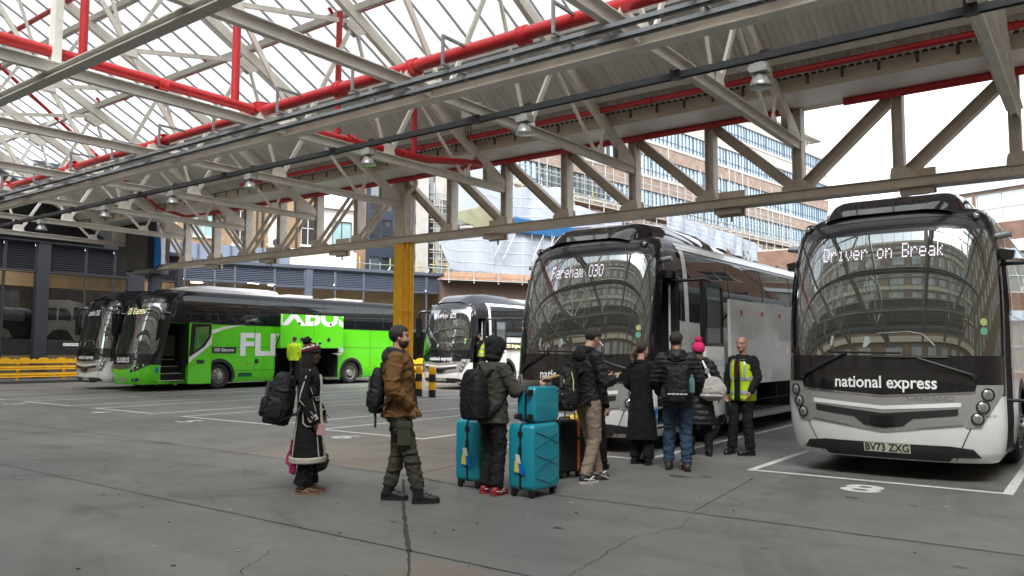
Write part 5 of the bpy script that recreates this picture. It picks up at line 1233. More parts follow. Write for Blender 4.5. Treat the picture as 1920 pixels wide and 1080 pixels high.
# --- coach on service 500 at the far left
c5 = levante('white and black coach showing service 500, half hidden on the far left', (-31.95,14.85,0), 'London 500', 'BV72 XEN', ()); levante_side(c5)
c5.t.scale = (1, 1, 1.06); c4.t.scale = (1, 1, 1.04)
def mirror_arm(c, sd, z=2.95, a=.9, drop=.75, out=.30, fwd=.40):
    p = V(c.A(sd*a, z, 0)); q = p+V((sd*out, -fwd, .02)); b = MB()
    b.tube([p+V((-sd*.1,.1,.03)), p+V((sd*.05,-fwd*.4,.08)), p+V((sd*out*.6,-fwd*.85,.06)), q, q+V((sd*.02,-.02,-.22))], [.06,.06,.055,.05,.05], 10); ar = b.build('mirror_arm', CB, c.t, 60)
    b = MB(); b.cbox(q+V((sd*.0,0,-.22-drop/2)), (.24,.12,drop)); ml = b.build('mirror_housing', CB, ar); b = MB(); b.cbox(q+V((0,.064,-.22-drop/2)), (.20,.006,drop-.08)); b.build('mirror_glass', LENS, ml)
for c in (c4, c5):
    for sd in (1, -1): mirror_arm(c, sd)
for c in (c2, c3, c4, c5):
    for k, (y, r_) in enumerate(((2.75,.5),(9.3,.5),(10.65,.5))):
        for sd in (1, -1): c.wheel(y, r_, sd, k == 1)

# --- green coach
HWG = [(.2,1.14),(.3,1.2),(.6,1.26),(1.0,1.275),(2.6,1.275),(3.15,1.26),(3.54,1.2),(3.72,1.12),(3.80,1.0)]
FYG = [(.2,.12),(.3,.07),(.6,0),(.9,0),(1.2,.03),(1.6,.10),(2.2,.24),(2.85,.40),(3.3,.56),(3.58,.78),(3.72,1.0),(3.80,1.35)]
gc = Coach('long green coach with white lettering and raised luggage flaps, bound for Glasgow', (-29.28,14.9,0), 13.35, HWG, FYG, 3.80, .86, 2.5, .26, CG, ((.6,1.86,.36,2.55),(5.9,9.34,.32,1.62)), ((3.3,.62),(10.15,.62)), None, CBS, 2.56)
gc.wrap('front_mask', CB, -1.0, 1.0, .98, 3.795, .004)
gc.wrap('windscreen', WS, -.86, .86, 1.38, 3.28, .008, 40, 20)
gc.strip('grille', mat('flix_grille', (.10,.105,.10), .35, .3), [(-.75,1.0),(.75,1.0)], [(-.75,.95),(-.55,.84),(0,.80),(.55,.84),(.75,.95)], .008, 30, 3)
gc.strip('smile_lip', CG, [(-.95,1.02),(-.55,.82),(0,.78),(.55,.82),(.95,1.02)], [(-.95,.92),(-.55,.70),(0,.66),(.55,.70),(.95,.92)], .010, 30, 2)
for sd in (-1, 1):
    h_ = gc.strip('headlamp', CDK, sorted([(sd*.62,.80),(sd*.9,.98),(sd*1.2,1.12)]), sorted([(sd*.62,.70),(sd*.9,.78),(sd*1.2,.98)]), .014, 16, 3)
    for xx in (.76,.92,1.08):
        b = MB(); b.ell(gc.F(sd*xx, .80+(xx-.76)*.5, .02), (.06,.03,.05), 7); b.build('lamp_lens', LENS, h_, 60)
    fl = gc.strip('fog_lamp', CDK, sorted([(sd*.62,.47),(sd*.92,.50)]), sorted([(sd*.66,.37),(sd*.92,.40)]), .012, 8, 2); b = MB(); b.ell(gc.F(sd*.78, .44, .014), (.05,.02,.04), 6); b.build('lamp_lens', LENS, fl, 60)
pl = gc.strip('number_plate', PLATE, [(-.15,.50),(.35,.50)], [(-.15,.385),(.35,.385)], .014, 6, 1); gc.ftext('BG24 OOE', .10, .44, .115, INK, 'plate_text', .018, .002, parent=pl, sx=.85)
gc.ftext('FLIXBUS', .10, 1.15, .26, LETW, 'brand_lettering', .011, .006, sx=.9)
gc.led('030 Glasgow', .15, 3.0, 1.15, .24, LEDY)
b = MB(); b.box((-.7,-.004,.60),(-.69,0,.61)); 
gc.wipers((((-.8,1.2),(-.3,1.42),(-.6,1.43),(.3,1.42)), ((.8,1.2),(.4,1.40),(0,1.41),(.8,1.41))))
L = gc.L
gc.side('side_glass', SG, [(1.7,3.60),(L-.25,3.57)], [(1.7,2.6),(L-.25,2.56)], .010, 40, 8, -1, minc=True)
gc.side('side_mask', CBS, [(.8,3.74),(L-.02,3.74)], [(.8,2.56),(2.9,2.56),(3.0,2.54),(L-.02,2.48)], .005, 60, 10, minc=True)
gc.side('side_glass', SG, [(1.7,3.58),(2.0,3.62),(L-.25,3.57)], [(1.7,2.75),(2.9,2.64),(L-.25,2.56)], .010, 40, 8, minc=True)
gc.side('front_pillar', CB, [(1.86,2.57),(2.95,2.57)], [(1.86,2.40),(2.2,2.40),(2.95,2.55)], .006, 12, 3)
gc.side('white_swoosh', CW, [(2.86,2.30),(3.4,2.46),(4.2,2.545),(4.4,2.55)], [(2.86,2.12),(3.4,2.34),(4.2,2.53),(4.4,2.545)], .012, 24, 2)
gc.side('front_pillar', CB, [(1.86,2.42),(2.86,2.42)], [(1.86,.36),(1.9,.36),(2.3,1.2),(2.86,2.2)][0:1]+[(2.3,1.9),(2.86,2.28)], .005, 12, 4)
for y in (2.9,4.9,5.85,9.4,11.3,12.6): gc.side('panel_joint', CDK, [(y,2.5),(y+.018,2.5)], [(y,.4),(y+.018,.4)], .004, 1)
for (y0, y1) in ((3.95,5.85),(9.4,13.2),(1.9,3.9)): gc.side('panel_joint', CDK, [(y0,1.66),(y1,1.66)], [(y0,1.645),(y1,1.645)], .004, 8, 1)
gc.side('panel_joint', CDK, [(4.0,.72),(5.85,.72)], [(4.0,.705),(5.85,.705)], .004, 6, 1)
for y in (5.0,6.7,8.5,10.3,12.1): gc.side('window_joint', CDK, [(y,3.6),(y+.03,3.6)], [(y,2.58),(y+.03,2.58)], .013, 1)
bd = MB(); x = gc.hw(1.5); bd.box((x+.004, 2.93, 1.41),(x+.014, 4.02, 1.66)); sg_ = bd.build('side_display', CDK, gc.t); gc.stext('030 Glasgow', 3.47, 1.535, .17, LETW, 'display_text', .018, .003, parent=sg_)
FT, FS = text_mesh('FLIXBUS', 1.24, .045); wmin = min(v.x for v in FT); wmax = max(v.x for v in FT); sxx = 5.45/(wmax-wmin); yc0 = 4.2; zc = 1.715
b = MB(); P = [(yc0+(v.x-wmin)*sxx, zc+v.y) for v in FT]; fs_ = [f for f in FS if not (5.9 < sum(P[i][0] for i in f)/3 < 9.3 and .3 < sum(P[i][1] for i in f)/3 < 1.65)]
b.add([gc.S(p[0], p[1], .013) for p in P], fs_); b.build('brand_lettering', LETW, gc.t, recalc=False)
gc.recess(5.9, 9.34, .32, 1.62, 2.3); gc.side('hold_sill', STEPE, [(5.8,.32),(9.4,.32)], [(5.8,.29),(9.4,.29)], .012, 10, 1)
b = MB(); x = gc.hw(1)-.6; b.box((x,7.6,.34),(x+.05,7.7,1.6)); b.box((x-.4,8.2,.9),(x-.1,8.7,1.4)); b.box((x+.2,5.95,1.25),(x+.24,6.3,1.4)); b.build('hold_fittings', mat('hold_grey', (.07,.07,.075), .6), gc.t)
xo = gc.hw(1)+.4
for k, (y0, y1) in enumerate(((5.83,7.53),(7.55,9.23))):
    b = MB(); b.box((xo,y0,1.64),(xo+.05,y1,3.06)); f = b.build('luggage_flap', CG, gc.t)
    b = MB(); b.lathe((xo+.055,(y0+y1)/2+.25*(1-k),2.0), [(.09,0),(.085,.012),(.001,.013)], 14, 'x'); b.build('handle', CDK, f)
    b = MB(); b.lathe((xo+.058,(y0+y1)/2+.1,2.68), [(.055,0),(.05,.01),(.001,.011)], 12, 'x'); b.build('lock', CDK, f)
    # the lower half of the letters rides up on the flap
    bm = bmesh.new(); vs_ = [bm.verts.new((xo+.055, p[0]+.0, p[1]+1.28)) for p in P]
    for t_ in FS:
        try: bm.faces.new([vs_[i] for i in t_])
        except ValueError: pass
    for co_, no_ in (((0,0,3.05),(0,0,1)), ((0,y0+.01,0),(0,-1,0)), ((0,y1-.01,0),(0,1,0))):
        bmesh.ops.bisect_plane(bm, geom=bm.verts[:]+bm.edges[:]+bm.faces[:], plane_co=co_, plane_no=no_, clear_outer=True)
    me = bpy.data.meshes.new('flap_lettering'); bm.to_mesh(me); bm.free(); me.materials.append(LETW); link('flap_lettering', me, f)
    b = MB(); b.tube([(gc.hw(1)-.05,y0+.1,1.6),(xo,y0+.1,2.4)], .025, 6); b.build('flap_arm', BLACK, f)
gc.recess(.4, 1.86, .36, 2.55, .95, 'entrance', DARK, front=False)
x = gc.hw(1)
for k in range(4):
    b = MB(); b.box((x-.06-.24*k-.3, .7, .36), (x-.06-.24*k, 1.84, .40+.26*k)); st = b.build('step', HOLD, gc.t); b = MB(); b.box((x-.058-.24*k, .75, .375+.26*k), (x-.045-.24*k, 1.84, .405+.26*k)); b.build('step_edge', STEPE, st)
b = MB(); b.box((x-.85,1.2,1.3),(x-.55,1.7,2.1)); b.build('driver_seat', mat('green_grey_seat', (.05,.07,.05), .8), gc.t)
# door leaf swung out beside the entrance: green with a white sweep and a cut window
b = MB(); xd = x+.38; b.box((xd,1.72,.26),(xd+.05,2.66,2.56)); d = b.build('door', CG, gc.t)
b = MB(); b.prism([(xd+.052,1.72,1.05),(xd+.052,2.66,1.78),(xd+.052,2.66,2.10),(xd+.052,2.45,2.02),(xd+.052,1.72,1.3)], (.003,0,0)); b.build('white_sweep', CW, d)
b = MB(); b.prism([(xd+.057,1.72,1.26),(xd+.057,2.1,1.50),(xd+.057,2.35,1.66),(xd+.057,2.60,2.02),(xd+.057,2.62,2.54),(xd+.057,1.80,2.54)], (.003,0,0)); fr = b.build('window_surround', CB, d)
b = MB(); b.prism([(xd+.062,1.90,1.45),(xd+.062,2.2,1.66),(xd+.062,2.50,2.05),(xd+.062,2.52,2.44),(xd+.062,1.96,2.40)], (.003,0,0)); b.build('window', glass_mat('green_door_glass', (.05,.20,.03), .2), fr)
b = MB(); b.box((xd+.052,2.05,1.02),(xd+.062,2.35,1.16)); b.build('handle', CDK, d)
b = MB(); b.tube([(x-.1,1.75,2.5),(xd+.02,1.75,2.58),(xd+.02,2.1,2.58)], .03, 8); b.build('hinge_arm', BLACK, d, 60)
b = MB(); b.prism([(1.02,1.8,3.68),(1.02,6.3,3.68),(-1.02,6.3,3.68),(-1.02,1.8,3.68)], (0,0,.02)); b.v = b.v; 
b = MB(); b.loft([[(-.95,y,3.82),(.95,y,3.82),(.95-.02,y,3.82+h1*.5),(.80,y,3.82+h1),(-.80,y,3.82+h1),(-.93,y,3.82+h1*.5)] for y, h1 in ((1.9,.03),(2.3,.20),(3.0,.26),(5.8,.26),(6.25,.20),(6.4,.04))], True); b.build('roof_unit', CW, gc.t, 30)
for (y0, y1, h1) in ((6.9,8.2,.12),(9.6,11.2,.09)):
    b = MB(); b.box((-.8,y0,3.85),(.8,y1,3.85+h1)); b.build('roof_hatch', CW, gc.t)
gc.side('operator_sticker', mat('dark_green_sticker', (.01,.11,.04), .4), [(4.15,.62),(4.8,.62)], [(4.15,.46),(4.8,.46)], .012, 4, 1)
b = MB(); b.add([gc.A(.93,.80,.014)]+[gc.A(.93+.035*cos(2*pi*k/14),.80+.12*sin(2*pi*k/14),.014) for k in range(14)], [(0,1+k,1+(k+1)%14) for k in range(14)]); b.build('blue_sticker', BLUES, gc.t, recalc=False)
for y in (2.2,4.5): gc.side('side_marker', mat('orange_marker', (.55,.12,.02), .4), [(y,1.02),(y+.12,1.02)], [(y,.97),(y+.12,.97)], .012, 1)
b = MB(); b.lathe(gc.S(5.0,1.08,.0), [(.10,0),(.10,.012),(.001,.013)], 14, 'x'); b.build('fuel_flap', CDK, gc.t)
mirror_arm(gc, 1, 2.85, .97, .7, .35, .55); mirror_arm(gc, -1, 2.85, .9, .7, .35, .55)
for k, y in enumerate((3.3,10.15)):
    for sd in (1, -1): gc.wheel(y, .51, sd, k == 1)
# ================================================================ people
def fuse(mb, name, m, parent, vox=.012, sm=3, wr=0, ws=(6,6,9), quilt=None, seed=0, mats=None, paint=None, flat=None):
    """join overlapping closed volumes into one continuous surface"""
    me = mb.mesh('tmp'); bm = bmesh.new(); bm.from_mesh(me); bmesh.ops.recalc_face_normals(bm, faces=bm.faces); bm.to_mesh(me); bm.free()
    ob = bpy.data.objects.new('tmp', me); COL.objects.link(ob)
    md = ob.modifiers.new('r', 'REMESH'); md.mode = 'VOXEL'; md.voxel_size = vox; md.adaptivity = 0
    dg = bpy.context.evaluated_depsgraph_get(); me2 = bpy.data.meshes.new_from_object(ob.evaluated_get(dg)); bpy.data.objects.remove(ob); bpy.data.meshes.remove(me)
    bm = bmesh.new(); bm.from_mesh(me2)
    for _ in range(sm): bmesh.ops.smooth_vert(bm, verts=bm.verts, factor=.5, use_axis_x=True, use_axis_y=True, use_axis_z=True)
    if wr or quilt:
        bm.normal_update()
        for v in bm.verts:
            p = v.co; d = 0
            if wr:
                q = V((p.x*ws[0]+seed, p.y*ws[1], p.z*ws[2])); a = noise.noise(q); b_ = noise.noise(q*2.3+V((7,3,1)))
                ax = noise.noise(V((p.x*ws[0]*.9+3.7+seed, p.y*ws[1]*.9-p.z*5, p.z*ws[2]*.8))); d += wr*(1.7*max(0, 1-abs(a)*5.5)**1.4-1.1*max(0, 1-abs(ax)*6)**1.3+.55*b_+.1)
            if quilt: d += quilt[1]*(abs(sin(pi*(p.z+.01*noise.noise(p*5))/quilt[0]))**.5-.7)
            v.co = p+v.normal*d
    if flat is not None:
        for v in bm.verts: v.co.z = max(v.co.z, flat)
    bm.to_mesh(me2); bm.free(); me2.materials.clear()
    for q in (mats or [m]): me2.materials.append(q)
    if paint:
        for f in me2.polygons: f.material_index = paint(f.center)
    me2.shade_smooth(); me2.name = name
    return link(name, me2, parent)
def cloth(name, col, rough=.85, bump=.25, bs=220, var=.12, spec=.25): return mat(name, col, rough, var=var, scale=7, bump=bump, bscale=bs, spec=spec)
SKL = mat('skin_light', (.47,.27,.19), .5, var=.06, scale=9); SKM = mat('skin_tan', (.40,.21,.14), .5, var=.06, scale=9); SKD = mat('skin_brown', (.10,.047,.028), .45, var=.08, scale=9)
LIP = mat('lip', (.26,.09,.075), .5); LIPD = mat('lip_dark', (.10,.035,.03), .5); EYE = mat('eye_dark', (.02,.015,.012), .3); EYEW = mat('eye_white', (.45,.42,.40), .4); BROW = mat('brow_hair', (.03,.02,.015), .7)
HAIRD = mat('dark_hair', (.016,.011,.009), .55, bump=.6, bscale=160, stretch=(1,1,.3)); HAIRB = mat('brown_hair', (.10,.055,.03), .55, bump=.6, bscale=140, stretch=(1,1,.2))
def mirx(p, s): return (p[0]*s, p[1], p[2])
def hand(mb, w, d, n, side, curl=.35, k=1.0, thumb=.0):
    w = V(w); d = V(d).normalized(); n = V(n); n = (n-d*n.dot(d)).normalized(); x = d.cross(n)*side
    # palm
    for t, r in ((.0,.022),(.03,.026),(.06,.027),(.085,.024)):
        for o in (-.022, 0, .022): mb.ell(w+d*t*k+x*o*k*(.6+t*5), (r*k*.75,)*3, 6)
    base = w+d*.088*k
    for i, (o, L) in enumerate(((.032,.068),(.011,.078),(-.011,.072),(-.031,.056))):
        p = base+x*o*k; c = curl*(1+.12*i); a = 0
        for j, (f, r) in enumerate(((.45,.0092),(.32,.0084),(.25,.0072))):
            a += c*(1.0 if j else .7); v = d*cos(a)+n*sin(a); q = p+v*L*f*k*1.05; mb.cone(p, q, r*k, r*k*.92, 8); p = q
    p = w+d*.03*k+x*.030*k; a = .75-thumb
    for f, r in ((.036,.0115),(.030,.0098),(.026,.0085)):
        v = (d*cos(a)+x*sin(a)+n*(.35+thumb)).normalized(); q = p+v*f*k; mb.cone(p, q, r*k, r*k*.92, 8); p = q; a -= .25
POSE0 = dict(lean=(0,.0), hip=.9, feet=[((-.10,-.02),0,0),((.10,-.02),0,0)], arms=[((-.215,-.03,1.16),(-.225,.04,.93)),((.215,-.03,1.16),(.225,.04,.93))], hands=[None,None], head=(0,0,0), knees=[None,None], curl=(.35,.35))
def person(label, loc, rz, H, skin, top, legs, shoes, pose=None, hair=None, group='passengers queueing', female=False, face=True, lip=None, extras=None, sex=0):
    P = dict(POSE0); P.update(pose or {}); s = H/1.75
    root = thing('person', label, 'person', loc, rz, group); R = lambda p: V(p)*s
    lean = P['lean']; sh = lambda z: V((lean[0]*(z-.92), lean[1]*(z-.92), 0)) if z > .92 else V((0,0,0))
    def ring(z, rx, ry, cy=0, n=20, cx=0):
        o = sh(z); return [R((cx+o.x+rx*cos(2*pi*k/n), cy+o.y+ry*sin(2*pi*k/n), z)) for k in range(n)]
    wd = .94 if female else 1.0
    # joints
    sho = [V((sd*.180*wd, -.01, 1.405))+sh(1.4) for sd in (-1, 1)]
    elb = [V(P['arms'][i][0]) for i in (0, 1)]; wri = [V(P['arms'][i][1]) for i in (0, 1)]
    hips = [V((sd*.09, 0, P['hip'])) for sd in (-1, 1)]; ank = []; knee = []; toes = []
    for i, sd in enumerate((-1, 1)):
        (fx, fy), fz, fr = P['feet'][i][:3]; ank.append(V((fx, fy, .085+fz))); toes.append(V((sin(fr), cos(fr), 0)))
        kn = P['knees'][i]; knee.append(V(kn) if kn else (hips[i]+ank[i])*.5+V((0, .035, .02)))
    # head frame
    hy, hp, hr = P['head']; HM = Matrix.Rotation(hy, 3, 'Z') @ Matrix.Rotation(hp, 3, 'X') @ Matrix.Rotation(hr, 3, 'Y')
    nb = V((0, -.01, 1.47))+sh(1.47); hc = nb+V((0, .025, 0))+HM @ V((0, .0, .165)); hs = s*.97
    Hh = lambda p: R(hc)+HM @ (V(p)*hs)
    # ---- body: one continuous surface
    mb = MB()
    mb.loft([ring(z, rx*wd, ry) for z, rx, ry in ((.84,.13,.10),(.93,.155,.11),(1.05,.135,.095),(1.2,.145,.105),(1.33,.165,.11),(1.40,.15,.095),(1.45,.085,.07))])
    for i in (0, 1):
        mb.cone(R(hips[i]), R(knee[i]), .075*s, .052*s); mb.cone(R(knee[i]), R(ank[i]), .05*s, .036*s); mb.cone(R(ank[i]), R(ank[i]+toes[i]*.10-V((0,0,.045))), .034*s, .03*s)
        mb.cone(R(sho[i]), R(elb[i]), .048*s, .037*s); mb.cone(R(elb[i]), R(wri[i]), .036*s, .025*s)
        hd = P['hands'][i]
        d = V(hd[0]) if hd else (wri[i]-elb[i]).normalized()*.8+V((0,0,-.5)); n = V(hd[1]) if hd else V((1 if i == 0 else -1, .25, 0))
        hand(mb, R(wri[i]), d, n, -1 if i == 0 else 1, P['curl'][i], s*(.93 if female else 1.0))
    mb.cone(R(nb+V((0,0,-.04))), R(hc+HM @ V((0,-.015,-.05))), .056*s, .052*s)
    E_ = lambda c, r, n=9: mb.ell(Hh(c), tuple(q*hs for q in r), n, HM)
    E_((0,-.008,.035), (.075,.095,.088), 12); E_((0,.018,-.02), (.066,.078,.085), 11); E_((0,.035,-.068), (.050,.052,.048)); E_((0,.072,-.090), (.022,.018,.018), 7)
    E_((0,.088,-.01), (.011,.016,.028), 7); E_((0,.101,-.028), (.015,.015,.012), 7); E_((0,.078,.028), (.05,.016,.012), 7); E_((0,.080,-.060), (.022,.013,.011), 7)
    for sd in (-1, 1): E_((sd*.072,-.005,-.008), (.010,.020,.030), 7); E_((sd*.036,.060,-.025), (.022,.02,.022), 7)
    HI = HM.inverted(); hcw = R(hc)
    def paint(c):
        q = HI @ (c-hcw); q = q/hs
        if abs(q.x) < .07 and q.y > .05:
            for sd in (-1, 1):
                e = V((q.x-sd*.031, 0, q.z-.006))
                if (e.x/.016)**2+(e.z/.008)**2 < 1: return 2 if abs(e.x) < .009 else 3
                if abs(e.x) < .021 and abs(q.z-.030-abs(e.x)*-.15) < .006: return 4
            if abs(q.x) < .023 and abs(q.z+.060) < .0085 and q.y > .07: return 1
        return 0
    fuse(mb, 'body', skin, root, .0078, 2, mats=[skin, lip or LIP, EYE, EYEW, BROW], paint=paint)
    # ---- legs
    if legs:
        mb = MB(); fl = legs.get('flare', .066); k_ = legs.get('k', 1.0)
        mb.loft([ring(z, rx*wd*k_, ry*k_) for z, rx, ry in ((.80,.13,.11),(.88,.165,.125),(.95,.168,.125),(1.02,.155,.115),(1.06,.15,.11))])
        for i in (0, 1):
            mb.cone(R(hips[i]), R(knee[i]), .100*s*k_, .072*s*k_, 14); e = knee[i]+(ank[i]-knee[i])*legs.get('len', .97)
            d = (e-knee[i]); mb.cone(R(knee[i]), R(e), .072*s*k_, fl*s, 14, ends=False)
        fuse(mb, legs.get('name', 'trousers'), legs['mat'], root, .0115, 3, wr=legs.get('wr', .006), ws=legs.get('ws', (7,7,11)), seed=loc[0])
        if legs.get('pocket'):
            mb = MB(); mid = (hips[1]+knee[1])*.5; mb.box(R(mid+V((.085,-.06,-.13))), R(mid+V((.115,.075,.07)))); mb.box(R(mid+V((.085,-.07,.05))), R(mid+V((.122,.085,.11)))); fuse(mb, 'cargo_pocket', legs['mat'], root, .01, 3)
    # ---- shoes
    for i, sd in enumerate((-1, 1)):
        f = toes[i]; xx = V((f.y, -f.x, 0)); a = V((ank[i].x, ank[i].y, 0)); fz = P['feet'][i][1]; pitch_ = (P['feet'][i]+(0,))[3] if len(P['feet'][i]) > 3 else 0
        def fp(u, w, z):      # u along foot, w across; foot pitches about its toe
            p0 = .17; du = u-p0; zz = z*cos(pitch_)-du*sin(pitch_); uu = p0+du*cos(pitch_)+z*sin(pitch_)*0
            return R(a+f*uu+xx*w+V((0,0,zz+fz*0 + (fz if pitch_ == 0 else 0))))
        mb = MB(); n = 14; rings = []
        for u, w, h_ in ((-.075,.022,.05),(-.06,.034,.075),(0,.038,.095),(.06,.041,.082),(.11,.046,.062),(.155,.045,.052),(.185,.034,.042),(.20,.014,.03)):
            rings.append([fp(u, w*cos(2*pi*k/n), max(.0, .022+h_/2+h_/2*sin(2*pi*k/n)-.004)) for k in range(n)])
        mb.loft(rings)
        if shoes.get('shaft'): mb.cone(fp(-.015,0,.07), R(ank[i]+(knee[i]-ank[i])*shoes['shaft']), .054*s, .057*s, 14)
        else: mb.cone(fp(-.02,0,.05), R(ank[i]+(knee[i]-ank[i])*.03), .042*s, .046*s, 12)
        so_ = fuse(mb, shoes.get('name', 'shoe'), shoes['mat'], root, .009, 2, wr=.002, ws=(14,14,14))
        mb = MB(); out = [(-.078,.02),(-.068,.032),(0,.038),(.08,.043),(.14,.045),(.178,.035),(.20,.013),(.20,-.013),(.178,-.035),(.14,-.045),(.08,-.043),(0,-.038),(-.068,-.032),(-.078,-.02)]
        T_ = shoes.get('sole_h', .026); vs = [fp(u, w, 0) for u, w in out]+[fp(u, w, T_) for u, w in out]; nn = len(out)
        mb.add(vs, [tuple(range(nn)), tuple(range(nn, 2*nn))]+[(k, (k+1) % nn, (k+1) % nn+nn, k+nn) for k in range(nn)]); mb.build('sole', shoes.get('sole', BLACK), so_, 60)
        if shoes.get('stripe'):
            for ww in (-1, 1):
                mb = MB(); mb.tube([fp(.02,ww*.043,.035), fp(.06,ww*.045,.062), fp(.09,ww*.045,.075)], .009*s, 6); mb.tube([fp(-.05,ww*.040,.055), fp(.03,ww*.044,.045), fp(.1,ww*.048,.04)], .006*s, 6); mb.build('stripe', shoes['stripe'], so_, 60)
        if shoes.get('laces'):
            mb = MB()
            for q in range(5): mb.tube([fp(.10-.035*q,-.03,.078+.022*q), fp(.115-.035*q,0,.088+.022*q), fp(.10-.035*q,.03,.078+.022*q)], .004*s, 5)
            mb.build('laces', shoes['laces'], so_, 60)
    # ---- top
    if top:
        k_ = top.get('k', 1.0); hem = top['hem']; mb = MB(); hx, hyy = top.get('hemr', (.185,.14)); hcy = top.get('hemc', 0)
        prof = [(hem, hx/k_, hyy/k_, hcy)]
        for z, rx, ry in ((.95,.178,.130),(1.08,.168,.125),(1.22,.182,.132),(1.34,.196,.130),(1.41,.175,.112),(1.455,.115,.09),(1.485,.085,.08)):
            if z > hem+.04:
                t = min(1, (z-hem)/max(.95-hem, .05)) if hem < .9 and z <= .96 else 1
                prof.append((z, rx*wd+(0 if t >= 1 else 0), ry, hcy*max(0, 1-(z-hem)/.4)))
        if hem < .8: prof.insert(1, ((hem+.95)/2, (hx/k_+.175)/2, (hyy/k_+.128)/2, hcy*.5))
        mb.loft([ring(z, rx*k_, ry*k_, cy) for z, rx, ry, cy in prof])
        sr = top.get('sleeve', (.072,.058,.046)); cuff = top.get('cuff', .96)
        for i in (0, 1):
            mb.cone(R(sho[i]), R(elb[i]), sr[0]*s, sr[1]*s, 14); e = elb[i]+(wri[i]-elb[i])*cuff; mb.cone(R(elb[i]), R(e), sr[1]*s, sr[2]*s, 14)
        if top.get('collar'):
            c = top['collar']; mb.loft([ring(z, r*1.0, r*.95, .005) for z, r in ((1.43,.10),(1.48,.082),(1.44+c,.075),(1.445+c,.055))])
        o = fuse(mb, top.get('name', 'jacket'), top['mat'], root, .0115, 3, wr=top.get('wr', .006), ws=top.get('ws', (6,6,9)), quilt=top.get('quilt'), seed=loc[1])
        if top.get('hood'):          # hood lying on the back of the neck
            mb = MB(); o2 = sh(1.46)
            for a in range(-130, 131, 13):
                r_ = radians(a); mb.ell(R(V((.088*sin(r_), -.015-.078*cos(r_), 1.475+.015*cos(r_)))+o2), (.036*s, .038*s, .052*s), 7)
            mb.ell(R(V((0,-.105,1.43))+o2), (.115*s,.055*s,.085*s), 9); mb.ell(R(V((0,-.085,1.47))+o2), (.09*s,.05*s,.06*s), 8); fuse(mb, 'hood', top.get('hoodmat', top['mat']), root, .011, 3, wr=.006, ws=(9,9,9))
        for (nm, m_, fn) in top.get('bits', ()): fn(lambda p: R(V(p)+sh(p[2])), s, root, nm, m_, dict(elb=elb, wri=wri, sho=sho, ring=ring, R=R, sh=sh))
    # ---- hair
    def shell(c, r, keep, name, m_, wr=.004, ws=40, thick=.008, vox=.009):
        mb = MB(); mb.ell((0,0,0), r, 36); me = mb.mesh(name); bm = bmesh.new(); bm.from_mesh(me)
        kill = [v for v in bm.verts if not keep(v.co+V(c))]; bmesh.ops.delete(bm, geom=kill, context='VERTS'); bm.normal_update()
        for v in bm.verts: v.co = Hh(v.co+v.normal*noise.noise(v.co*ws)*wr+V(c))
        bmesh.ops.recalc_face_normals(bm, faces=bm.faces); bm.to_mesh(me); bm.free(); me.materials.append(m_); me.shade_smooth(); o = link(name, me, root); md = o.modifiers.new('thick', 'SOLIDIFY'); md.thickness = thick; md.offset = 0; return o
    if hair: 
        kind, m_ = hair
        if kind == 'short': shell((0,-.012,.036), (.083,.104,.097), lambda q: (q.z > .062 or q.y < .012 or (q.z > .035 and abs(q.x) > .062 and q.y < .045)) and q.z > (-.045 if q.y < -.03 else -.01) and not (abs(q.x) > .05 and q.y > -.02 and q.z < .02), 'hair', m_, .005)
        if kind == 'beard':
            shell((0,-.012,.036), (.081,.102,.095), lambda q: (q.z > .066 or q.y < .010 or (q.z > .0 and abs(q.x) > .062 and q.y < .035)) and q.z > (-.05 if q.y < -.03 else -.01), 'hair', m_, .003)
            shell((0,.026,-.045), (.066,.070,.070), lambda q: q.z < -.035 and q.y > -.01 and not (abs(q.x) < .024 and -.072 < q.z < -.045), 'beard', mat('brown_beard', (.045,.022,.012), .7, bump=.5, bscale=200), .004)
        if kind == 'pony':
            shell((0,-.012,.034), (.083,.104,.096), lambda q: (q.z > .064 or q.y < .018) and q.z > (-.06 if q.y < -.03 else -.02), 'hair', m_, .003)
            mb = MB()
            for t in range(9): mb.ell(Hh((.01*sin(t), -.115-.018*min(t,3), .02-.026*t)), ((.036-.0015*t)*hs,(.036-.001*t)*hs,.03*hs), 7)
            fuse(mb, 'ponytail', HAIRB, root, .008, 1, wr=.008, ws=(45,45,14))
    if extras: extras(Hh, R, s, root, sh, shell, hs, HM)
    return root
# ---- small helpers for clothes
def piping(name, m_, pts, r=.006):
    def fn(Rf, s, root, nm, mm, J): b = MB(); b.tube([Rf(p) for p in pts], r*s, 6); b.build(nm, mm, root, 60)
    return (name, m_, fn)
def rz_dir(wx, wy): return atan2(-wx, wy)
CR = V((.801,.598,0)); CF = V((-.598,.801,0))      # screen right / away, on the ground
def face(r, a): d = CR*r+CF*a; return rz_dir(d.x, d.y)

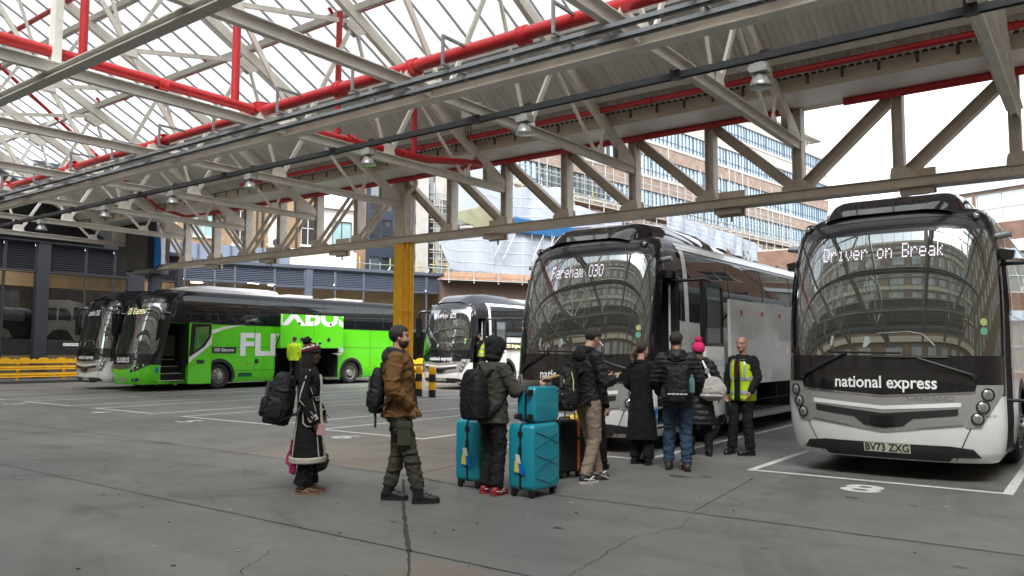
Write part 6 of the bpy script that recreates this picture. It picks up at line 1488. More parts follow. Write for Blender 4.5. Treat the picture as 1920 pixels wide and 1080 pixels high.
# ---- backpacks
def backpack(label, person_, c, size, m_, s=1, pocket=True, trim=None, lean=0, lumps=.006, straps=True, top_loop=True, yaw=0, trimk=0):
    """c: centre in the wearer's frame, size (w, d, h)"""
    t = thing('backpack', label, 'backpack', person_.matrix_basis @ V(c) if False else (0,0,0)); t.matrix_basis = Matrix.Translation(person_.location) @ Matrix.Rotation(person_.rotation_euler.z, 4, 'Z') @ Matrix.Translation(V(c)) @ Matrix.Rotation(yaw, 4, 'Z') @ Matrix.Rotation(lean, 4, 'X')
    w, d, h = size; b = MB(); rings = []
    for z, k, dk in ((-.5,.72,.75),(-.46,.9,.95),(-.25,1.0,1.08),(.05,.98,1.0),(.28,.9,.85),(.42,.76,.7),(.49,.5,.45),(.5,.25,.25)):
        n = 24; rg = []
        for q in range(n):
            a = 2*pi*q/n; cx = math.copysign(abs(cos(a))**.6, cos(a)); cy = math.copysign(abs(sin(a))**.6, sin(a)); rg.append((w/2*k*cx, d/2*dk*cy-(d*.08*(1-dk)), h*z))
        rings.append(rg)
    b.loft(rings); fuse(b, 'bag_body', m_, t, .011, 2, wr=lumps, ws=(7,7,8), seed=size[0]*9)
    if pocket:
        def rbox(c, sz, nm):
            q_ = MB(); rg = []
            for t_ in (-1,-.92,-.75,0,.75,.92,1):
                kk_ = max(.05, (1-abs(t_)**5))**.35; ring = []
                for q in range(20):
                    a = 2*pi*q/20; ring.append((c[0]+sz[0]/2*kk_*math.copysign(abs(cos(a))**.5, cos(a)), c[1]+sz[1]/2*kk_*math.copysign(abs(sin(a))**.5, sin(a)), c[2]+sz[2]/2*t_))
                rg.append(ring)
            q_.loft(rg); o_ = fuse(q_, nm, m_, t, .010, 2, wr=lumps*.5, ws=(9,9,9)); z_ = MB(); zz = c[2]+sz[2]*.30; yy = c[1]-sz[1]*.52
            z_.tube([(c[0]-sz[0]*.46, yy+.02, zz-.02), (c[0]-sz[0]*.40, yy, zz), (c[0]+sz[0]*.40, yy, zz), (c[0]+sz[0]*.46, yy+.02, zz-.02)], .0045, 5); z_.build('zip', mat('grey_zip', (.06,.06,.062), .4), o_, 60)
        rbox((0,-d*.55,-h*.20), (w*.74,d*.36,h*.40), 'front_pocket'); rbox((0,-d*.48,h*.17), (w*.64,d*.30,h*.26), 'front_pocket')
        for sd in (-1, 1): rbox((sd*w*.49,0,-h*.20), (w*.14,d*.6,h*.38), 'side_pocket')
        z_ = MB()
        for sd in (-1, 1): z_.box((sd*w*.5-.008,-d*.3,-h*.02),(sd*w*.5+.008,d*.1,h*.0+.015)); z_.box((sd*w*.30-.012,-d*.62,h*.02),(sd*w*.30+.012,-d*.50,h*.30))
        z_.build('webbing', mat('grey_zip', (.06,.06,.062), .4), t)
    if trim:
        for (z0, zz, ww, yy) in ((-.18,.24,.36,-.655),(.16,.16,.33,-.575)):
            b = MB(); P = [(w*ww*cos(radians(a))*.98, d*yy+d*.16*(abs(cos(radians(a)))**2), h*(z0+zz*.82*sin(radians(a)))) for a in range(-15, 196, 15)]; b.tube(P, .0065, 6); b.build('reflective_trim', trim, t, 60)
        b = MB(); b.tube([(w*.40,-d*.1,h*.40),(w*.5,-d*.05,h*.2),(w*.53,-d*.02,-h*.1),(w*.5,-d*.1,-h*.4)], .006, 6); b.build('reflective_trim', trim, t, 60)
    if top_loop: b = MB(); b.tube([(-.05,d*.2,h*.47),(-.045,d*.15,h*.47+.06),(.045,d*.15,h*.47+.06),(.05,d*.2,h*.47)], .012, 8); b.build('carry_loop', m_, t, 60)
    if straps:
        for sd in (-1, 1):
            b = MB(); P = [(sd*.09,d*.42,h*.40),(sd*.12,d*.5+.02,h*.48),(sd*.135,d*.5+.14,h*.47),(sd*.14,d*.5+.235,h*.30),(sd*.165,d*.5+.22,h*.02),(sd*.19,d*.5+.06,-h*.25),(sd*.16,d*.3,-h*.38)]
            Q = []
            for i in range(len(P)-1):
                for j in range(4): Q.append(V(P[i]).lerp(V(P[i+1]), j/4))
            Q.append(V(P[-1])); rg = []
            for i, p in enumerate(Q):
                tdir = (Q[min(i+1,len(Q)-1)]-Q[max(i-1,0)]).normalized(); x_ = V((1,0,0)); x_ = (x_-tdir*x_.dot(tdir)).normalized(); y_ = tdir.cross(x_)
                rg.append([p+x_*.026*u+y_*.009*v for u, v in ((-1,-1),(1,-1),(1,1),(-1,1))])
            b.loft(rg); b.build('strap', m_, t, 60)
    return t
BK = cloth('black_cloth', (.011,.011,.012)); BK2 = cloth('black_nylon', (.014,.014,.016), .6, .3, 300); CREAM = cloth('cream_fleece', (.55,.50,.42), .95, .6, 120)
# ---------------- 1: woman in the black coat with cream piping
def coat_piping(Rf, s, root, nm, mm, J):
    ring, R, sh = J['ring'], J['R'], J['sh']
    def onr(z, a, hx, hy, off=.006): return Rf(((hx+off)*cos(radians(a)), (hy+off)*sin(radians(a)), z))
    prof = pwl([(.40,.235),(.65,.215),(.95,.187),(1.08,.178),(1.22,.190),(1.34,.202),(1.42,.175)]); profy = pwl([(.40,.20),(.65,.172),(.95,.142),(1.08,.135),(1.22,.14),(1.34,.137),(1.42,.115)])
    def path(pts, r=.0075):
        b = MB(); Q = []
        for i in range(len(pts)-1):
            for j in range(6):
                t = j/6; z = pts[i][0]+(pts[i+1][0]-pts[i][0])*t; a = pts[i][1]+(pts[i+1][1]-pts[i][1])*t; Q.append(onr(z, a, prof(z), profy(z)))
        z, a = pts[-1]; Q.append(onr(z, a, prof(z), profy(z))); b.tube(Q, r*s, 6); b.build(nm, mm, root, 60)
    path([(.41,-48),(.7,-46),(.98,-38),(1.08,-15)]); path([(.41,52),(.75,50),(1.0,46),(1.12,30)]); path([(1.06,-60),(1.10,-30)]); path([(1.12,-60),(1.12,-35)],.006)
    path([(.84,-8),(.98,-10),(1.03,-8)]); path([(.84,-8),(.80,8),(.80,28)]); path([(1.27,18),(1.13,38)],.006); path([(1.14,48),(1.14,66),(1.10,66),(1.10,48),(1.14,48)],.007)
    for a0 in (88,):
        b = MB(); b.tube([onr(z, a0, prof(z), profy(z), .004) for z in (.41,.6,.8,1.0,1.15,1.25,1.34,1.40)], .017*s, 8); b.build('front_edge', mm, root, 60)
    b = MB(); n = 40
    for z in (.385,.405,.42): b.tube([onr(z, 360*k/n, prof(.4), profy(.4), .002) for k in range(n+1)], .018*s, 8)
    b.build('fleece_hem', mm, root, 60)
    for i in (0, 1):
        e, w_ = J['elb'][i], J['wri'][i]; d = (w_-e).normalized(); b = MB(); b.tube([R(w_-d*.075), R(w_-d*.01)], .059*s, 14); b.build('fleece_cuff', mm, root, 60)
    sh1, el, wr_ = J['sho'][1], J['elb'][1], J['wri'][1]; o = V((.0,.0,0))
    b = MB(); b.tube([R(sh1+V((.02,.055,.06))), R(sh1+V((.075,.02,-.02))), R(el+V((.066,-.02,.05))), R(el+V((.062,-.03,-.02))), R(wr_+V((.052,-.01,.09)))], .007*s, 6); b.build(nm, mm, root, 60)
def hat1(Hh, R, s, root, sh, shell, hs, HM):
    shell((0,-.012,.045), (.092,.112,.102), lambda q: q.z > (.028 if q.y > 0 else .0), 'knit_hat', mat('navy_knit', (.012,.013,.022), .9, bump=.6, bscale=180), .004, 60, .012)
    KR = mat('red_knit', (.33,.018,.03), .9, bump=.6, bscale=180); KW = mat('white_knit', (.55,.53,.50), .9, bump=.6, bscale=180)
    def band(z0, z1, m_, nm, r=1.05): shell((0,-.012,.045), (.092*r,.112*r,.102*r), lambda q: z0 < q.z-q.y*.35 < z1, nm, m_, .003, 60, .008)
    band(.060,.085, KR, 'red_band', 1.10); band(.087,.125, KW, 'white_band', 1.085); band(.128,.145, KR, 'red_band', 1.07)
    b = MB()
    for k in range(11): 
        a = 2*pi*k/11; b.ell(Hh((.088*cos(a), -.012+.105*sin(a), .118+.35*.10*sin(a)*.9)), (.011*hs,.011*hs,.014*hs), 5)
    b.build('knit_motif', mat('navy_knit', (.012,.013,.022)), root, 60)
    b = MB(); b.ell(Hh((0,-.075,.165)), (.048*hs,)*3, 9); fuse(b, 'pompom', BK, root, .008, 1, wr=.012, ws=(50,50,50))
    b = MB(); random.seed(3)
    for k in range(16):
        a = radians(150+240*k/15); x0 = .078*cos(a); y0 = -.02+.085*sin(a); L_ = random.uniform(.22,.32)
        if y0 > .03: continue
        b.tube([Hh((x0,y0,.02)), Hh((x0*1.15,y0*1.12,-.08)), Hh((x0*1.2,y0*1.15-.01,-.08-L_*.5)), Hh((x0*1.15,y0*1.1+.02,-.06-L_))], .011*hs, 6)
    b.build('braids', HAIRD, root, 60)
w1 = person('woman in a black coat with cream piping and a red and white bobble hat', (-7.0,5.66,0), face(1,.05), 1.60, SKD,
    dict(mat=cloth('black_coat_suede', (.012,.012,.013), .9), name='coat', hem=.385, hemr=(.235,.20), k=1.04, sleeve=(.080,.068,.058), collar=.05, wr=.004, bits=[('cream_piping', CREAM, coat_piping)]),
    dict(mat=BK, name='wide_trousers', flare=.105, k=1.08, len=.93, wr=.007), dict(mat=SKD, stripe=mat('pink_sandal', (.50,.36,.32), .6), name='sandalled_foot', sole=mat('sandal_sole', (.30,.16,.09), .7), sole_h=.03),
    dict(feet=[((-.085,.0),0,0),((.085,-.04),0,.1)], arms=[((-.23,.0,1.14),(-.2,.12,.93)),((.235,-.02,1.13),(.215,.11,.86))], head=(0,-.06,0), hands=[None,((.0,.35,-1),(-1,.3,0))]), None, female=True, lip=LIPD, extras=hat1)
backpack('big bulging black rucksack on the back of the woman in the piped coat', w1, (.0,-.30,1.02), (.35,.26,.56), BK2, lean=radians(-12), lumps=.008)
def held(name, label, cat, loc, rz=0, group=None): return thing(name, label, cat, loc, rz, group)
def at(pr, p): 
    m_ = Matrix.Translation(pr.location) @ Matrix.Rotation(pr.rotation_euler.z, 4, 'Z'); return m_ @ V(p)
o_ = at(w1, (.26,.165,.72)); t = held('phone', 'pink phone held low by the woman in the piped coat', 'phone', o_, w1.rotation_euler.z)
b = MB(); b.prism([(-.005,-.03,-.06),(-.005,.05,-.08),(-.005,.08,.03),(-.005,.0,.05)], (.012,0,0)); b.build('case', mat('pink_case', (.42,.25,.25), .5), t)
def bag_blob(name, label, cat, loc, r, m_, wr=.02, hh_=None, seed=1, rz=0):
    t = held(name, label, cat, loc, rz); b = MB(); b.ell((0,0,0), r, 11)
    if hh_: b.cone((0,0,r[2]*.6), (hh_[0],hh_[1],hh_[2]), .03, .012, 8)
    o = fuse(b, 'bag', m_, t, .010, 1, wr=wr, ws=(9,9,6), seed=seed); return t
bag_blob('carrier_bag', 'dark green carrier bag showing below the hem of the piped coat', 'bag', at(w1, (-.2,.04,.34)), (.08,.13,.15), mat('dark_green_bag', (.03,.038,.03), .5), hh_=(-.0,-.03,.52), rz=w1.rotation_euler.z)
bag_blob('carrier_bag', 'bright pink carrier bag hanging behind the legs of the woman in the piped coat', 'bag', at(w1, (-.18,-.20,.36)), (.05,.05,.17), mat('pink_bag', (.65,.05,.20), .45), hh_=(0,.12,.45), rz=w1.rotation_euler.z)

# ---------------- 2: man in the brown jacket
BRN = cloth('brown_canvas', (.135,.068,.022), .8); OLV = cloth('olive_cotton', (.050,.048,.036), .85)
def brown_bits(Rf, s, root, nm, mm, J):
    b = MB(); b.tube([Rf((.0,.135,1.42)), Rf((.02,.155,1.3)), Rf((.03,.165,1.1)), Rf((.03,.185,.9))], .010*s, 6); b.build('zip_edge', mat('dark_zip', (.02,.014,.01), .5), root, 60)
m2 = person('bearded man in a brown canvas jacket and olive cargo trousers', (-5.86,5.90,0), face(1,.08), 1.80, SKL,
    dict(mat=BRN, hem=.845, hemr=(.215,.205), hemc=.03, k=1.16, sleeve=(.085,.076,.060), wr=.010, ws=(6,6,8), hood=True, hoodmat=cloth('charcoal_jersey', (.030,.030,.031)), collar=.035, bits=[('zip', BK, brown_bits)]),
    dict(mat=OLV, flare=.070, k=1.08, len=.86, wr=.008, ws=(8,8,13), pocket=True), dict(mat=mat('black_leather', (.012,.012,.012), .4, bump=.3, bscale=90), name='boot', shaft=.24, sole=BLACK, sole_h=.035, laces=mat('grey_laces', (.03,.03,.03), .8)),
    dict(feet=[((-.11,-.10),0,.1),((.10,.22),0,-.15)], knees=[(-.10,.0,.51),(.10,.12,.50)], arms=[((-.26,-.06,1.16),(-.20,.10,.95)),((.275,-.05,1.15),(.185,.12,.955))], hands=[((.1,.4,-1),(1,0,0)),((-.25,.2,-1),(-1,0,0))], head=(.03,.0,0), lean=(0,-.03)), ('beard', HAIRD), extras=None)
backpack('small black backpack on the back of the man in the brown jacket', m2, (-.02,-.225,1.14), (.30,.14,.46), BK2, lean=radians(-4), lumps=.006)
b_t = thing('backpack_strap', 'loose black webbing hanging from the brown jacket man\'s backpack', 'strap', at(m2, (.05,-.225,.93)), m2.rotation_euler.z); b = MB(); b.box((-.02,-.02,-.17),(.02,.0,.06)); b.box((-.08,-.035,-.06),(-.06,-.03,.06)); b.build('webbing', BK2, b_t)

# ---------------- 3: hooded man with the teal cases
def hood_up(Hh, R, s, root, sh, shell, hs, HM):
    b = MB(); 
    for c, r in (((0,-.02,.04),(.105,.125,.115)),((0,-.025,-.03),(.10,.11,.10)),((0,-.03,-.11),(.10,.10,.06)),((0,-.06,.06),(.085,.1,.09))): b.ell(Hh(c), tuple(q*hs for q in r), 12, HM)
    fuse(b, 'raised_hood', cloth('black_jersey', (.013,.013,.014)), root, .011, 3, wr=.004, ws=(10,10,10))
GRN = cloth('dark_olive_wool', (.052,.048,.040), .9)
m3 = person('person in a raised black hood and dark olive jacket, elbow resting on a teal case', (-5.36,6.84,0), face(.75,.66), 1.68, SKL,
    dict(mat=GRN, hem=.80, hemr=(.205,.165), k=1.08, sleeve=(.080,.072,.060), wr=.007, collar=.04), dict(mat=BK, flare=.075, k=1.05, len=.96, wr=.007),
    dict(mat=mat('red_trainer', (.26,.012,.02), .5), name='trainer', sole=mat('red_sole', (.22,.03,.03), .6), sole_h=.03, stripe=mat('white_stripe', (.6,.6,.58), .6)),
    dict(feet=[((-.10,-.02),0,-.1),((.10,-.03),0,-.25)], arms=[((-.25,.02,1.14),(-.18,.22,1.0)),((.29,.08,1.16),(.35,.34,1.22))], hands=[None,((.45,1,-.05),(-1,0,.2))], head=(-.25,-.18,0)), None, extras=hood_up)
backpack('large plain black backpack on the back of the hooded person', m3, (-.02,-.25,1.08), (.33,.22,.54), cloth('black_smooth_nylon', (.010,.010,.011), .65, .15, 300), pocket=False, lumps=.004)
t = held('phone', 'phone with a tan case in the hooded person\'s hand above the teal cases', 'phone', at(m3, (.43,.47,1.24)), m3.rotation_euler.z); b = MB(); b.prism([(-.035,-.07,.0),(.035,-.07,0),(.035,.08,.035),(-.035,.08,.035)], (0,0,.012)); b.build('case', mat('tan_case', (.35,.25,.10), .5), t)

# ---------------- 4: man with phone and beige trousers
NAVY = cloth('black_jacket_nylon', (.014,.015,.018), .55, .3, 90); BEIG = cloth('beige_cotton', (.25,.19,.145), .85)
m4 = person('man in a black hooded jacket and beige trousers looking at his phone', (-4.95,8.14,0), face(.86,.5), 1.83, SKL,
    dict(mat=NAVY, hem=.87, hemr=(.19,.15), k=1.08, sleeve=(.082,.070,.056), wr=.008, ws=(7,7,12), hood=True, hoodmat=cloth('black_jersey', (.013,.013,.014)), collar=.04), dict(mat=BEIG, flare=.062, k=1.04, len=1.0, wr=.0045, ws=(7,7,12)),
    dict(mat=mat('black_trainer', (.018,.018,.019), .6), name='trainer', sole=mat('cream_sole', (.45,.42,.36), .7), sole_h=.028, stripe=mat('white_stripe', (.6,.6,.58), .6)),
    dict(feet=[((-.03,.16),.0,-.3,.35),((.06,-.08),0,-.1)], knees=[(-.06,.08,.50),(.08,.04,.49)], arms=[((-.25,.05,1.15),(-.09,.27,1.17)),((.26,.05,1.13),(.11,.28,1.15))], hands=[((.45,.9,.15),(.5,-.1,.9)),((-.5,.85,.15),(-.5,-.1,.9))], head=(0,-.42,0), curl=(.6,.6)), ('short', HAIRD))
backpack('black backpack with pale yellow piping on the man in beige trousers', m4, (-.03,-.29,1.10), (.32,.24,.50), cloth('black_sport_nylon', (.012,.012,.013), .6), trim=mat('yellow_piping', (.62,.56,.25), .6), lean=radians(-5), lumps=.008)
t = held('phone', 'dark phone in both hands of the man in beige trousers', 'phone', at(m4, (.02,.40,1.23)), m4.rotation_euler.z); b = MB(); b.prism([(-.035,-.06,0),(.035,-.06,0),(.035,.08,.05),(-.035,.08,.05)], (0,-.004,.009)); b.build('case', BLACK, t); b = MB(); b.prism([(-.031,-.055,.0125),(.031,-.055,.0125),(.031,.075,.0585),(-.031,.075,.0585)], (0,-.0005,.001)); b.build('screen', LENS, t)
# ---------------- someone hidden behind him, with a yellow bag
m4b = person('person in dark clothes mostly hidden behind the man in beige trousers', (-5.42,9.05,0), face(.7,.7), 1.55, SKL, dict(mat=BK, hem=.55, hemr=(.20,.16), k=1.05, hood=True, wr=.007), dict(mat=BK, flare=.07), dict(mat=BK2, name='shoe'),
    dict(feet=[((-.13,-.06),0,0),((.13,.06),0,-.3)]), ('short', HAIRD), extras=None)
t = bag_blob('shopping_bag', 'yellow shopping bag with black print beside the black case', 'bag', at(m4b, (-.36,.02,.44)), (.11,.07,.26), mat('yellow_bag', (.70,.48,.02), .4), hh_=(.1,0,.42), rz=face(0,1))
vs, fs = text_mesh('KING', .12, .006); b = MB(); b.add([(v.x, -.082, .03+v.y) for v in vs], fs); b.build('print', INK, t, recalc=False)

# ---------------- 5: woman in the long black coat
def lapel(Rf, s, root, nm, mm, J):
    b = MB(); 
    for a in range(-150, 151, 20): r_ = radians(a-90); b.ell(Rf((.10*cos(r_), .085*sin(r_), 1.45+.015*cos(radians(a)))), (.035*s,.035*s,.045*s), 6)
    fuse(b, 'collar', mm, root, .01, 2)
w5 = person('woman with a ponytail in a long plain black coat', (-5.13,9.86,0), face(.72,.7), 1.67, SKL, dict(mat=cloth('black_wool', (.010,.010,.011), .95), name='coat', hem=.36, hemr=(.245,.20), k=1.04, sleeve=(.078,.068,.058), wr=.005, ws=(5,5,3), bits=[('collar', cloth('black_fur', (.012,.012,.012), 1, .8, 150), lapel)]),
    dict(mat=BK, flare=.085, wr=.005), dict(mat=mat('black_patent_leather', (.01,.01,.01), .25), name='boot', shaft=.35, sole_h=.035),
    dict(feet=[((-.10,-.02),0,.2),((.12,-.02),0,-.5)], arms=[((-.25,.0,1.14),(-.17,.17,1.0)),((.25,.02,1.14),(.17,.2,1.02))], head=(-.35,-.05,0)), ('pony', HAIRD), female=True)
# ---------------- 6: man in jeans and puffer jacket
JEAN = cloth('blue_denim', (.036,.062,.11), .85, .3, 260, .25); PUF = cloth('black_puffer', (.014,.0145,.017), .5, .2, 60)
m6 = person('man in blue jeans and a short black puffer jacket seen from behind', (-4.50,9.65,0), face(.22,.97), 1.79, SKM, dict(mat=PUF, hem=.80, hemr=(.205,.165), k=1.12, sleeve=(.092,.080,.066), quilt=(.062,.014), wr=.004, hood=True, collar=.05),
    dict(mat=JEAN, flare=.068, k=1.04, len=.97, wr=.008, ws=(8,8,14)), dict(mat=mat('brown_boot', (.045,.024,.016), .45), name='boot', shaft=.12, sole_h=.03),
    dict(feet=[((-.12,.06),0,.1),((.11,-.04),0,-.25)], arms=[((-.27,.02,1.14),(-.22,.16,1.0)),((.275,.0,1.15),(.245,.15,.99))], head=(-.4,-.05,0)), ('short', HAIRD))
bp6 = backpack('slim black backpack with a white dashed band on the man in jeans', m6, (.01,-.27,1.12), (.27,.15,.45), BK2, pocket=False, lumps=.006)
b = MB()
for k in range(5): b.box((-.125+.052*k,-.092,-.125),(-.083+.052*k,-.083,-.108))
b.build('white_band', mat('white_print', (.6,.6,.6), .6), bp6)
t = held('water_bottle', 'clear teal water bottle in the side pocket of the slim black backpack', 'bottle', at(m6, (.19,-.27,1.02)), m6.rotation_euler.z); b = MB(); b.lathe((0,0,0), [(.001,0),(.036,.0),(.038,.02),(.038,.14),(.034,.17),(.018,.20),(.018,.205),(.02,.206),(.02,.23),(.001,.231)], 16); b.build('bottle_body', glass_mat('bottle_plastic', (.10,.20,.20), .1), t, 50)
# ---------------- 7: woman with the pink hat
def fur(Rf, s, root, nm, mm, J):
    b = MB()
    for a in range(-165, 166, 12): r_ = radians(a-90); b.ell(Rf((.125*cos(r_), -.02+.105*sin(r_), 1.475+.035*cos(radians(a)))), (.038*s,.038*s,.042*s), 6)
    fuse(b, 'fur_trim', mm, root, .009, 0, wr=.016, ws=(45,45,45))
def hat7(Hh, R, s, root, sh, shell, hs, HM):
    PK = mat('hot_pink_knit', (.68,.02,.14), .9, bump=.8, bscale=120)
    shell((0,-.012,.045), (.095,.116,.105), lambda q: q.z > (.03 if q.y > 0 else -.02), 'knit_hat', PK, .005, 60, .014); b = MB(); b.ell(Hh((.0,-.03,.175)), (.05*hs,)*3, 9); fuse(b, 'pompom', PK, root, .008, 0, wr=.014, ws=(50,50,50))
w7 = person('woman in a long black quilted coat and bright pink bobble hat', (-4.85,11.16,0), face(.28,.96), 1.66, SKL, dict(mat=PUF, name='quilted_coat', hem=.50, hemr=(.26,.21), k=1.14, sleeve=(.092,.080,.066), quilt=(.085,.016), wr=.004, hood=True, bits=[('fur_trim', cloth('brown_fur', (.12,.085,.055), 1, .9, 160), fur)]),
    dict(mat=BK, flare=.062, wr=.005), dict(mat=BK2, name='boot', shaft=.3, sole_h=.03), dict(feet=[((-.15,-.02),.0,.2,.25),((.14,.02),0,-.2)], knees=[(-.12,.08,.50),None], arms=[((-.27,.05,1.14),(-.2,.22,1.03)),((.29,-.02,1.14),(.30,.10,.93))], head=(.15,.02,0)), ('short', HAIRD), female=True, extras=hat7)
t = held('shoulder_bag', 'pale grey shoulder bag with a white strap on the woman in the pink hat', 'bag', at(w7, (.20,-.20,.98)), w7.rotation_euler.z)
b = MB(); b.ell((0,0,0), (.21,.11,.16), 11); b.ell((.02,0,.10), (.13,.09,.10), 9); fuse(b, 'bag_body', cloth('pale_grey_canvas', (.36,.345,.32), .9), t, .011, 2, wr=.006, ws=(7,7,5)); b = MB(); b.ell((0,-.0,-.075), (.195,.112,.05), 10); fuse(b, 'base_band', cloth('cream_trim', (.48,.46,.42)), t, .011, 2, wr=.006)
b = MB(); P = [(-.02,-.02,.16),(-.07,-.01,.28),(-.13,.03,.41),(-.15,.16,.44),(-.08,.26,.30)]; b.tube(P, [.02,.018,.016,.016,.016], 8); b.build('strap', mat('white_strap', (.66,.66,.64), .6), t, 60); b = MB(); b.box((-.10,-.035,.24),(-.04,.01,.32)); b.build('buckle', GALV, t)
# ---------------- 8: man in the yellow vest
HIV = cloth('hi_vis_yellow', (.45,.66,.02), .7, .2, 200, .1); REFL = mat('reflective_tape', (.42,.44,.43), .4, .3)
def vest(Rf, s, root, nm, mm, J):
    ring, R = J['ring'], J['R']; n = 40
    prof = ((.80,.205,.160),(.95,.205,.158),(1.08,.198,.152),(1.22,.206,.158),(1.34,.205,.150),(1.42,.150,.118))
    def shellpart(z0, z1, a0, a1, off, name, m_):
        px_ = pwl([(p[0], p[1]) for p in prof]); py_ = pwl([(p[0], p[2]) for p in prof]); b = MB()
        def fn(i, j):
            z = z0+(z1-z0)*j; a = radians(a0+(a1-a0)*i); w_ = noise.noise((a*2,z*6,4))*.008
            return Rf(((px_(z)+off+w_)*cos(a), (py_(z)+off+w_)*sin(a), z))
        b.grid(fn, 24, 14); o = b.build(name, m_, root, 180); md = o.modifiers.new('t', 'SOLIDIFY'); md.thickness = .006; return o
    v = shellpart(.80, 1.42, 106, 434, .0, 'vest', mm)
    for z in (.90, 1.10): shellpart(z, z+.055, 107, 433, .007, 'reflective_band', REFL)
    for a in (52, 128): shellpart(1.12, 1.42, a-5, a+5, .010, 'reflective_brace', REFL)
def vest8(Rf, s, root, nm, mm, J):
    vest(Rf, s, root, nm, mm, J)
    b = MB(); b.tube([Rf((-.05,.12,1.42)), Rf((-.03,.16,1.3)), Rf((0,.165,1.12)), Rf((.03,.16,1.3)), Rf((.05,.12,1.42))], .006*s, 6); b.build('lanyard', mat('red_lanyard', (.22,.03,.03), .7), root, 60)
m8 = person('bald smiling man in a yellow high visibility vest greeting passengers', (-4.40,11.76,0), face(-.80,-.6), 1.76, SKM, dict(mat=BK, hem=.80, hemr=(.185,.145), k=1.06, sleeve=(.075,.064,.054), collar=.045, wr=.006, bits=[('vest', HIV, vest8)]),
    dict(mat=BK, flare=.074, wr=.006), dict(mat=mat('black_shoe', (.012,.012,.012), .3), name='shoe'), dict(feet=[((-.15,.06),0,.5),((.15,.10),0,-.1)], arms=[((-.27,.0,1.15),(-.25,.16,.95)),((.265,.02,1.16),(.26,.06,.92))], head=(.18,.02,0)), None, group='coach staff')
def cap8(Hh, R, s, root, sh, shell, hs, HM): pass
# ---------------- far worker and driver
far = person('worker in a yellow high visibility jacket at the luggage hold of the green coach', (-27.0,21.0,.30), face(-.2,1), 1.78, SKM, dict(mat=HIV, name='high_vis_jacket', hem=.80, hemr=(.20,.16), k=1.10, sleeve=(.085,.075,.062), collar=.05, wr=.008), dict(mat=BK, flare=.07), dict(mat=BK2, name='shoe'), dict(head=(.9,0,0)), ('short', HAIRD), group='coach staff')
drv = person('bearded driver in a yellow vest standing inside the far coach doorway', (-20.05,24.75,.52), face(-.85,-.1), 1.70, SKL, dict(mat=BK, hem=.80, k=1.06, sleeve=(.075,.064,.054), wr=.006, bits=[('vest', HIV, vest)]), dict(mat=BK, flare=.07), dict(mat=BK2, name='shoe'),
    dict(arms=[((-.24,.12,1.15),(-.06,.24,1.38)),((.24,.06,1.14),(.10,.28,1.2))], head=(0,-.1,0)), ('beard', HAIRD), group='coach staff')

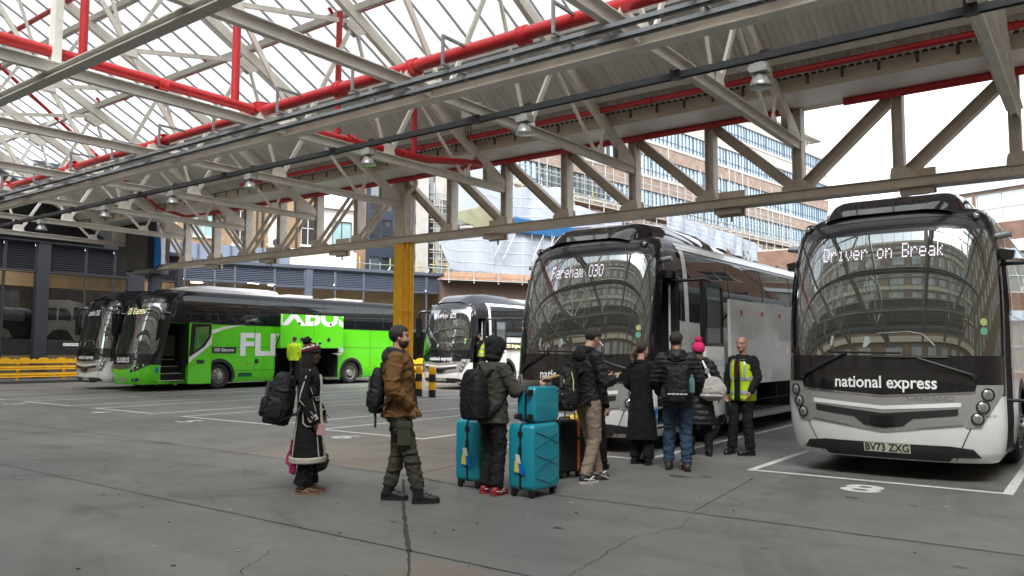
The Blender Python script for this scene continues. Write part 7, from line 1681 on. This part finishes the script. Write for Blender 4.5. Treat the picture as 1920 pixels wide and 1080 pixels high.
# ================================================================ suitcases
TEAL = mat('teal_shell', (.006,.225,.30), .32, coat=.3, var=.06, scale=3); ZIPB = cloth('black_zip_tape', (.012,.012,.012), .7)
def rrect(w, d, r, n=5):
    P = []
    for cx, cy, a0 in ((w/2-r, d/2-r, 0), (-w/2+r, d/2-r, 90), (-w/2+r, -d/2+r, 180), (w/2-r, -d/2+r, 270)):
        for k in range(n+1): a = radians(a0+90*k/n); P.append((cx+r*cos(a), cy+r*sin(a)))
    return P
def suitcase(label, loc, rz, w, d, h, m_, ridges=True, strap=None, handle=.0, tags=True, lying=False, wheels=True, group=None):
    """w along x (broad face on -y / +y), d along y, h up; zip runs round the middle of d"""
    t = thing('suitcase', label, 'suitcase', loc, rz, group); z0 = .075 if wheels else 0
    M_ = Matrix.Identity(4) if not lying else Matrix.Rotation(radians(90), 4, 'Y')
    def fin(b, name, mm, par, sm=None):
        b.v = [tuple(M_ @ V(p)) for p in b.v]; return b.build(name, mm, par, sm)
    for sd in (-1, 1):
        b = MB(); rings = []
        for y, k in ((.012,1),(d*.40,1.0),(d*.46,.975),(d*.49,.94),(d*.5,.88)):
            P = rrect(w*k, h*k, .06); rings.append([(x, sd*y, z0+h/2+z) for x, z in P])
        b.loft(rings, True); sh_ = fin(b, 'shell', m_, t, 35)
        if ridges:
            b = MB(); y = sd*(d*.5+.002)
            for q in range(5):
                zc_ = z0+h*(.15+.17*q); s_ = 1 if q % 2 else -1
                for (x0, x1, dz) in ((-.42*w, .10*w, .085*s_), (.10*w, .42*w, -.05*s_)):
                    za = zc_-.03*s_ if x0 < 0 else zc_-.03*s_+.085*s_
                    b.prism([(x0, y-sd*.008, za), (x1, y-sd*.008, za+dz), (x1, y+sd*.002, za+dz+.013), (x0, y+sd*.002, za+.013)], (0, sd*.006, 0))
            fin(b, 'ribs', m_, sh_)
    b = MB(); P = rrect(w*1.003, h*1.003, .06); b.loft([[(x, -.014, z0+h/2+z) for x, z in P], [(x, .014, z0+h/2+z) for x, z in P]], True); fin(b, 'zip', ZIPB, t, 40)
    b = MB(); b.box((-w/2-.006,-.03,z0+h*.80),(-w/2+.01,.03,z0+h*.88)); b.box((-w/2-.012,-.02,z0+h*.52),(-w/2-.004,.02,z0+h*.66)); fin(b, 'lock', BLACK, t)
    b = MB(); b.tube([(-.09,0,z0+h),(-.085,0,z0+h+.03),(.085,0,z0+h+.03),(.09,0,z0+h)], .012, 8); fin(b, 'grip', BLACK, t, 60)
    if handle:
        b = MB()
        for sd in (-1, 1): b.tube([(sd*.085, -d*.33, z0+h-.01), (sd*.085, -d*.33, z0+h+handle)], .010, 8)
        hd = fin(b, 'trolley_tube', CHROME, t, 60); b = MB(); b.tube([(-.11,-d*.33,z0+h+handle),(.11,-d*.33,z0+h+handle)], .017, 8); fin(b, 'trolley_grip', BLACK, hd, 60)
    if wheels:
        for sx in (-1, 1):
            for sy in (-1, 1):
                c = (sx*(w/2-.06), sy*(d/2-.05), 0); b = MB(); b.lathe((c[0]-.022, c[1]+.012, .028), [(.001,0),(.026,.0),(.028,.004),(.028,.040),(.026,.044),(.001,.044)], 16, 'x'); wl = fin(b, 'wheel', BLACK, t, 50)
                b = MB(); b.box((c[0]-.03,c[1]-.03,.045),(c[0]+.03,c[1]+.03,z0+.012)); b.box((c[0]-.032,c[1]-.005,.02),(c[0]-.026,c[1]+.03,.05)); fin(b, 'wheel_housing', BLACK, wl)
    if tags:
        x = -w/2-.02
        for nm, mm, z_, yy, ang in (('white_tag', mat('paper_tag', (.62,.62,.60), .7), .50, .0, .2), ('yellow_tag', mat('yellow_tag_paper', (.62,.55,.12), .7), .40, .03, -.3), ('blue_tag', mat('blue_tag_plastic', (.01,.12,.48), .4), .37, -.05, .5)):
            b = MB(); b.prism([(x,yy-.03,z0+h*z_-.09),(x,yy+.035,z0+h*z_-.08),(x-.01,yy+.03+ang*.05,z0+h*z_+.03),(x-.01,yy-.02+ang*.05,z0+h*z_+.03)], (-.004,0,0)); fin(b, nm, mm, t)
    if strap:
        b = MB(); P = rrect(w*1.012, h*1.012, .06); 
        Q = rrect(d+.012, h+.012, .05); b.loft([[( -.022+.10, y, z0+h/2+z) for y, z in Q], [(.022+.10, y, z0+h/2+z) for y, z in Q]], True); fin(b, 'luggage_strap', strap, t, 40); b = MB(); b.box((.07,-d/2-.02,z0+h*.62),(.13,-d/2-.004,z0+h*.68)); fin(b, 'strap_buckle', BLACK, t)
    return t
rzA = radians(36.75+52)
suitcase('large upright teal hard case with luggage tags, carrying the smaller teal case', (-4.98,7.08,0), rzA, .50, .33, .70, TEAL, handle=.33, group='teal suitcases')
q_ = Matrix.Rotation(rzA, 3, 'Z') @ V((-.26,-.02,0))
suitcase('smaller teal hard case lying on its side on top of the big upright one', (-4.98+q_.x,7.08+q_.y,.975), rzA, .38, .24, .46, TEAL, ridges=False, tags=False, lying=True, group='teal suitcases')
suitcase('large teal hard case standing behind the black trousers of the hooded person', (-5.83,7.18,0), radians(36.75+60), .50, .33, .70, TEAL, group='teal suitcases')
suitcase('black soft case with an orange strap behind the teal cases', (-5.38,8.30,0), radians(36.75+40), .42, .28, .62, cloth('black_ballistic', (.013,.013,.014), .7), ridges=False, strap=mat('orange_strap', (.55,.13,.035), .7), handle=.32, tags=False)
